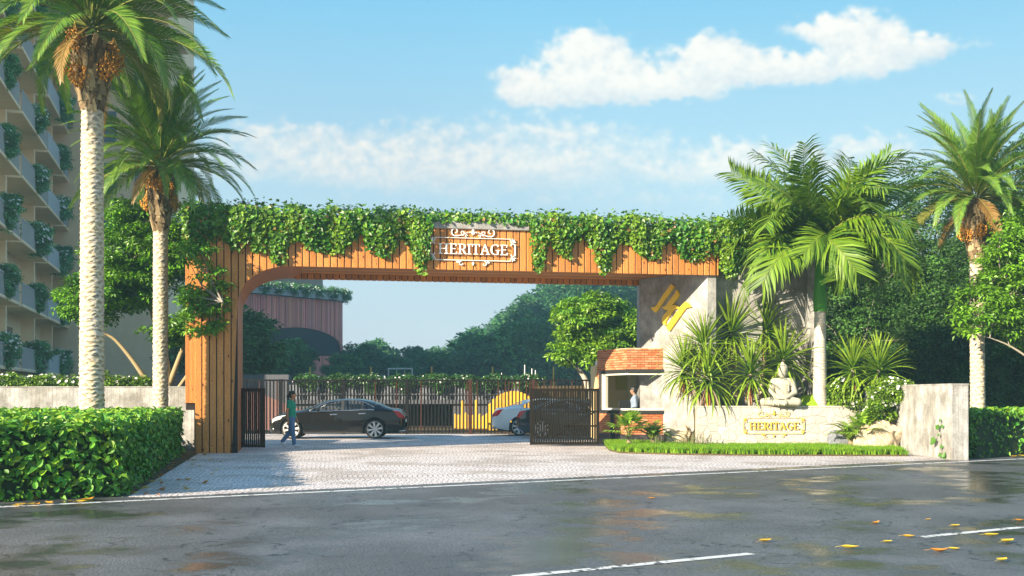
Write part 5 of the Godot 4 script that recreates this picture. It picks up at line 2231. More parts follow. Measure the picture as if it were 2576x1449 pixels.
func leaf_litter() -> void:
	var ms := []
	for i in 4:
		var mb := MB.new()
		mb.col = [Color(0.62, 0.36, 0.02), Color(0.55, 0.22, 0.02), Color(0.66, 0.46, 0.03), Color(0.45, 0.16, 0.02)][i]
		var prev := []
		for k in 7:
			var s := k / 6.0
			var w := 0.052 * sin(PI * pow(s, 0.8)) + 0.002
			var y := 0.012 + 0.05 * pow(absf(s - 0.45) * 2.0, 2.0) * (0.8 if i % 2 else 0.5)
			var row := [Vector3(s * 0.2 - 0.1, y + w * 0.55, -w), Vector3(s * 0.2 - 0.1, y, 0), Vector3(s * 0.2 - 0.1, y + w * 0.5, w)]
			if k > 0:
				mb.quad(prev[0], prev[1], row[1], row[0])
				mb.quad(prev[1], prev[2], row[2], row[1])
			prev = row
		mb.tube([Vector3(-0.16, 0.02, 0), Vector3(-0.1, 0.03, 0)], [0.002, 0.003], 3)
		ms.append(mb.mesh(M.litter))
	# single leaves on the road
	var spots := [[2203, 1319, 1, 0.9, "reddish fallen leaf alone on the road, highest of those near the right dash"], [2335, 1309, 0, 0.6, "tiny yellow fallen leaf farthest from the eye on the road"], [2403, 1326, 2, 0.9, "yellow fallen leaf just above the right lane dash"], [2565, 1312, 1, 0.8, "brown fallen leaf at the right edge of the road above the dash"], [2286, 1353, 0, 0.95, "golden fallen leaf touching the left tip of the right dash"], [2233, 1366, 2, 0.8, "thin yellow fallen leaf below the left tip of the right dash"], [2494, 1350, 2, 1.05, "yellow fallen leaf under the middle of the right dash"], [2535, 1367, 2, 1.35, "largest twisted yellow fallen leaf at the right of the road"], [1925, 1365, 0, 1.1, "orange fallen leaf beyond the tip of the front dash"], [2138, 1382, 2, 1.2, "plump yellow fallen leaf between the two lane dashes"], [2400, 1384, 2, 0.8, "small pale yellow fallen leaf right of the brown one"], [2364, 1391, 1, 1.2, "brown orange fallen leaf lying among yellow ones"], [2521, 1414, 2, 1.1, "yellow fallen leaf lowest at the right"], [1640, 1256, 1, 0.8, "dark fallen leaf alone in the middle of the road"]]
	for s in spots:
		var o := put("fallen_leaf", ms[s[2]], self, Transform3D(Basis(Vector3.UP, rr(-0.7, 0.7)).scaled(Vector3.ONE * s[3] * 0.78), spot(s[0], s[1]) + Vector3(0, 0.002, 0)))
		tag(o, s[4], "leaf", "fallen leaves on the road")
	for k in 74:  # litter at the foot of the left hedge
		var p: Vector3
		if k < 34:
			p = Vector3(-6.15, 0, -17.95).lerp(Vector3(-9.0, 0, -14.7), rng.randf() * 0.9) + Vector3(rr(0.0, 0.25), 0, rr(0.0, 0.32))
		else:
			p = Vector3(-6.1, 0, -18.2).lerp(Vector3(-8.9, 0, -31.2), pow(rng.randf(), 1.1)) + Vector3(pow(rng.randf(), 2.0) * 1.1, 0, 0)
		var o := put("litter_leaf", ms[rng.randi() % 4], self, Transform3D(Basis(Vector3.UP, rr(0, TAU)).scaled(Vector3.ONE * rr(0.4, 1.0)), p + Vector3(0, 0.008, 0)))
		tag(o, "yellow fallen leaf in the litter along the left hedge's foot" if k < 34 else "orange fallen leaf on the setts beside the left hedge's flank", "leaf", "leaf litter before the left hedge" if k < 34 else "leaf litter along the left hedge's flank")
	for k in 26:
		var p := Vector3(11.8, 0, -28.95).lerp(Vector3(18, 0, -32.7), rng.randf()) + Vector3(0, 0, rr(0.0, 0.25))
		var o := put("litter_leaf", ms[rng.randi() % 3], self, Transform3D(Basis(Vector3.UP, rr(0, TAU)).scaled(Vector3.ONE * rr(0.6, 1.1)), p + Vector3(0, 0.008, 0)))
		tag(o, "yellow fallen leaf in the litter along the right hedge's foot", "leaf", "leaf litter before the right hedge")


# ---------------------------------------------------------------- the stone sign wall, the statue, rocks
func crazy_paving(g: Node3D, x0: float, x1: float, y0: float, y1: float, z: float) -> void:
	var nx := 17
	var ny := 5
	var seeds := []
	for i in nx:
		for j in ny:
			seeds.append(Vector2(lerpf(x0, x1, (i + 0.5 + 0.25 * (j % 2) + rr(-0.42, 0.42)) / nx), lerpf(y0, y1, (j + 0.5 + rr(-0.42, 0.42)) / ny)))
	for s in seeds:
		var poly := PackedVector2Array([Vector2(x0, y0), Vector2(x1, y0), Vector2(x1, y1), Vector2(x0, y1)])
		for t in seeds:
			if t == s or t.distance_to(s) > 1.2:
				continue
			var mid: Vector2 = (s + t) / 2
			var nn: Vector2 = (t - s).normalized()
			var out := PackedVector2Array()
			for i in poly.size():
				var a := poly[i]
				var b := poly[(i + 1) % poly.size()]
				var da: float = (a - mid).dot(nn)
				var db: float = (b - mid).dot(nn)
				if da <= 0:
					out.append(a)
				if (da < 0) != (db < 0):
					out.append(a.lerp(b, da / (da - db)))
			poly = out
			if poly.size() < 3:
				break
		if poly.size() < 3:
			continue
		var sh := Geometry2D.offset_polygon(poly, -0.0035)
		if sh.is_empty():
			continue
		var mb := MB.new()
		var k := rr(0.80, 0.98)
		var w := rng.randf()
		mb.col = Color(k, k * lerpf(0.98, 0.94, w * w), k * lerpf(0.98, 0.90, w * w)) * 0.66
		mb.prism(sh[0], z, z + 0.022 + rr(0.0, 0.006), 0.005)
		part("stone", mb, M.stone, g)


func make_stone_wall() -> void:
	var g := thing("stone_sign_wall", "low wall faced with pale irregular stones, carrying the gold lettering", "wall", Vector3(7.9, 0, -33.75))
	var x0 := -2.42
	var x1 := 2.44
	var mb := MB.new()
	mb.col = Color(0.52, 0.50, 0.47)
	mb.box(Vector3(x0, 0, -0.15), Vector3(x1, 1.26, 0.125))
	mb.box(Vector3(x1 - 0.25, 0, -1.2), Vector3(x1, 1.258, -0.152))
	part("core", mb, M.stone, g)
	crazy_paving(g, x0, x1, 0.02, 1.258, 0.125)
	mb = MB.new()
	mb.col = Color(0.66, 0.64, 0.61)
	mb.box(Vector3(x0 - 0.01, 1.26, -0.16), Vector3(x1 + 0.01, 1.30, 0.16), 0.008)
	part("coping", mb, M.stone, g)
	mb = MB.new()
	mb.box(Vector3(5.6, 0.0, -34.9), Vector3(10.05, 1.2, -33.91))
	structure("raised_bed", mb, M.soil)
	mb = MB.new()
	var rows := []
	for i in 13:
		var a := PI / 2 * i / 12.0
		var ring := PackedVector3Array()
		for k in 28:
			var t := TAU * k / 28
			var w := 1.0 + 0.08 * sin(t * 3.0 + 1.0) + 0.05 * sin(t * 5.0)
			ring.append(Vector3(9.25 + cos(t) * cos(a) * 1.0 * w, 1.1 + sin(a) * 0.56, -34.3 + sin(t) * cos(a) * 0.42 * w))
		rows.append(ring)
	mb.rows(rows, true)
	structure("mossy_mound", mb, M.turf)
	for q in [["boulder", "large pale weathered boulder against the boundary wall", Vector3(10.42, 0.25, -32.35), Vector3(0.62, 0.62, 0.5), 3, "boulder"], ["rock", "grey rock at the foot of the stone wall's right end", Vector3(9.62, 0.2, -33.1), Vector3(0.36, 0.38, 0.25), 7, "slate"], ["rock", "small pale rock between the booth bricks and the pillar's foot", Vector3(5.1, 0.2, -34.6), Vector3(0.4, 0.42, 0.3), 9, "boulder"]]:
		var nz := FastNoiseLite.new()
		nz.seed = q[4]
		nz.frequency = 1.1
		nz.fractal_octaves = 4
		var b := MB.new()
		var g2 := []
		for i in 25:
			var a := -PI / 2 + PI * i / 24.0
			var ring := PackedVector3Array()
			for k in 36:
				var t := TAU * k / 36
				var d := Vector3(cos(t) * cos(a), sin(a), sin(t) * cos(a))
				var w := 1.0 + 0.42 * nz.get_noise_3dv(d * 1.1) + 0.10 * nz.get_noise_3dv(d * 5.0)
				d = Vector3(signf(d.x) * pow(absf(d.x), 0.75), signf(d.y) * pow(absf(d.y), 0.75), signf(d.z) * pow(absf(d.z), 0.75))
				ring.append(d * q[3] * w)
			g2.append(ring)
		b.rows(g2, true)
		var o := put(q[0], b.mesh(M[q[5]]), self, Transform3D(Basis(), q[2]))
		tag(o, q[1], "rock")


func make_statue() -> void:
	var g := thing("seated_statue", "cream stone statue of a cross legged meditating figure on the stone wall", "statue", Vector3(7.98, 1.302, -33.74), -0.22)
	var B := Body.new(Vector3(-0.65, -0.02, -0.35), Vector3(0.68, 1.34, 0.55), 0.011)
	var o := Vector3(0.08, 0, 0)
	B.limb(Vector3(-0.3, 0.06, 0.10), Vector3(0.36, 0.06, 0.10), 0.14, 0.14, 0.05, Vector3(1, 1.6, 1))
	B.limb(o + Vector3(-0.06, 0.16, -0.02), o + Vector3(0.06, 0.16, -0.02), 0.2, 0.2, 0.05)
	B.limb(o + Vector3(0, 0.2, -0.02), o + Vector3(0, 0.62, -0.02), 0.19, 0.20, 0.06, Vector3(0.9, 1, 1.15))
	B.limb(o + Vector3(-0.12, 0.66, -0.02), o + Vector3(0.12, 0.66, -0.02), 0.15, 0.15, 0.06)
	B.limb(o + Vector3(-0.24, 0.74, -0.02), o + Vector3(0.24, 0.74, -0.02), 0.09, 0.09, 0.05)
	for s in [-1.0, 1.0]:
		B.limb(o + Vector3(s * 0.26, 0.72, -0.02), o + Vector3(s * 0.345, 0.40, 0.04), 0.098, 0.085, 0.03)
		B.limb(o + Vector3(s * 0.345, 0.40, 0.04), o + Vector3(s * 0.12, 0.245, 0.25), 0.078, 0.055, 0.03)
		B.limb(o + Vector3(s * 0.15, 0.15, 0.02), Vector3(s * 0.49 + 0.02, 0.115, 0.20), 0.15, 0.115, 0.04)
		B.limb(Vector3(s * 0.49 + 0.02, 0.105, 0.21), Vector3(-s * 0.12 + 0.03, 0.085, 0.36), 0.105, 0.075, 0.03)
	B.limb(o + Vector3(-0.09, 0.235, 0.29), o + Vector3(0.09, 0.235, 0.29), 0.045, 0.045, 0.02)
	B.limb(o + Vector3(0, 0.74, -0.01), o + Vector3(0, 0.9, 0.0), 0.095, 0.08, 0.05)
	# robe: a band from the left shoulder across the chest, and folds
	B.limb(o + Vector3(0.2, 0.80, 0.05), o + Vector3(0.16, 0.45, 0.17), 0.022, 0.018, 0.02)
	B.limb(o + Vector3(0.12, 0.62, 0.185), o + Vector3(0.24, 0.60, 0.12), 0.018, 0.014, 0.015)
	B.limb(o + Vector3(0.17, 0.61, 0.17), o + Vector3(0.18, 0.44, 0.17), 0.016, 0.01, 0.015)
	B.limb(o + Vector3(-0.22, 0.78, 0.06), o + Vector3(-0.13, 0.5, 0.18), 0.016, 0.012, 0.02)
	B.limb(o + Vector3(-0.12, 0.45, 0.17), o + Vector3(0.12, 0.32, 0.19), 0.014, 0.014, 0.02)
	for k in 3:
		B.limb(Vector3(-0.1 + 0.08 * k, 0.16, 0.36), Vector3(-0.2 + 0.16 * k, 0.02, 0.44), 0.02, 0.018, 0.02)
	var mb := MB.new()
	B.build(mb)
	part("body", mb, M.statue, g)
	var H := Body.new(Vector3(-0.2, -0.3, -0.24), Vector3(0.2, 0.34, 0.26), 0.0075)
	H.limb(Vector3(0, -0.05, 0.02), Vector3(0, 0.06, -0.01), 0.125, 0.145, 0.04, Vector3(1.08, 1, 1))
	H.limb(Vector3(0, -0.12, 0.055), Vector3(0, -0.09, 0.05), 0.075, 0.09, 0.04)
	H.limb(Vector3(0, -0.28, -0.02), Vector3(0, -0.1, -0.01), 0.078, 0.075, 0.03)
	H.limb(Vector3(0, 0.03, 0.135), Vector3(0, -0.045, 0.165), 0.012, 0.024, 0.015)
	H.limb(Vector3(-0.028, -0.09, 0.135), Vector3(0.028, -0.09, 0.135), 0.014, 0.014, 0.012)
	for s in [-1.0, 1.0]:
		H.limb(Vector3(s * 0.025, 0.045, 0.132), Vector3(s * 0.085, 0.04, 0.105), 0.012, 0.01, 0.012)
		H.limb(Vector3(s * 0.03, 0.005, 0.122), Vector3(s * 0.075, 0.003, 0.104), 0.017, 0.014, 0.01)
		H.limb(Vector3(s * 0.135, 0.06, -0.01), Vector3(s * 0.132, -0.12, -0.005), 0.02, 0.018, 0.012, Vector3(1.3, 1, 0.8))
	# curls of hair over the skull and the topknot
	H.limb(Vector3(0, 0.08, -0.03), Vector3(0, 0.10, -0.03), 0.145, 0.135, 0.03)
	H.limb(Vector3(0, 0.20, -0.03), Vector3(0, 0.245, -0.03), 0.075, 0.05, 0.03)
	for k in 110:
		var t := k * 2.39996
		var e := asin(lerpf(0.98, 0.12, k / 110.0))
		var d := Vector3(cos(t) * cos(e), sin(e), sin(t) * cos(e))
		if d.z > 0.55 and d.y < 0.62:
			continue
		var p := Vector3(0, 0.085, -0.03) + d * 0.142
		H.limb(p, p, 0.017, 0.017, 0.006)
	mb = MB.new()
	mb.xf = Transform3D(Basis(Vector3.UP, -0.12) * Basis(Vector3.RIGHT, 0.13), o + Vector3(0, 1.015, 0.02))
	H.build(mb)
	part("head", mb, M.statue, g)


# ---------------------------------------------------------------- people
func make_person(label: String, at0: Vector3, turn: float, J: Dictionary, look: Dictionary, full := true) -> void:
	var g := thing("person", label, "person", at0, turn)
	var skin: Material = look.skin
	# the body, one continuous figure
	var B := Body.new(Vector3(-0.5, -0.02, -0.4), Vector3(0.5, 1.82, 0.4), 0.0125)
	var S1 := Body.new(Vector3(-0.4, 0.75, -0.4), Vector3(0.4, 1.55, 0.4), 0.0125)  # shirt
	var T := Body.new(Vector3(-0.5, -0.02, -0.35), Vector3(0.5, 1.1, 0.35), 0.0125)  # trousers
	var F := Body.new(Vector3(-0.5, -0.04, -0.35), Vector3(0.6, 0.32, 0.35), 0.0125)  # shoes
	B.limb(J.hip, J.chest, 0.135, 0.135, 0.04, Vector3(1.15, 1, 0.9))
	B.limb(J.neck + Vector3(0, -0.06, 0), J.head + Vector3(0, -0.06, 0), 0.055, 0.05, 0.03)
	S1.limb(J.hip + Vector3(0, 0.02, 0), J.waist, 0.15, 0.125, 0.04, Vector3(1.1, 1, 0.85))
	S1.limb(J.waist, J.chest, 0.125, 0.145, 0.05, Vector3(1.08, 1, 0.82))
	S1.limb(J.chest, J.neck + Vector3(-0.01, -0.05, 0), 0.145, 0.075, 0.05, Vector3(1.08, 1, 0.85))
	for s in ["l", "r"]:
		var sh: Vector3 = J["sh_" + s]
		var el: Vector3 = J["el_" + s]
		var wr: Vector3 = J["wr_" + s]
		var fi: Vector3 = J["fi_" + s]
		B.limb(J.chest.lerp(sh, 0.6), sh, 0.06, 0.055, 0.03)
		B.limb(sh, el, 0.052, 0.038, 0.02)
		B.limb(el, wr, 0.04, 0.026, 0.02)
		S1.limb(J.chest.lerp(sh, 0.5), sh, 0.075, 0.066, 0.03)
		S1.limb(sh, sh.lerp(el, look.sleeve), 0.068, 0.062, 0.02)
		if look.sleeve > 0.9:
			S1.limb(el, el.lerp(wr, 0.9), 0.058, 0.042, 0.02)
		# the hand: a palm, four curled fingers and a thumb
		var d := (fi - wr).normalized()
		var side := d.cross(Vector3.BACK).normalized()
		var palm := wr + d * 0.055
		B.limb(wr, palm, 0.024, 0.03, 0.012)
		for k in 4:
			var off := side * (0.021 - 0.014 * k)
			var k1 := palm + off + d * 0.05
			var k2: Vector3 = k1 + d * [0.034, 0.04, 0.037, 0.026][k] + Vector3(0.012, 0, 0.0)
			B.limb(palm + off, k1, 0.0105, 0.0095, 0.004)
			B.limb(k1, k2, 0.0095, 0.008, 0.004)
		B.limb(wr + d * 0.02 + side * 0.022, palm + side * 0.045 + d * 0.012, 0.012, 0.0095, 0.008)
		var hp: Vector3 = J["hp_" + s]
		var kn: Vector3 = J["kn_" + s]
		var an: Vector3 = J["an_" + s]
		var to: Vector3 = J["to_" + s]
		B.limb(hp, kn, 0.08, 0.055, 0.03)
		B.limb(kn, an, 0.055, 0.04, 0.02)
		B.limb(an, to, 0.038, 0.03, 0.02)
		T.limb(J.hip, hp, 0.135, 0.115, 0.04, Vector3(1.1, 1, 0.95))
		T.limb(hp, kn, 0.10, 0.072, 0.03)
		T.limb(kn, an + (kn - an).normalized() * 0.03, 0.072, 0.062, 0.02)
		F.limb(an + Vector3(0, -0.01, 0), an.lerp(to, 0.45) + Vector3(0, -0.012, 0), 0.05, 0.05, 0.02)
		F.limb(an.lerp(to, 0.2) + Vector3(0, -0.03, 0), to, 0.042, 0.038, 0.02)
	var mb := MB.new()
	B.build(mb)
	part("body", mb, skin, g)
	# the head has a grid of its own and is part of the body's surface
	var H := Body.new(Vector3(-0.14, -0.2, -0.13), Vector3(0.17, 0.17, 0.13), 0.006)
	H.limb(Vector3(-0.015, 0.03, 0), Vector3(0.01, 0.02, 0), 0.086, 0.082, 0.03, Vector3(0.95, 0.9, 1.15))
	H.limb(Vector3(0.035, -0.07, 0), Vector3(0.02, -0.01, 0), 0.045, 0.066, 0.03)
	H.limb(Vector3(0.062, -0.085, 0), Vector3(0.055, -0.08, 0), 0.024, 0.03, 0.02)
	H.limb(Vector3(-0.02, -0.2, 0), Vector3(-0.01, -0.08, 0), 0.05, 0.048, 0.02)
	H.limb(Vector3(0.092, 0.015, 0), Vector3(0.112, -0.022, 0), 0.009, 0.014, 0.01)
	H.limb(Vector3(0.086, -0.056, -0.018), Vector3(0.086, -0.056, 0.018), 0.011, 0.011, 0.008)
	for s in [-1.0, 1.0]:
		H.limb(Vector3(0.082, 0.032, s * 0.018), Vector3(0.07, 0.03, s * 0.05), 0.012, 0.01, 0.01)
		H.limb(Vector3(-0.005, 0.02, s * 0.078), Vector3(0.0, -0.025, s * 0.076), 0.016, 0.011, 0.008, Vector3(1, 1, 1.4))
	var hx := Transform3D(Basis(Vector3.BACK, look.nod), J.head)
	mb = MB.new()
	mb.xf = hx
	H.build(mb)
	part("head", mb, skin, g)
	mb = MB.new()
	mb.xf = hx
	for s in [-1.0, 1.0]:
		mb.col = Color(0.75, 0.73, 0.7)
		mb.ball(Vector3(0.074, 0.012, s * 0.031), Vector3(0.012, 0.009, 0.014), 8, 5)
		mb.col = Color(0.02, 0.015, 0.01)
		mb.ball(Vector3(0.084, 0.012, s * 0.031), Vector3(0.004, 0.006, 0.006), 6, 4)
		mb.box(Vector3(0.072, 0.034, s * 0.036 - 0.02), Vector3(0.085, 0.04, s * 0.036 + 0.02))
	part("eyes", mb, M.paint, g)
	var Hr := Body.new(Vector3(-0.24, -0.32, -0.13), Vector3(0.15, 0.17, 0.13), 0.007)
	Hr.limb(Vector3(-0.03, 0.05, 0), Vector3(0.005, 0.055, 0), 0.092, 0.084, 0.03, Vector3(0.93, 0.92, 1.08))
	Hr.limb(Vector3(-0.055, -0.02, 0), Vector3(-0.05, -0.06, 0), 0.062, 0.045, 0.03, Vector3(1, 1, 0.85))
	if look.tail:
		Hr.limb(Vector3(-0.10, 0.03, 0), Vector3(-0.15, -0.03, 0), 0.03, 0.036, 0.02)
		Hr.limb(Vector3(-0.15, -0.03, 0), Vector3(-0.13, -0.24, 0), 0.038, 0.016, 0.02)
	mb = MB.new()
	mb.xf = hx
	Hr.build(mb)
	part("hair", mb, look.hair, g)
	mb = MB.new()
	S1.build(mb)
	part("shirt", mb, look.shirt, g)
	mb = MB.new()
	T.build(mb)
	part("trousers", mb, look.trousers, g)
	if full:
		mb = MB.new()
		F.build(mb)
		part("shoes", mb, look.shoes, g)
	if look.has("tie"):
		mb = MB.new()
		var c: Vector3 = J.chest
		var pts := [J.neck + Vector3(0.075, -0.03, 0), c + Vector3(0.145, 0.02, 0), c + Vector3(0.15, -0.12, 0), J.waist + Vector3(0.125, 0.02, 0)]
		for i in 3:
			var w0: float = [0.018, 0.03, 0.04][i]
			var w1: float = [0.03, 0.04, 0.045][i]
			mb.quad(pts[i + 1] + Vector3(0, 0, w1), pts[i + 1] - Vector3(0, 0, w1), pts[i] - Vector3(0, 0, w0), pts[i] + Vector3(0, 0, w0))
			mb.beam(pts[i], pts[i + 1], w0 * 2, 0.012, Vector3.RIGHT)
		part("tie", mb, look.tie, g)


func make_people() -> void:
	flat("skin_brown", lin(0.42, 0.19, 0.085), 0.55).rim_enabled = false
	flat("skin_light", lin(0.34, 0.19, 0.115), 0.55)
	flat("hair_black", lin(0.012, 0.010, 0.009), 0.5)
	flat("teal_cloth", lin(0.008, 0.27, 0.17), 0.85)
	flat("denim", lin(0.085, 0.18, 0.34), 0.9)
	flat("shoe_white", lin(0.62, 0.64, 0.68), 0.6)
	flat("pale_cloth", lin(0.24, 0.30, 0.40), 0.85)
	flat("dark_cloth", lin(0.018, 0.02, 0.03), 0.8)
	var J := {"hip": Vector3(0, 0.95, 0), "waist": Vector3(0.0, 1.10, 0), "chest": Vector3(-0.01, 1.30, 0), "neck": Vector3(-0.025, 1.48, 0), "head": Vector3(0.025, 1.615, 0),
		"sh_r": Vector3(-0.05, 1.40, 0.17), "el_r": Vector3(-0.10, 1.12, 0.215), "wr_r": Vector3(-0.085, 0.88, 0.22), "fi_r": Vector3(-0.06, 0.72, 0.22),
		"sh_l": Vector3(-0.03, 1.40, -0.17), "el_l": Vector3(0.02, 1.12, -0.21), "wr_l": Vector3(0.10, 0.90, -0.2), "fi_l": Vector3(0.16, 0.76, -0.2),
		"hp_r": Vector3(0.01, 0.88, 0.085), "kn_r": Vector3(0.05, 0.48, 0.085), "an_r": Vector3(0.10, 0.09, 0.085), "to_r": Vector3(0.26, 0.045, 0.095),
		"hp_l": Vector3(-0.01, 0.88, -0.085), "kn_l": Vector3(-0.06, 0.49, -0.085), "an_l": Vector3(-0.32, 0.175, -0.08), "to_l": Vector3(-0.23, 0.04, -0.085)}
	make_person("person with a dark ponytail in a teal T shirt and jeans walking past the cars", spot(734, 1125.5), 0.0, J, {"skin": M.skin_brown, "hair": M.hair_black, "shirt": M.teal_cloth, "trousers": M.denim, "shoes": M.shoe_white, "sleeve": 0.5, "tail": true, "nod": 0.0})
	var K := {"hip": Vector3(0, 0.95, 0), "waist": Vector3(0.0, 1.10, 0), "chest": Vector3(0.0, 1.30, 0), "neck": Vector3(-0.01, 1.49, 0), "head": Vector3(0.045, 1.625, 0),
		"sh_r": Vector3(-0.02, 1.41, 0.18), "el_r": Vector3(-0.08, 1.13, 0.23), "wr_r": Vector3(0.1, 0.98, 0.2), "fi_r": Vector3(0.24, 0.94, 0.16),
		"sh_l": Vector3(-0.02, 1.41, -0.18), "el_l": Vector3(-0.06, 1.13, -0.23), "wr_l": Vector3(0.12, 0.98, -0.2), "fi_l": Vector3(0.26, 0.94, -0.16),
		"hp_r": Vector3(0, 0.88, 0.09), "kn_r": Vector3(0.01, 0.48, 0.09), "an_r": Vector3(0.0, 0.09, 0.09), "to_r": Vector3(0.17, 0.045, 0.1),
		"hp_l": Vector3(0, 0.88, -0.09), "kn_l": Vector3(0.01, 0.48, -0.09), "an_l": Vector3(0.0, 0.09, -0.09), "to_l": Vector3(0.17, 0.045, -0.1)}
	make_person("person with short dark hair, pale shirt and dark tie behind the guard booth window", Vector3(4.03, 0.14, -37.2), PI - 0.25, K, {"skin": M.skin_light, "hair": M.hair_black, "shirt": M.pale_cloth, "trousers": M.dark_cloth, "shoes": M.dark_cloth, "sleeve": 1.0, "tail": false, "nod": -0.12, "tie": M.dark_cloth})


# ---------------------------------------------------------------- cars
const CAR_TOP := [[0.0, 0.60], [0.05, 0.70], [0.18, 0.83], [0.45, 0.945], [0.9, 1.03], [1.25, 1.075], [1.65, 1.25], [2.05, 1.40], [2.5, 1.475], [2.95, 1.49], [3.4, 1.475], [3.75, 1.425], [4.1, 1.30], [4.4, 1.17], [4.6, 1.115], [4.88, 1.115], [4.96, 1.0], [5.03, 0.72]]
const CAR_BELT := [[0.0, 0.56], [0.1, 0.66], [0.25, 0.77], [0.6, 0.87], [1.0, 0.95], [1.5, 1.0], [2.8, 1.04], [3.6, 1.07], [4.2, 1.06], [4.7, 1.04], [4.92, 0.98], [5.03, 0.70]]
const CAR_WIDE := [[0.0, 0.50], [0.05, 0.63], [0.2, 0.78], [0.5, 0.87], [1.0, 0.92], [2.5, 0.935], [4.0, 0.92], [4.6, 0.86], [4.88, 0.77], [4.98, 0.68], [5.03, 0.60]]
const CAR_DLO := [[1.42, 0.98], [1.93, 1.25], [2.26, 1.375], [2.7, 1.43], [3.19, 1.43], [3.52, 1.36], [3.85, 1.20], [4.1, 1.06]]
const CAR_SILL := [[0.0, 0.30], [0.12, 0.20], [0.5, 0.19], [4.4, 0.22], [4.8, 0.28], [5.03, 0.42]]


func car_section(x: float) -> Array:
	var yc := soft(CAR_TOP, x, 0.10)
	var yb := minf(soft(CAR_BELT, x, 0.10), yc - 0.012)
	var w := soft(CAR_WIDE, x, 0.05)
	var g := smoothstep(1.35, 1.75, x) * (1.0 - smoothstep(3.75, 4.15, x))
	var dlo := soft(CAR_DLO, x, 0.08) if x > 1.42 and x < 4.1 else yb
	var yr := clampf(maxf(dlo, yb + 0.5 * (yc - yb) * (1.0 - g)), yb + 0.004, yc - 0.008)
	var zr := lerpf(w * 0.84, w * 0.965 - 0.02 - (yr - yb) * 0.42, g)
	var ys := lerps(CAR_SILL, x)
	for xw in [0.87, 3.93]:
		var dx: float = absf(x - xw)
		if dx < 0.415:
			ys = maxf(ys, 0.355 + sqrt(0.415 * 0.415 - dx * dx))
	var P := [[w * 0.95, ys], [w * 0.985, maxf(ys + 0.006, 0.33)], [w, maxf(ys + 0.012, 0.56)], [w * 0.997, maxf(ys + 0.018, minf(0.76, yb - 0.10))], [w * 0.965, maxf(yb, ys + 0.024)], [zr, maxf(yr, ys + 0.03)], [zr - lerpf(0.10, 0.055, g), lerpf(yr, yc, 0.5)], [zr * 0.55, lerpf(yr, yc, 0.9)], [0.0, yc]]
	var out := []
	for q in P:
		out.append(Vector3(x, q[1], q[0]))
	return out


func car_point(x: float, t: float) -> Vector3:
	var s := car_section(x)
	var i := clampi(int(t), 0, 7)
	return s[i].lerp(s[i + 1], t - i)


func car_patch(side: float, xs: Array, lowt: Callable, hight: Callable, off: float) -> MB:  # a skin laid over the body between two lines
	var mb := MB.new()
	var g := []
	for x in xs:
		var ring := PackedVector3Array()
		for k in 5:
			var t := lerpf(lowt.call(x), hight.call(x), k / 4.0)
			var p := car_point(x, t)
			var a := car_point(x, t - 0.05)
			var b := car_point(x, t + 0.05)
			var c := car_point(x + 0.02, t) - car_point(x - 0.02, t)
			var n := c.cross(b - a).normalized()
			if n.z < 0:
				n = -n
			p += n * off
			ring.append(Vector3(p.x, p.y, p.z * side))
		g.append(ring)
	mb.rows(g, false, side < 0)
	return mb


func car_range(a: float, b: float, n: int) -> Array:
	var r := []
	for i in n:
		r.append(lerpf(a, b, i / (n - 1.0)))
	return r


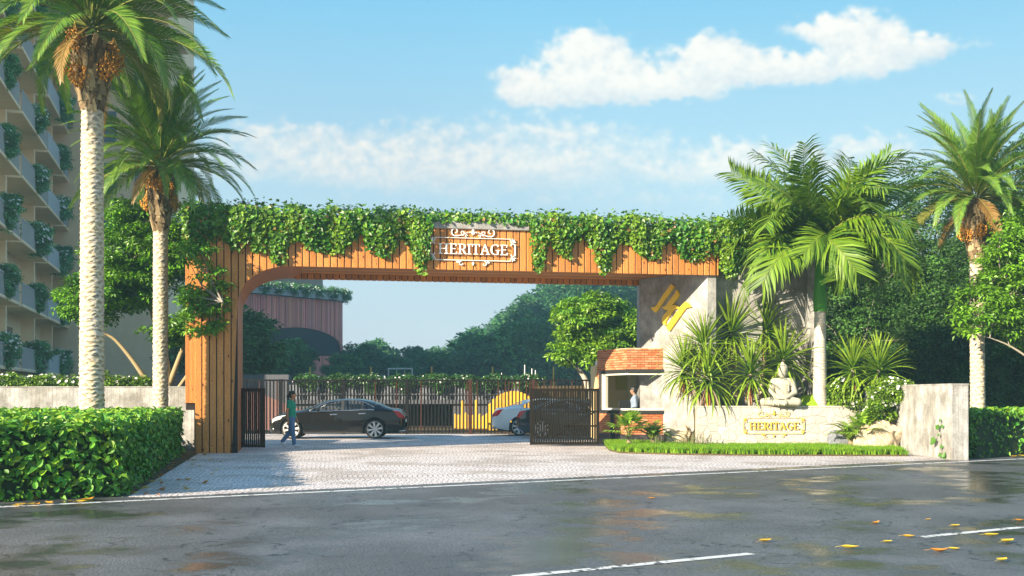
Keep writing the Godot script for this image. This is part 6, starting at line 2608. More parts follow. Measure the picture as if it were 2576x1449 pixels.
func make_car(label: String, at0: Vector3, turn: float) -> Node3D:  # nose towards -x when turn is 0; the origin is the middle of its footprint
	var g := thing("parked_car", label, "car", at0, turn, "cars on the drive")
	var ox := Transform3D(Basis(), Vector3(-2.51, 0, 0))
	var xs := []
	var x := 0.0
	while x < 5.031:
		xs.append(x)
		var near := minf(absf(absf(x - 0.87) - 0.4), absf(absf(x - 3.93) - 0.4))
		x += 0.012 if near < 0.05 else (0.02 if x < 0.2 or x > 4.8 else 0.035)
	xs.append(5.03)
	var N := xs.size()
	var rings := []
	for q in xs:
		var s := car_section(q)
		var ring := []
		for p in s:
			ring.append(p)
		rings.append(ring)
	var fine := 4
	var cols := 8 * fine + 1
	for side in [-1.0, 1.0]:
		var grid := []
		for i in N:
			var ring := PackedVector3Array()
			for j in cols:
				var t := float(j) / fine
				var k := mini(int(t), 7)
				var a: Vector3 = rings[i][k]
				var b: Vector3 = rings[i][k + 1]
				var pa: Vector3 = rings[i][maxi(k - 1, 0)]
				var pb: Vector3 = rings[i][mini(k + 2, 8)]
				if k == 7:
					pb = Vector3(b.x, a.y, -a.z)
				var f := t - k
				var v: Vector3 = a.cubic_interpolate(b, pa, pb, f) if k != 4 and k != 3 and k != 5 else a.lerp(b, f)
				if k < 3:
					v.y = lerpf(a.y, b.y, f)
				ring.append(Vector3(v.x, v.y, v.z * side))
			grid.append(ring)
		# normals from the whole grid, faces shared out between body, doors and glass
		var nn := []
		for i in N:
			var row := []
			for j in cols:
				var a: Vector3 = grid[mini(i + 1, N - 1)][j] - grid[maxi(i - 1, 0)][j]
				var b: Vector3 = grid[i][mini(j + 1, cols - 1)] - grid[i][maxi(j - 1, 0)]
				if j == cols - 1:
					b = Vector3(0, 0, -side)
				var n: Vector3 = a.cross(b).normalized() * side
				row.append(n)
			nn.append(row)
		var bins := {"body_side": MB.new(), "front_door": MB.new(), "rear_door": MB.new(), "side_glass": MB.new(), "windscreen": MB.new(), "rear_window": MB.new(), "door_pillar": MB.new()}
		for i in N - 1:
			var xm: float = (xs[i] + xs[i + 1]) / 2
			for j in cols - 1:
				var t := (j + 0.5) / fine
				var where := "body_side"
				if t < 4.0:
					if xm > 1.42 and xm < 2.76:
						where = "front_door"
					elif xm >= 2.76 and xm < 3.72 and (absf(xm - 3.93) > 0.43 or t > 2.6):
						where = "rear_door"
				elif t < 5.0:
					if xm > 1.62 and xm < 3.80:
						where = "side_glass"
						if xm > 2.69 and xm < 2.79 or xm > 3.47 and xm < 3.50:
							where = "door_pillar"
				elif t > 5.75 and xm > 1.36 and xm < 2.0:
					where = "windscreen"
				elif t > 5.75 and xm > 3.84 and xm < 4.45:
					where = "rear_window"
				var mb: MB = bins[where]
				var c := [[i, j], [i + 1, j], [i + 1, j + 1], [i, j + 1]]
				var id := []
				for q in c:
					id.append(mb.vert(ox * grid[q[0]][q[1]], nn[q[0]][q[1]]))
				if side > 0:
					mb.face(id[0], id[1], id[2])
					mb.face(id[0], id[2], id[3])
				else:
					mb.face(id[0], id[2], id[1])
					mb.face(id[0], id[3], id[2])
		for nm in bins:
			if bins[nm].v.size():
				var glassy: bool = nm in ["side_glass", "windscreen", "rear_window"]
				var o := part(nm, bins[nm], M.car_glass if glassy else (M.frame_black if nm == "door_pillar" else M.car_black), g)
				if not glassy and nm != "door_pillar":
					o.set_meta("paint", true)
		# chrome along the side windows
		var mb := MB.new()
		mb.xf = ox
		var top := []
		var low := []
		for q in car_range(1.52, 3.90, 40):
			var s := car_section(q)
			top.append(Vector3(s[5].x, s[5].y, (s[5].z + 0.006) * side))
			low.append(Vector3(s[4].x, s[4].y + 0.006, (s[4].z + 0.006) * side))
		for L in [top, low]:
			var r := []
			for q in L:
				r.append(0.014)
			mb.tube(L, r, 6)
		part("window_trim", mb, M.chrome, g)
		for q in [[2.42, 0.90], [3.47, 0.93]]:
			var hb := MB.new()
			hb.xf = ox
			var w := soft(CAR_WIDE, q[0], 0.05)
			hb.tube([Vector3(q[0] - 0.13, q[1] - 0.008, (w - 0.01) * side), Vector3(q[0] - 0.1, q[1], (w + 0.022) * side), Vector3(q[0] + 0.1, q[1] + 0.008, (w + 0.022) * side), Vector3(q[0] + 0.13, q[1] + 0.01, (w - 0.01) * side)], [0.014, 0.022, 0.022, 0.014], 6)
			part("door_handle", hb, M.chrome, g)
		mb = MB.new()  # mirror
		mb.xf = ox
		mb.ball(Vector3(1.86, 1.09, 1.03 * side), Vector3(0.085, 0.07, 0.11), 12, 8)
		mb.tube([Vector3(1.84, 1.02, 0.88 * side), Vector3(1.85, 1.06, 0.98 * side)], [0.03, 0.025], 6)
		part("wing_mirror", mb, M.car_black, g).set_meta("paint", true)
		mb = car_patch(side, car_range(0.13, 0.66, 14), func(q): return lerpf(3.0, 3.72, smoothstep(0.13, 0.66, q)), func(q): return lerpf(4.6, 3.95, smoothstep(0.2, 0.66, q)), 0.006)
		mb = moved(mb, ox)
		part("headlight", mb, M.lamp_clear, g)
		mb = moved(car_patch(side, car_range(4.56, 5.005, 12), func(q): return lerpf(3.98, 3.05, smoothstep(4.56, 4.85, q)), func(q): return 4.02, 0.006), ox)
		part("tail_light", mb, M.lamp_red, g)
		mb = moved(car_patch(side, car_range(4.60, 5.0, 10), func(q): return 4.03, func(q): return 4.35, 0.007), ox)
		part("tail_light_lens", mb, M.lamp_clear, g)
		mb = MB.new()
		mb.xf = ox
		mb.ball(Vector3(0.21, 0.37, 0.735 * side), Vector3(0.05, 0.05, 0.03), 10, 6)
		part("fog_lamp", mb, M.lamp_clear, g)
		mb = MB.new()
		mb.xf = ox
		mb.box(Vector3(1.35, 0.2, 0.9 * side - 0.012), Vector3(3.45, 0.26, 0.9 * side + 0.012), 0.006)
		part("sill", mb, M.frame_black, g)
	# underside, wheel wells, cabin
	var mb := MB.new()
	mb.xf = ox
	mb.box(Vector3(0.25, 0.2, -0.55), Vector3(4.8, 0.5, 0.55))
	mb.box(Vector3(1.3, 0.22, -0.86), Vector3(3.5, 0.45, 0.86))
	mb.box(Vector3(0.3, 0.5, -0.72), Vector3(1.3, 0.84, 0.72))
	mb.box(Vector3(4.3, 0.5, -0.66), Vector3(4.85, 0.98, 0.66))
	mb.box(Vector3(1.25, 0.45, -0.8), Vector3(1.6, 1.0, 0.8))
	mb.box(Vector3(3.6, 0.45, -0.72), Vector3(4.25, 1.05, 0.72))
	part("underbody", mb, M.frame_black, g)
	mb = MB.new()
	mb.xf = ox
	for z in [-0.38, 0.38]:
		for q in [[2.42, 0.0], [3.35, 0.02]]:
			mb.box(Vector3(q[0], 0.45, z - 0.25), Vector3(q[0] + 0.16, 1.12, z + 0.25), 0.05)
			mb.box(Vector3(q[0] - 0.45, 0.45, z - 0.25), Vector3(q[0], 0.66, z + 0.25), 0.05)
			mb.box(Vector3(q[0] + 0.06, 1.16, z - 0.13), Vector3(q[0] + 0.16, 1.34, z + 0.13), 0.05)
	mb.lathe([Vector2(0.16, -0.015), Vector2(0.19, -0.015), Vector2(0.19, 0.015), Vector2(0.16, 0.015), Vector2(0.16, -0.015)], 20, Vector3(1.95, 0.98, 0.38), Basis(Vector3.BACK, 1.1))
	part("seats", mb, M.seat, g)
	mb = MB.new()
	mb.xf = ox
	mb.tube([Vector3(0.015, 0.56, -0.42), Vector3(-0.012, 0.60, 0), Vector3(0.015, 0.56, 0.42)], [0.02, 0.026, 0.02], 6)
	mb.tube([Vector3(0.02, 0.40, -0.36), Vector3(-0.01, 0.40, 0), Vector3(0.02, 0.40, 0.36)], [0.018, 0.02, 0.018], 6)
	for k in 9:
		mb.box(Vector3(-0.006, 0.42, -0.34 + 0.085 * k - 0.008), Vector3(0.02, 0.56, -0.34 + 0.085 * k + 0.008))
	part("grille", mb, M.chrome, g)
	mb = MB.new()
	mb.xf = ox
	mb.box(Vector3(5.0, 0.60, -0.26), Vector3(5.035, 0.72, 0.26), 0.005)
	part("rear_plate", mb, M.white_paint, g)
	mb = MB.new()
	mb.xf = ox
	for z in [-0.55, 0.55]:
		mb.tube([Vector3(4.8, 0.30, z), Vector3(5.02, 0.30, z)], [0.04, 0.042], 8)
	part("exhaust_pipe", mb, M.chrome, g)
	# wheels
	for q in [[0.87, 1.0], [0.87, -1.0], [3.93, 1.0], [3.93, -1.0]]:
		var w := MeshInstance3D.new()
		var s: float = q[1]
		var tb := MB.new()
		var ax := Basis(Vector3.RIGHT, PI / 2 * s)
		tb.lathe([Vector2(0.275, 0.11), Vector2(0.31, 0.12), Vector2(0.345, 0.10), Vector2(0.357, 0.06), Vector2(0.357, -0.06), Vector2(0.345, -0.10), Vector2(0.30, -0.115), Vector2(0.25, -0.1)], 36, Vector3.ZERO, ax)
		var wn := put("wheel", tb.mesh(M.rubber), g, Transform3D(Basis(), Vector3(q[0] - 2.51, 0.357, 0.80 * s)))
		var rb := MB.new()
		rb.lathe([Vector2(0.28, 0.112), Vector2(0.295, 0.118), Vector2(0.272, 0.085), Vector2(0.262, 0.02), Vector2(0.262, -0.1)], 36, Vector3.ZERO, ax)
		for k in 8:
			var t := TAU * (k + 0.2) / 8
			var d := Vector3(cos(t), sin(t), 0)
			var e := Vector3(-sin(t), cos(t), 0)
			var a := d * 0.055
			var b := d * 0.272
			var z0 := Vector3(0, 0, 0.085 * s)
			var z1 := Vector3(0, 0, 0.100 * s)
			var zb := Vector3(0, 0, 0.05 * s)
			var c4 := [a - e * 0.024 + z0, b - e * 0.047 + z1, b + e * 0.047 + z1, a + e * 0.024 + z0]
			var d4 := [a - e * 0.024 + zb, b - e * 0.047 + zb, b + e * 0.047 + zb, a + e * 0.024 + zb]
			if s > 0:
				rb.quad(c4[0], c4[1], c4[2], c4[3])
				rb.quad(d4[0], d4[1], c4[1], c4[0])
				rb.quad(d4[2], d4[3], c4[3], c4[2])
			else:
				rb.quad(c4[3], c4[2], c4[1], c4[0])
				rb.quad(c4[0], c4[1], d4[1], d4[0])
				rb.quad(c4[2], c4[3], d4[3], d4[2])
		rb.lathe([Vector2(0.0, 0.096), Vector2(0.035, 0.096), Vector2(0.062, 0.088), Vector2(0.066, 0.05)], 16, Vector3.ZERO, ax)
		put("rim", rb.mesh(M.alloy), wn)
		var db := MB.new()
		db.lathe([Vector2(0.0, 0.02), Vector2(0.17, 0.02), Vector2(0.17, 0.0), Vector2(0.26, -0.02), Vector2(0.26, -0.1)], 20, Vector3.ZERO, ax)
		put("brake_disc", db.mesh(M.frame_black), wn)
		w.free()
	return g


func moved(mb: MB, t: Transform3D) -> MB:
	for i in mb.v.size():
		mb.v[i] = t * mb.v[i]
	return mb


func repaint(car: Node3D, m: Material) -> void:
	for c in car.get_children():
		if c.has_meta("paint"):
			c.material_override = m


func make_cars() -> void:
	var b := flat("car_black", lin(0.010, 0.009, 0.009), 0.22)
	b.clearcoat_enabled = true
	b.metallic_specular = 0.25
	b.clearcoat = 0.7
	b.clearcoat_roughness = 0.03
	var w := flat("car_white", lin(0.74, 0.74, 0.72), 0.3)
	w.clearcoat_enabled = true
	w.clearcoat = 1.0
	w.clearcoat_roughness = 0.04
	var d := flat("car_dark", lin(0.014, 0.02, 0.028), 0.25)
	d.clearcoat_enabled = true
	d.clearcoat = 1.0
	d.clearcoat_roughness = 0.03
	flat("chrome", lin(0.75, 0.75, 0.75), 0.15, 1.0)
	flat("alloy", lin(0.72, 0.69, 0.66), 0.4, 0.35)
	flat("rubber", lin(0.02, 0.02, 0.02), 0.8)
	flat("seat", lin(0.10, 0.10, 0.115), 0.8)
	flat("lamp_clear", lin(0.66, 0.68, 0.7), 0.12, 0.3)
	flat("lamp_red", lin(0.55, 0.012, 0.015), 0.15)
	var gl := flat("car_glass", Color(0.08, 0.1, 0.11, 0.2), 0.02)
	gl.transparency = BaseMaterial3D.TRANSPARENCY_ALPHA
	var p := at(851, 1000, 42.4)
	var car := make_car("black saloon car standing side on in the middle of the drive", Vector3(p.x, 0.008, -42.6), 0.03)
	var c2 := copy(car, "parked_car", "white saloon car seen from its tail, farthest right on the drive", "cars on the drive", Vector3(1.72, 0.008, -45.75), PI)
	repaint(c2, w)
	var c3 := copy(car, "parked_car", "dark saloon car half hidden behind the slatted gate leaf", "cars on the drive", Vector3(2.75, 0.008, -42.5), PI - 0.34)
	repaint(c3, d)


# ---------------------------------------------------------------- what lies behind the fence
func make_background() -> void:
	var mb := MB.new()
	var g := thing("ramp_wall", "grey concrete retaining wall with upright ribs above the basement ramp opening", "wall", Vector3(-4.9, 0, -54))
	mb.box(Vector3(-5.7, 1.2, -2.0), Vector3(5.75, 2.1, 0.0))
	mb.box(Vector3(2.1, 0, -2.0), Vector3(5.75, 1.198, -0.05))
	mb.box(Vector3(-5.7, 0, -2.0), Vector3(-2.85, 1.198, -0.05))
	mb.box(Vector3(-5.7, 1.62, 0.002), Vector3(5.75, 1.70, 0.14))
	mb.box(Vector3(-5.7, 1.2, 0.002), Vector3(5.75, 1.40, 0.12))
	part("wall_body", mb, M.gabion, g)
	mb = MB.new()
	mb.box(Vector3(-2.85, 0.0, -2.2), Vector3(2.1, 1.2, -1.9))  # near-black slab, its colour stands in for the shade inside the ramp
	part("ramp_dark_panel", mb, M.dark_gap, g)
	var rib := MB.new()
	rib.box(Vector3(-0.035, 0, 0), Vector3(0.035, 1, 0.07), 0.01)
	var rm := rib.mesh(M.slate)
	for k in 82:
		put("rib", rm, g, Transform3D(Basis().scaled(Vector3(1, 0.42, 1)), Vector3(-5.65 + 0.1405 * k, 1.702, 0.002)))
		put("rib", rm, g, Transform3D(Basis().scaled(Vector3(1, 0.215, 1)), Vector3(-5.65 + 0.1405 * k, 1.402, 0.002)))
	var ca := Color(0.03, 0.12, 0.025)
	var cb := Color(0.09, 0.2, 0.04)
	for i in 8:
		var x := -9.6 + 1.48 * i
		flowering("trailing_plant", "white flowering plant trailing over the ribbed retaining wall, %s" % ["at its left end", "above the black car's windscreen", "above the black car's roof", "above the black car's boot", "over the ramp opening", "right of the ramp opening", "above the yellow pickets", "above the yellow arch"][i], Vector3(x, 2.1, -53.9), [[Vector3(0, 0.22, 0), Vector3(0.8, 0.24, 0.3)], [Vector3(rr(-0.4, 0.4), -0.05, 0.18), Vector3(0.25, 0.3, 0.1)]], 120, 24, ca, cb, "plants trailing over the retaining wall", 1.15)
	mb = MB.new()
	mb.box(Vector3(-60, 0, -160), Vector3(60, 2.08, -56.1))
	structure("terrace", mb, M.soil)
	# left: dark stone retaining wall and a raking stair wall
	mb = MB.new()
	mb.box(Vector3(-17, 0, -54.6), Vector3(-10.65, 2.6, -54.0))
	tag(put("gabion_wall", mb.mesh(M.gabion), self), "dark grey stone retaining wall behind the fence at the left", "wall")
	mb = MB.new()
	mb.xf = Transform3D(Basis(), Vector3(-10.4, 0, -52.5))
	mb.prism(PackedVector2Array([Vector2(-2.8, 0), Vector2(2.4, 0), Vector2(2.4, 0.25), Vector2(-1.4, 1.75), Vector2(-2.8, 1.75)]), -0.15, 0.0)
	tag(put("ramp_parapet", mb.mesh(M.red_wall), self), "sloping reddish parapet wall behind the fence beside the black car's nose", "wall")
	# yellow play pickets
	var f := thing("picket_fence", "low yellow picket fence of pointed boards behind the bar fence", "fence", Vector3(-1.75, 0, -51))
	for k in 11:
		var h: float = [0.82, 0.78, 1.42, 0.86, 0.8, 0.75, 1.45, 0.8, 0.72, 0.82, 0.78][k]
		var b := MB.new()
		b.prism(PackedVector2Array([Vector2(-0.065, 0), Vector2(0.065, 0), Vector2(0.065, h - 0.07), Vector2(0.0, h + (0.0 if h < 1 else -0.02)), Vector2(-0.065, h - 0.07)]), -0.015, 0.015)
		put("picket", b.mesh(M.yellow), f, Transform3D(Basis(), Vector3(-0.78 + 0.155 * k, 0, 0)))
	mb = MB.new()
	mb.box(Vector3(-0.85, 0.3, -0.05), Vector3(0.85, 0.37, -0.016))
	part("rail", mb, M.yellow, f)
	f = thing("arched_screen", "yellow arched screen of upright boards behind the white car's tail", "screen", Vector3(0.0, 0, -50.5))
	for k in 12:
		var x := -1.05 + 0.175 * k
		var h := 0.55 + 1.25 * sqrt(maxf(0.0, 1.0 - pow((x + 0.088 - 0.1) / 1.25, 2.0)))
		var h2 := 0.55 + 1.25 * sqrt(maxf(0.0, 1.0 - pow((x + 0.15 - 0.1) / 1.25, 2.0)))
		var b := MB.new()
		b.prism(PackedVector2Array([Vector2(x, 0), Vector2(x + 0.15, 0), Vector2(x + 0.15, h2), Vector2(x, h)]), -0.02, 0.02)
		part("board", b, M.yellow, f)
	# sports ground on the terrace: net posts, net and a goal
	for k in range(-2, 5):
		mb = MB.new()
		mb.tube([Vector3.ZERO, Vector3(0, 1.42, 0)], [0.05, 0.045], 8)
		var px: float = 780.0 + 153.0 * (k + 1)
		var o := put("net_post", mb.mesh(M.yellow), self, Transform3D(Basis(), Vector3((px - 1288) / 38.0, 2.08, -75)))
		tag(o, "slim yellow net post on the terrace, %s" % ["hidden behind the pillar", "leftmost beside the timber pillar", "in front of the slatted round building", "left of the white goal", "right of the white goal", "in front of the wooded hill", "left of the bright tree"][k + 2], "post", "yellow net posts")
	mb = MB.new()
	for k in 9:
		mb.beam(Vector3(-19.5, 2.15 + 0.155 * k, -75), Vector3(8, 2.15 + 0.155 * k, -75), 0.008, 0.008)
	for k in 180:
		mb.beam(Vector3(-19.5 + k * 0.153, 2.1, -75), Vector3(-19.5 + k * 0.153, 3.42, -75), 0.007, 0.007, Vector3.BACK)
	var net := put("sports_net", mb.mesh(M.fence_metal), self)
	tag(net, "fine dark net strung between the yellow posts on the terrace", "net", "", "stuff")
	var gl := thing("goal_frame", "small white goal frame standing on the terrace", "goal", at(1007, 994, 96) * Vector3(1, 0, 1) + Vector3(0, 2.08, 0))
	mb = MB.new()
	mb.tube([Vector3(-1.0, 0, 0), Vector3(-1.0, 1.78, 0)], [0.06, 0.06], 8)
	mb.tube([Vector3(1.0, 0, 0), Vector3(1.0, 1.78, 0)], [0.06, 0.06], 8)
	mb.tube([Vector3(-1.06, 1.78, 0), Vector3(1.06, 1.78, 0)], [0.06, 0.06], 8)
	part("posts", mb, M.white_paint, gl)
	mb = MB.new()
	for x in [-0.33, 0.33]:
		mb.tube([Vector3(x, 0, -0.8), Vector3(x, 1.7, -0.2)], [0.03, 0.03], 6)
	part("rear_stays", mb, M.white_paint, gl)
	for k in 5:
		var q: Array = [[1347, 948, 62, 0.9], [1338, 940, 62, 1.0], [1320, 932, 62, 1.2], [1262, 944, 64, 0.8], [1230, 950, 66, 0.6]][k]
		mb = MB.new()
		mb.tube([Vector3.ZERO, Vector3(0, q[3], 0)], [0.03, 0.025], 6)
		var o := put("thin_pole", mb.mesh(M.white_paint), self, Transform3D(Basis(), Vector3(at(q[0], 994, q[2]).x, 2.08, -q[2])))
		tag(o, "thin pale pole above the bar fence, %s" % ["nearest the bright tree", "second from the bright tree", "tallest of its group", "over the yellow arch", "over the yellow pickets"][k], "pole", "thin pale poles on the terrace")


func make_round_building() -> void:
	var L := Vector2(-21.1, -90.0)
	var R := Vector2(-15.35, -97.4)
	var g := thing("slatted_building", "round cornered building clad in red brown timber slats with a dark arched window", "building", Vector3(-20, 0, -96))
	var path := []
	var d := (R - L).normalized()
	var s0 := -6.0
	var LL := L.distance_to(R)
	var s := s0
	while s < LL:
		path.append([L + d * s, Vector2(-d.y, d.x)])
		s += 0.165
	var rad := 2.2
	var nn := Vector2(-d.y, d.x)
	var inner := R - nn * rad if nn.dot(Vector2(15, 97)) > 0 else R + nn * rad
	if nn.dot(Vector2(15, 97)) < 0:
		nn = -nn
	for i in path.size():
		path[i][1] = nn
	var a0 := nn.angle()
	for k in 34:
		var t := a0 - 0.075 * (k + 1)
		var v := Vector2(cos(t), sin(t))
		var t2 := a0 + 0.075 * (k + 1)
		var v2 := Vector2(cos(t2), sin(t2))
		var use := v if v.dot(d) > v2.dot(d) else v2
		path.append([inner + use * rad, use])
	var o := Vector2(-20, -96)
	var plan := []
	for p in path:
		plan.append(p[0] - o - p[1] * 0.12)
	plan.append(plan[-1] + Vector2(-10, -6))
	plan.append(plan[0] + Vector2(-4, -8))
	var mb := MB.new()
	mb.column(plan, 0, 9.75)
	part("wall", mb, M.dark_gap, g)
	var meshes := {}
	for i in path.size():
		var p: Vector2 = path[i][0]
		var v: Vector2 = path[i][1]
		var along := (p - L).dot(d)
		if i > 0 and i >= int((LL - s0) / 0.165):
			along = LL + (i - int((LL - s0) / 0.165)) * 0.165
		# the arched opening runs from s=1.2 to the rounded corner
		var q := (along - 5.6) / 5.4
		var arch := 5.0 + 2.25 * sqrt(maxf(0.0, 1.0 - q * q)) if absf(q) < 1.0 else 5.0
		var spans := [[2.0, 9.72]]
		if arch > 5.02:
			spans = [[2.0, 4.95], [arch, 9.72]]
		for sp in spans:
			var b := MB.new()
			var k := rr(0.75, 1.25)
			b.col = Color(0.80 * k, 0.30 * k * rr(0.9, 1.15), 0.24 * k * rr(0.9, 1.2))
			b.xf = Transform3D(Basis(Vector3(v.y, 0, -v.x), Vector3.UP, Vector3(v.x, 0, v.y)), Vector3(p.x - o.x, 0, p.y - o.y))
			b.box(Vector3(-0.055, sp[0], -0.1), Vector3(0.055, sp[1], 0.05 + rr(0, 0.05)))
			part("slat", b, M.paint_dull, g)
	mb = MB.new()  # window in the opening
	var win := []
	for i in path.size():
		win.append(path[i][0] - o - path[i][1] * 0.06)
	for i in win.size() - 1:
		mb.quad(Vector3(win[i].x, 4.9, win[i].y), Vector3(win[i + 1].x, 4.9, win[i + 1].y), Vector3(win[i + 1].x, 7.4, win[i + 1].y), Vector3(win[i].x, 7.4, win[i].y))
	part("window", mb, M.shade_glass, g)
	mb = MB.new()
	var band := []
	for i in path.size():
		band.append(path[i][0] - o + path[i][1] * 0.35)
	band.append(plan[-2])
	band.append(plan[-1])
	mb.column(band, 9.76, 10.35)
	part("roof_trough", mb, M.pale_wall, g)
	mb = MB.new()
	var back := []
	for i in range(0, path.size(), 6):
		back.append(path[i][0] - o - path[i][1] * 1.6)
	back.append(plan[-2])
	back.append(plan[-1])
	mb.col = Color(0.30, 0.23, 0.18)
	mb.column(back, 10.35, 12.6)
	mb.column([back[3], back[5], back[5] + Vector2(-1, -1), back[3] + Vector2(-1, -1)], 12.6, 14.5)
	part("upper_storey", mb, M.paint_dull, g)
	for i in range(0, path.size(), 9):
		var p: Vector2 = path[i][0] + path[i][1] * 0.2
		var names := "white flowering plant in the roof trough of the slatted building, %s" % ["first behind the beam", "second behind the beam", "third along the trough", "fourth along the trough", "fifth along the trough", "sixth along the trough", "seventh along the trough", "eighth along the trough", "ninth along the trough", "tenth along the trough", "before the rounded corner", "at the rounded corner", "past the rounded corner", "farthest round the corner", "last round the corner"][mini(i / 9, 14)]
		flowering("roof_plant", names, Vector3(p.x, 10.35, p.y), [[Vector3(0, 0.15, 0), Vector3(0.75, 0.32, 0.6)], [Vector3(path[i][1].x * 0.3, -0.15, path[i][1].y * 0.3), Vector3(0.4, 0.35, 0.4)]], 60, 40, Color(0.06, 0.24, 0.07), Color(0.2, 0.42, 0.16), "plants in the roof trough", 1.5)


func make_hill() -> void:
	var mb := MB.new()
	var g := []
	for i in 15:
		var ring := PackedVector3Array()
		for k in 41:
			var x := -40.0 + k * 5.0
			var z := -95.0 - i * 9.0
			var h := 2.0 + 15.0 * smoothstep(-6.0, 26.0, x) * smoothstep(0.0, 7.0, i) + 0.8 * sin(x * 0.3 + i)
			ring.append(Vector3(x, h, z))
		g.append(ring)
	mb.rows(g, false, true)
	structure("hill", mb, M.soil)
	# three kinds of far tree, then copies
	var ca := Color(0.03, 0.12, 0.035)
	var cb := Color(0.09, 0.28, 0.05)
	var kinds := []
	for k in 3:
		var t := thing("hill_tree", "", "tree", Vector3(0, 0, 0), 0.0, "trees behind the sports ground")
		limbs(t, [[[Vector3(0, 0, 0), 0.22], [Vector3(0.1, 1.6, 0), 0.16], [Vector3(0, 3.4, 0), 0.06]]], Color(0.08, 0.06, 0.045), 6)
		crown(t, [[Vector3(0, 3.1, 0), Vector3(2.5, 1.9, 2.5)], [Vector3(1.3, 2.4, 0.8), Vector3(1.6, 1.2, 1.5)], [Vector3(-1.2, 2.3, 0.9), Vector3(1.7, 1.3, 1.5)], [Vector3(0.2 * k, 4.3, 0), Vector3(1.3, 0.9, 1.3)]], S.far, 120, 11, Vector3(0.55, 0.3, 0.55), ca, cb * (0.8 + 0.25 * k), 0.9, [Vector3(0, 2.5, 0)], "crown", 0.2)
		kinds.append(t)
	# [x, height of the crown's top, distance, size, where]
	var list := [[565, 770, 60, 0.85, "at the far left beside the timber pillar"], [725, 858, 84, 0.62, "in front of the slatted building's arch"], [650, 870, 80, 0.6, "low at the left before the slatted building"], [905, 866, 100, 0.75, "broad and flat right of the slatted building"], [950, 858, 120, 0.7, "darker behind the broad flat one"], [862, 890, 88, 0.45, "small at the slatted building's right corner"], [1043, 872, 105, 0.5, "rounded alone right of the white goal"], [1000, 898, 101, 0.5, "low behind the white goal"], [1090, 884, 100, 0.6, "at the foot of the wooded slope"]]
	var ridge := [[1110, 880], [1150, 860], [1190, 843], [1230, 822], [1270, 798], [1310, 772], [1350, 748], [1390, 722], [1430, 700], [1480, 690], [1540, 680], [1600, 675]]
	for i in ridge.size():
		list.append([ridge[i][0], ridge[i][1] - 4 + 9 * (i % 2), 118 + 4 * (i % 3), 0.95 + 0.2 * (i % 2), "on the skyline of the wooded slope, %s from its left foot" % ["first", "second", "third", "fourth", "fifth", "sixth", "seventh", "eighth", "ninth", "tenth", "eleventh", "twelfth"][i]])
	var mid := [[1160, 905], [1220, 890], [1280, 880], [1345, 860], [1200, 925], [1270, 915], [1340, 905], [1400, 880], [1410, 820], [1350, 800], [1450, 780], [1520, 760], [1590, 760], [1460, 880], [1560, 880], [1600, 830], [1300, 835], [1240, 855]]
	var rows := ["fourth from the left in the bottom row", "first from the left in the second row", "second from the left in the second row", "rightmost in the third row", "second from the left in the bottom row", "third from the left in the bottom row", "rightmost of the bottom row", "third in the second row", "second in the fourth row", "alone in the fifth row", "first of the top row under the beam", "second of the top row under the beam", "last of the top row", "fourth in the second row", "last of the second row", "last of the fourth row", "first in the fourth row", "leftmost in the third row"]
	rows[0] = "first from the left in the bottom row"
	for i in mid.size():
		list.append([mid[i][0], mid[i][1] - 18, 92 + 5 * (i % 4), 1.0 + 0.15 * (i % 3), "on the wooded slope, " + rows[i]])
	for i in list.size():
		var q: Array = list[i]
		var c := at(q[0], q[1], q[2])
		var size: float = q[3] * 1.25
		var base := Vector3(c.x, c.y - 5.0 * size, c.z)
		var label: String = "far hazy tree " + q[4]
		if i < 3:
			kinds[i].transform = Transform3D(Basis().scaled(Vector3.ONE * size), base)
			kinds[i].set_meta("label", label)
		else:
			copy(kinds[i % 3], "hill_tree", label, "trees behind the sports ground", base, rr(0, TAU), size)


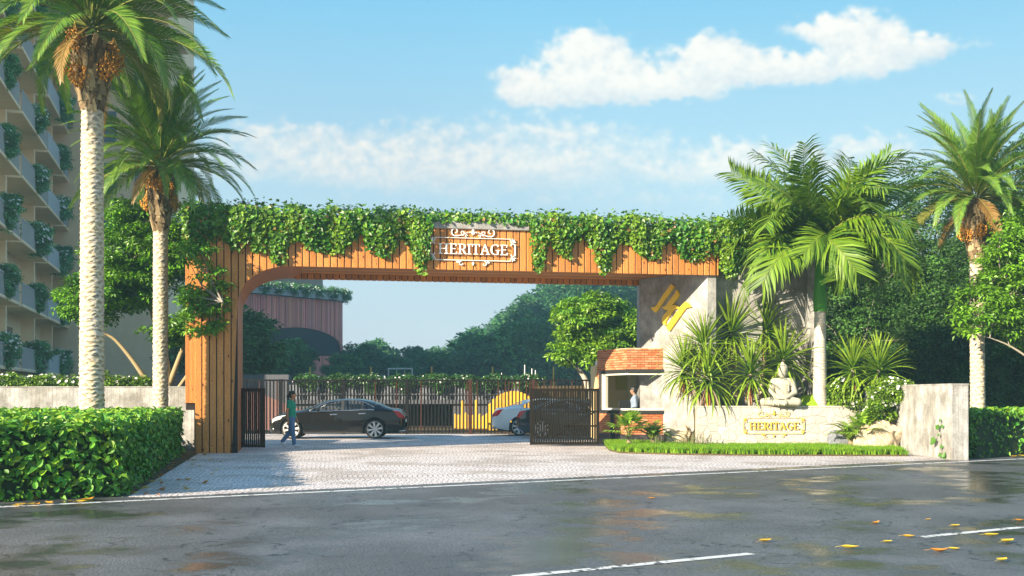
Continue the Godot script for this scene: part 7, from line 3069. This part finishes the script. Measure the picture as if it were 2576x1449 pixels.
# ---------------------------------------------------------------- the tall block of flats
func make_block() -> void:
	var o := Vector3(-23.7, 0, -48.7)
	var g := thing("apartment_block", "tall beige apartment block with rows of planted balconies at the left edge", "building", o)
	var d := Vector3(-0.257, 0, -0.966).normalized()  # along the facade, away from the eye
	var nn := Vector3(0.966, 0, -0.257).normalized()
	var bas := Basis(d, Vector3.UP, nn)
	var bays := [-4.0, 6.9, 16.2, 23.6, 28.4]
	var H := 34.0
	var T := Transform3D(bas, Vector3.ZERO)
	var mb := MB.new()
	mb.xf = T
	mb.box(Vector3(-4.3, 0, -5.5), Vector3(28.6, H, 0))
	part("facade", mb, M.facade, g)
	for b in bays:
		mb = MB.new()
		mb.xf = T
		mb.box(Vector3(b - 0.2, 0, 0.002), Vector3(b + 0.2, H, 0.7))
		part("cross_wall", mb, M.facade, g)
	for b in 4:
		for k in 10:
			var y := 2.95 + 3.19 * k
			var x0: float = bays[b] + 0.31
			var x1: float = bays[b + 1] - 0.31
			mb = MB.new()
			mb.xf = T
			mb.box(Vector3(x0, y - 0.16, 0.004), Vector3(x1, y, 1.4), 0.02)
			var bal := part("balcony", mb, M.facade, g)
			mb = MB.new()
			mb.xf = T
			if b != 2:
				mb.box(Vector3(x0 + 0.05, y + 1.0, 1.32), Vector3(x1 - 0.05, y + 1.06, 1.38))
				var nbar := 34
				for q in nbar:
					var bx := lerpf(x0 + 0.1, x1 - 0.1, q / (nbar - 1.0))
					mb.box(Vector3(bx - 0.02, y + 0.002, 1.33), Vector3(bx + 0.02, y + 1.0, 1.37))
				for q in 5:
					mb.box(Vector3(x0 + 0.05, y + 0.002, 0.3 + 0.22 * q), Vector3(x0 + 0.09, y + 1.0, 0.34 + 0.22 * q))
				mb.box(Vector3(x0 + 0.05, y + 1.0, 0.1), Vector3(x0 + 0.1, y + 1.06, 1.31))
				part_of("railing", mb, M.pale_wall, bal)
			else:
				mb.box(Vector3(x0 + 0.05, y + 0.002, 1.32), Vector3(x1 - 0.05, y + 1.05, 1.38))
				mb.box(Vector3(x0 + 0.04, y + 0.002, 0.1), Vector3(x0 + 0.1, y + 1.05, 1.31))
				part_of("parapet", mb, M.pale_wall, bal)
			mb = MB.new()  # glazed door at the back of the balcony
			mb.xf = T
			mb.box(Vector3((x0 + x1) / 2 - 1.4, y + 0.01, 0.003), Vector3((x0 + x1) / 2 + 1.4, y + 2.3, 0.05))
			part_of("balcony_door", mb, M.shade_glass, bal)
	mb = MB.new()
	mb.box(Vector3(-7.3, 0, -31.5), Vector3(1.2, 32, -25.5))
	part("rear_wing", mb, M.facade, g)
	for k in range(2, 9):
		for q in 2:
			mb = MB.new()
			mb.box(Vector3(-3.4 + q * 2.4, 1.2 + 3.4 * k, -25.52), Vector3(-2.2 + q * 2.4, 3.2 + 3.4 * k, -25.44))
			part("window", mb, M.pane_blue, g)
	for k in 2:
		mb = MB.new()
		mb.box(Vector3(-4.5, 23.9 + 2.4 * k, -25.4), Vector3(2.6, 24.25 + 2.4 * k, -22.6))
		part("roof_slab", mb, M.facade, g)
	# plants on the balconies: one, then copies
	var proto: Node3D = null
	var floors := ["ground", "first", "second", "third", "fourth", "fifth", "sixth", "seventh", "eighth", "ninth"]
	var cols := ["nearest", "second", "third", "farthest"]
	for b in 4:
		for k in 8:
			var y := 2.95 + 3.19 * k
			var x: float = bays[b] + (bays[b + 1] - bays[b]) * [0.62, 0.56, 0.8, 0.6][b]
			var p := o + T * Vector3(x, y + 0.9, 1.35)
			var label := "white flowering balcony plant in the %s column of balconies, %s floor" % [cols[b], floors[k]]
			if proto == null:
				proto = flowering("balcony_plant", label, p, [[Vector3(0, 0.1, 0), Vector3(0.62, 0.5, 0.7)], [Vector3(0.0, -0.4, 0.1), Vector3(0.5, 0.6, 0.6)]], 150, 90, Color(0.08, 0.34, 0.14), Color(0.22, 0.55, 0.26), "planted balconies", 1.5, "plant")
			else:
				copy(proto, "balcony_plant", label, "planted balconies", p, rr(0, TAU), rr(0.9, 1.12))


func part_of(called: String, mb: MB, m: Material, parent: Node) -> void:
	put(called, mb.mesh(m), parent)


func _ready() -> void:
	make_view()
	make_materials()
	make_ground()
	make_gateway()
	make_concrete()
	make_booth()
	make_gates()
	make_signs()
	make_sprigs()
	make_block()
	make_round_building()
	make_background()
	make_hill()
	make_stone_wall()
	make_statue()
	make_cars()
	make_people()
	make_ivy()
	make_hedges()
	make_palms()
	make_dragon_trees()
	make_broadleaf()
	make_far_trees()
	make_flowers()
	make_lawn()
	make_small_plants()
	leaf_litter()
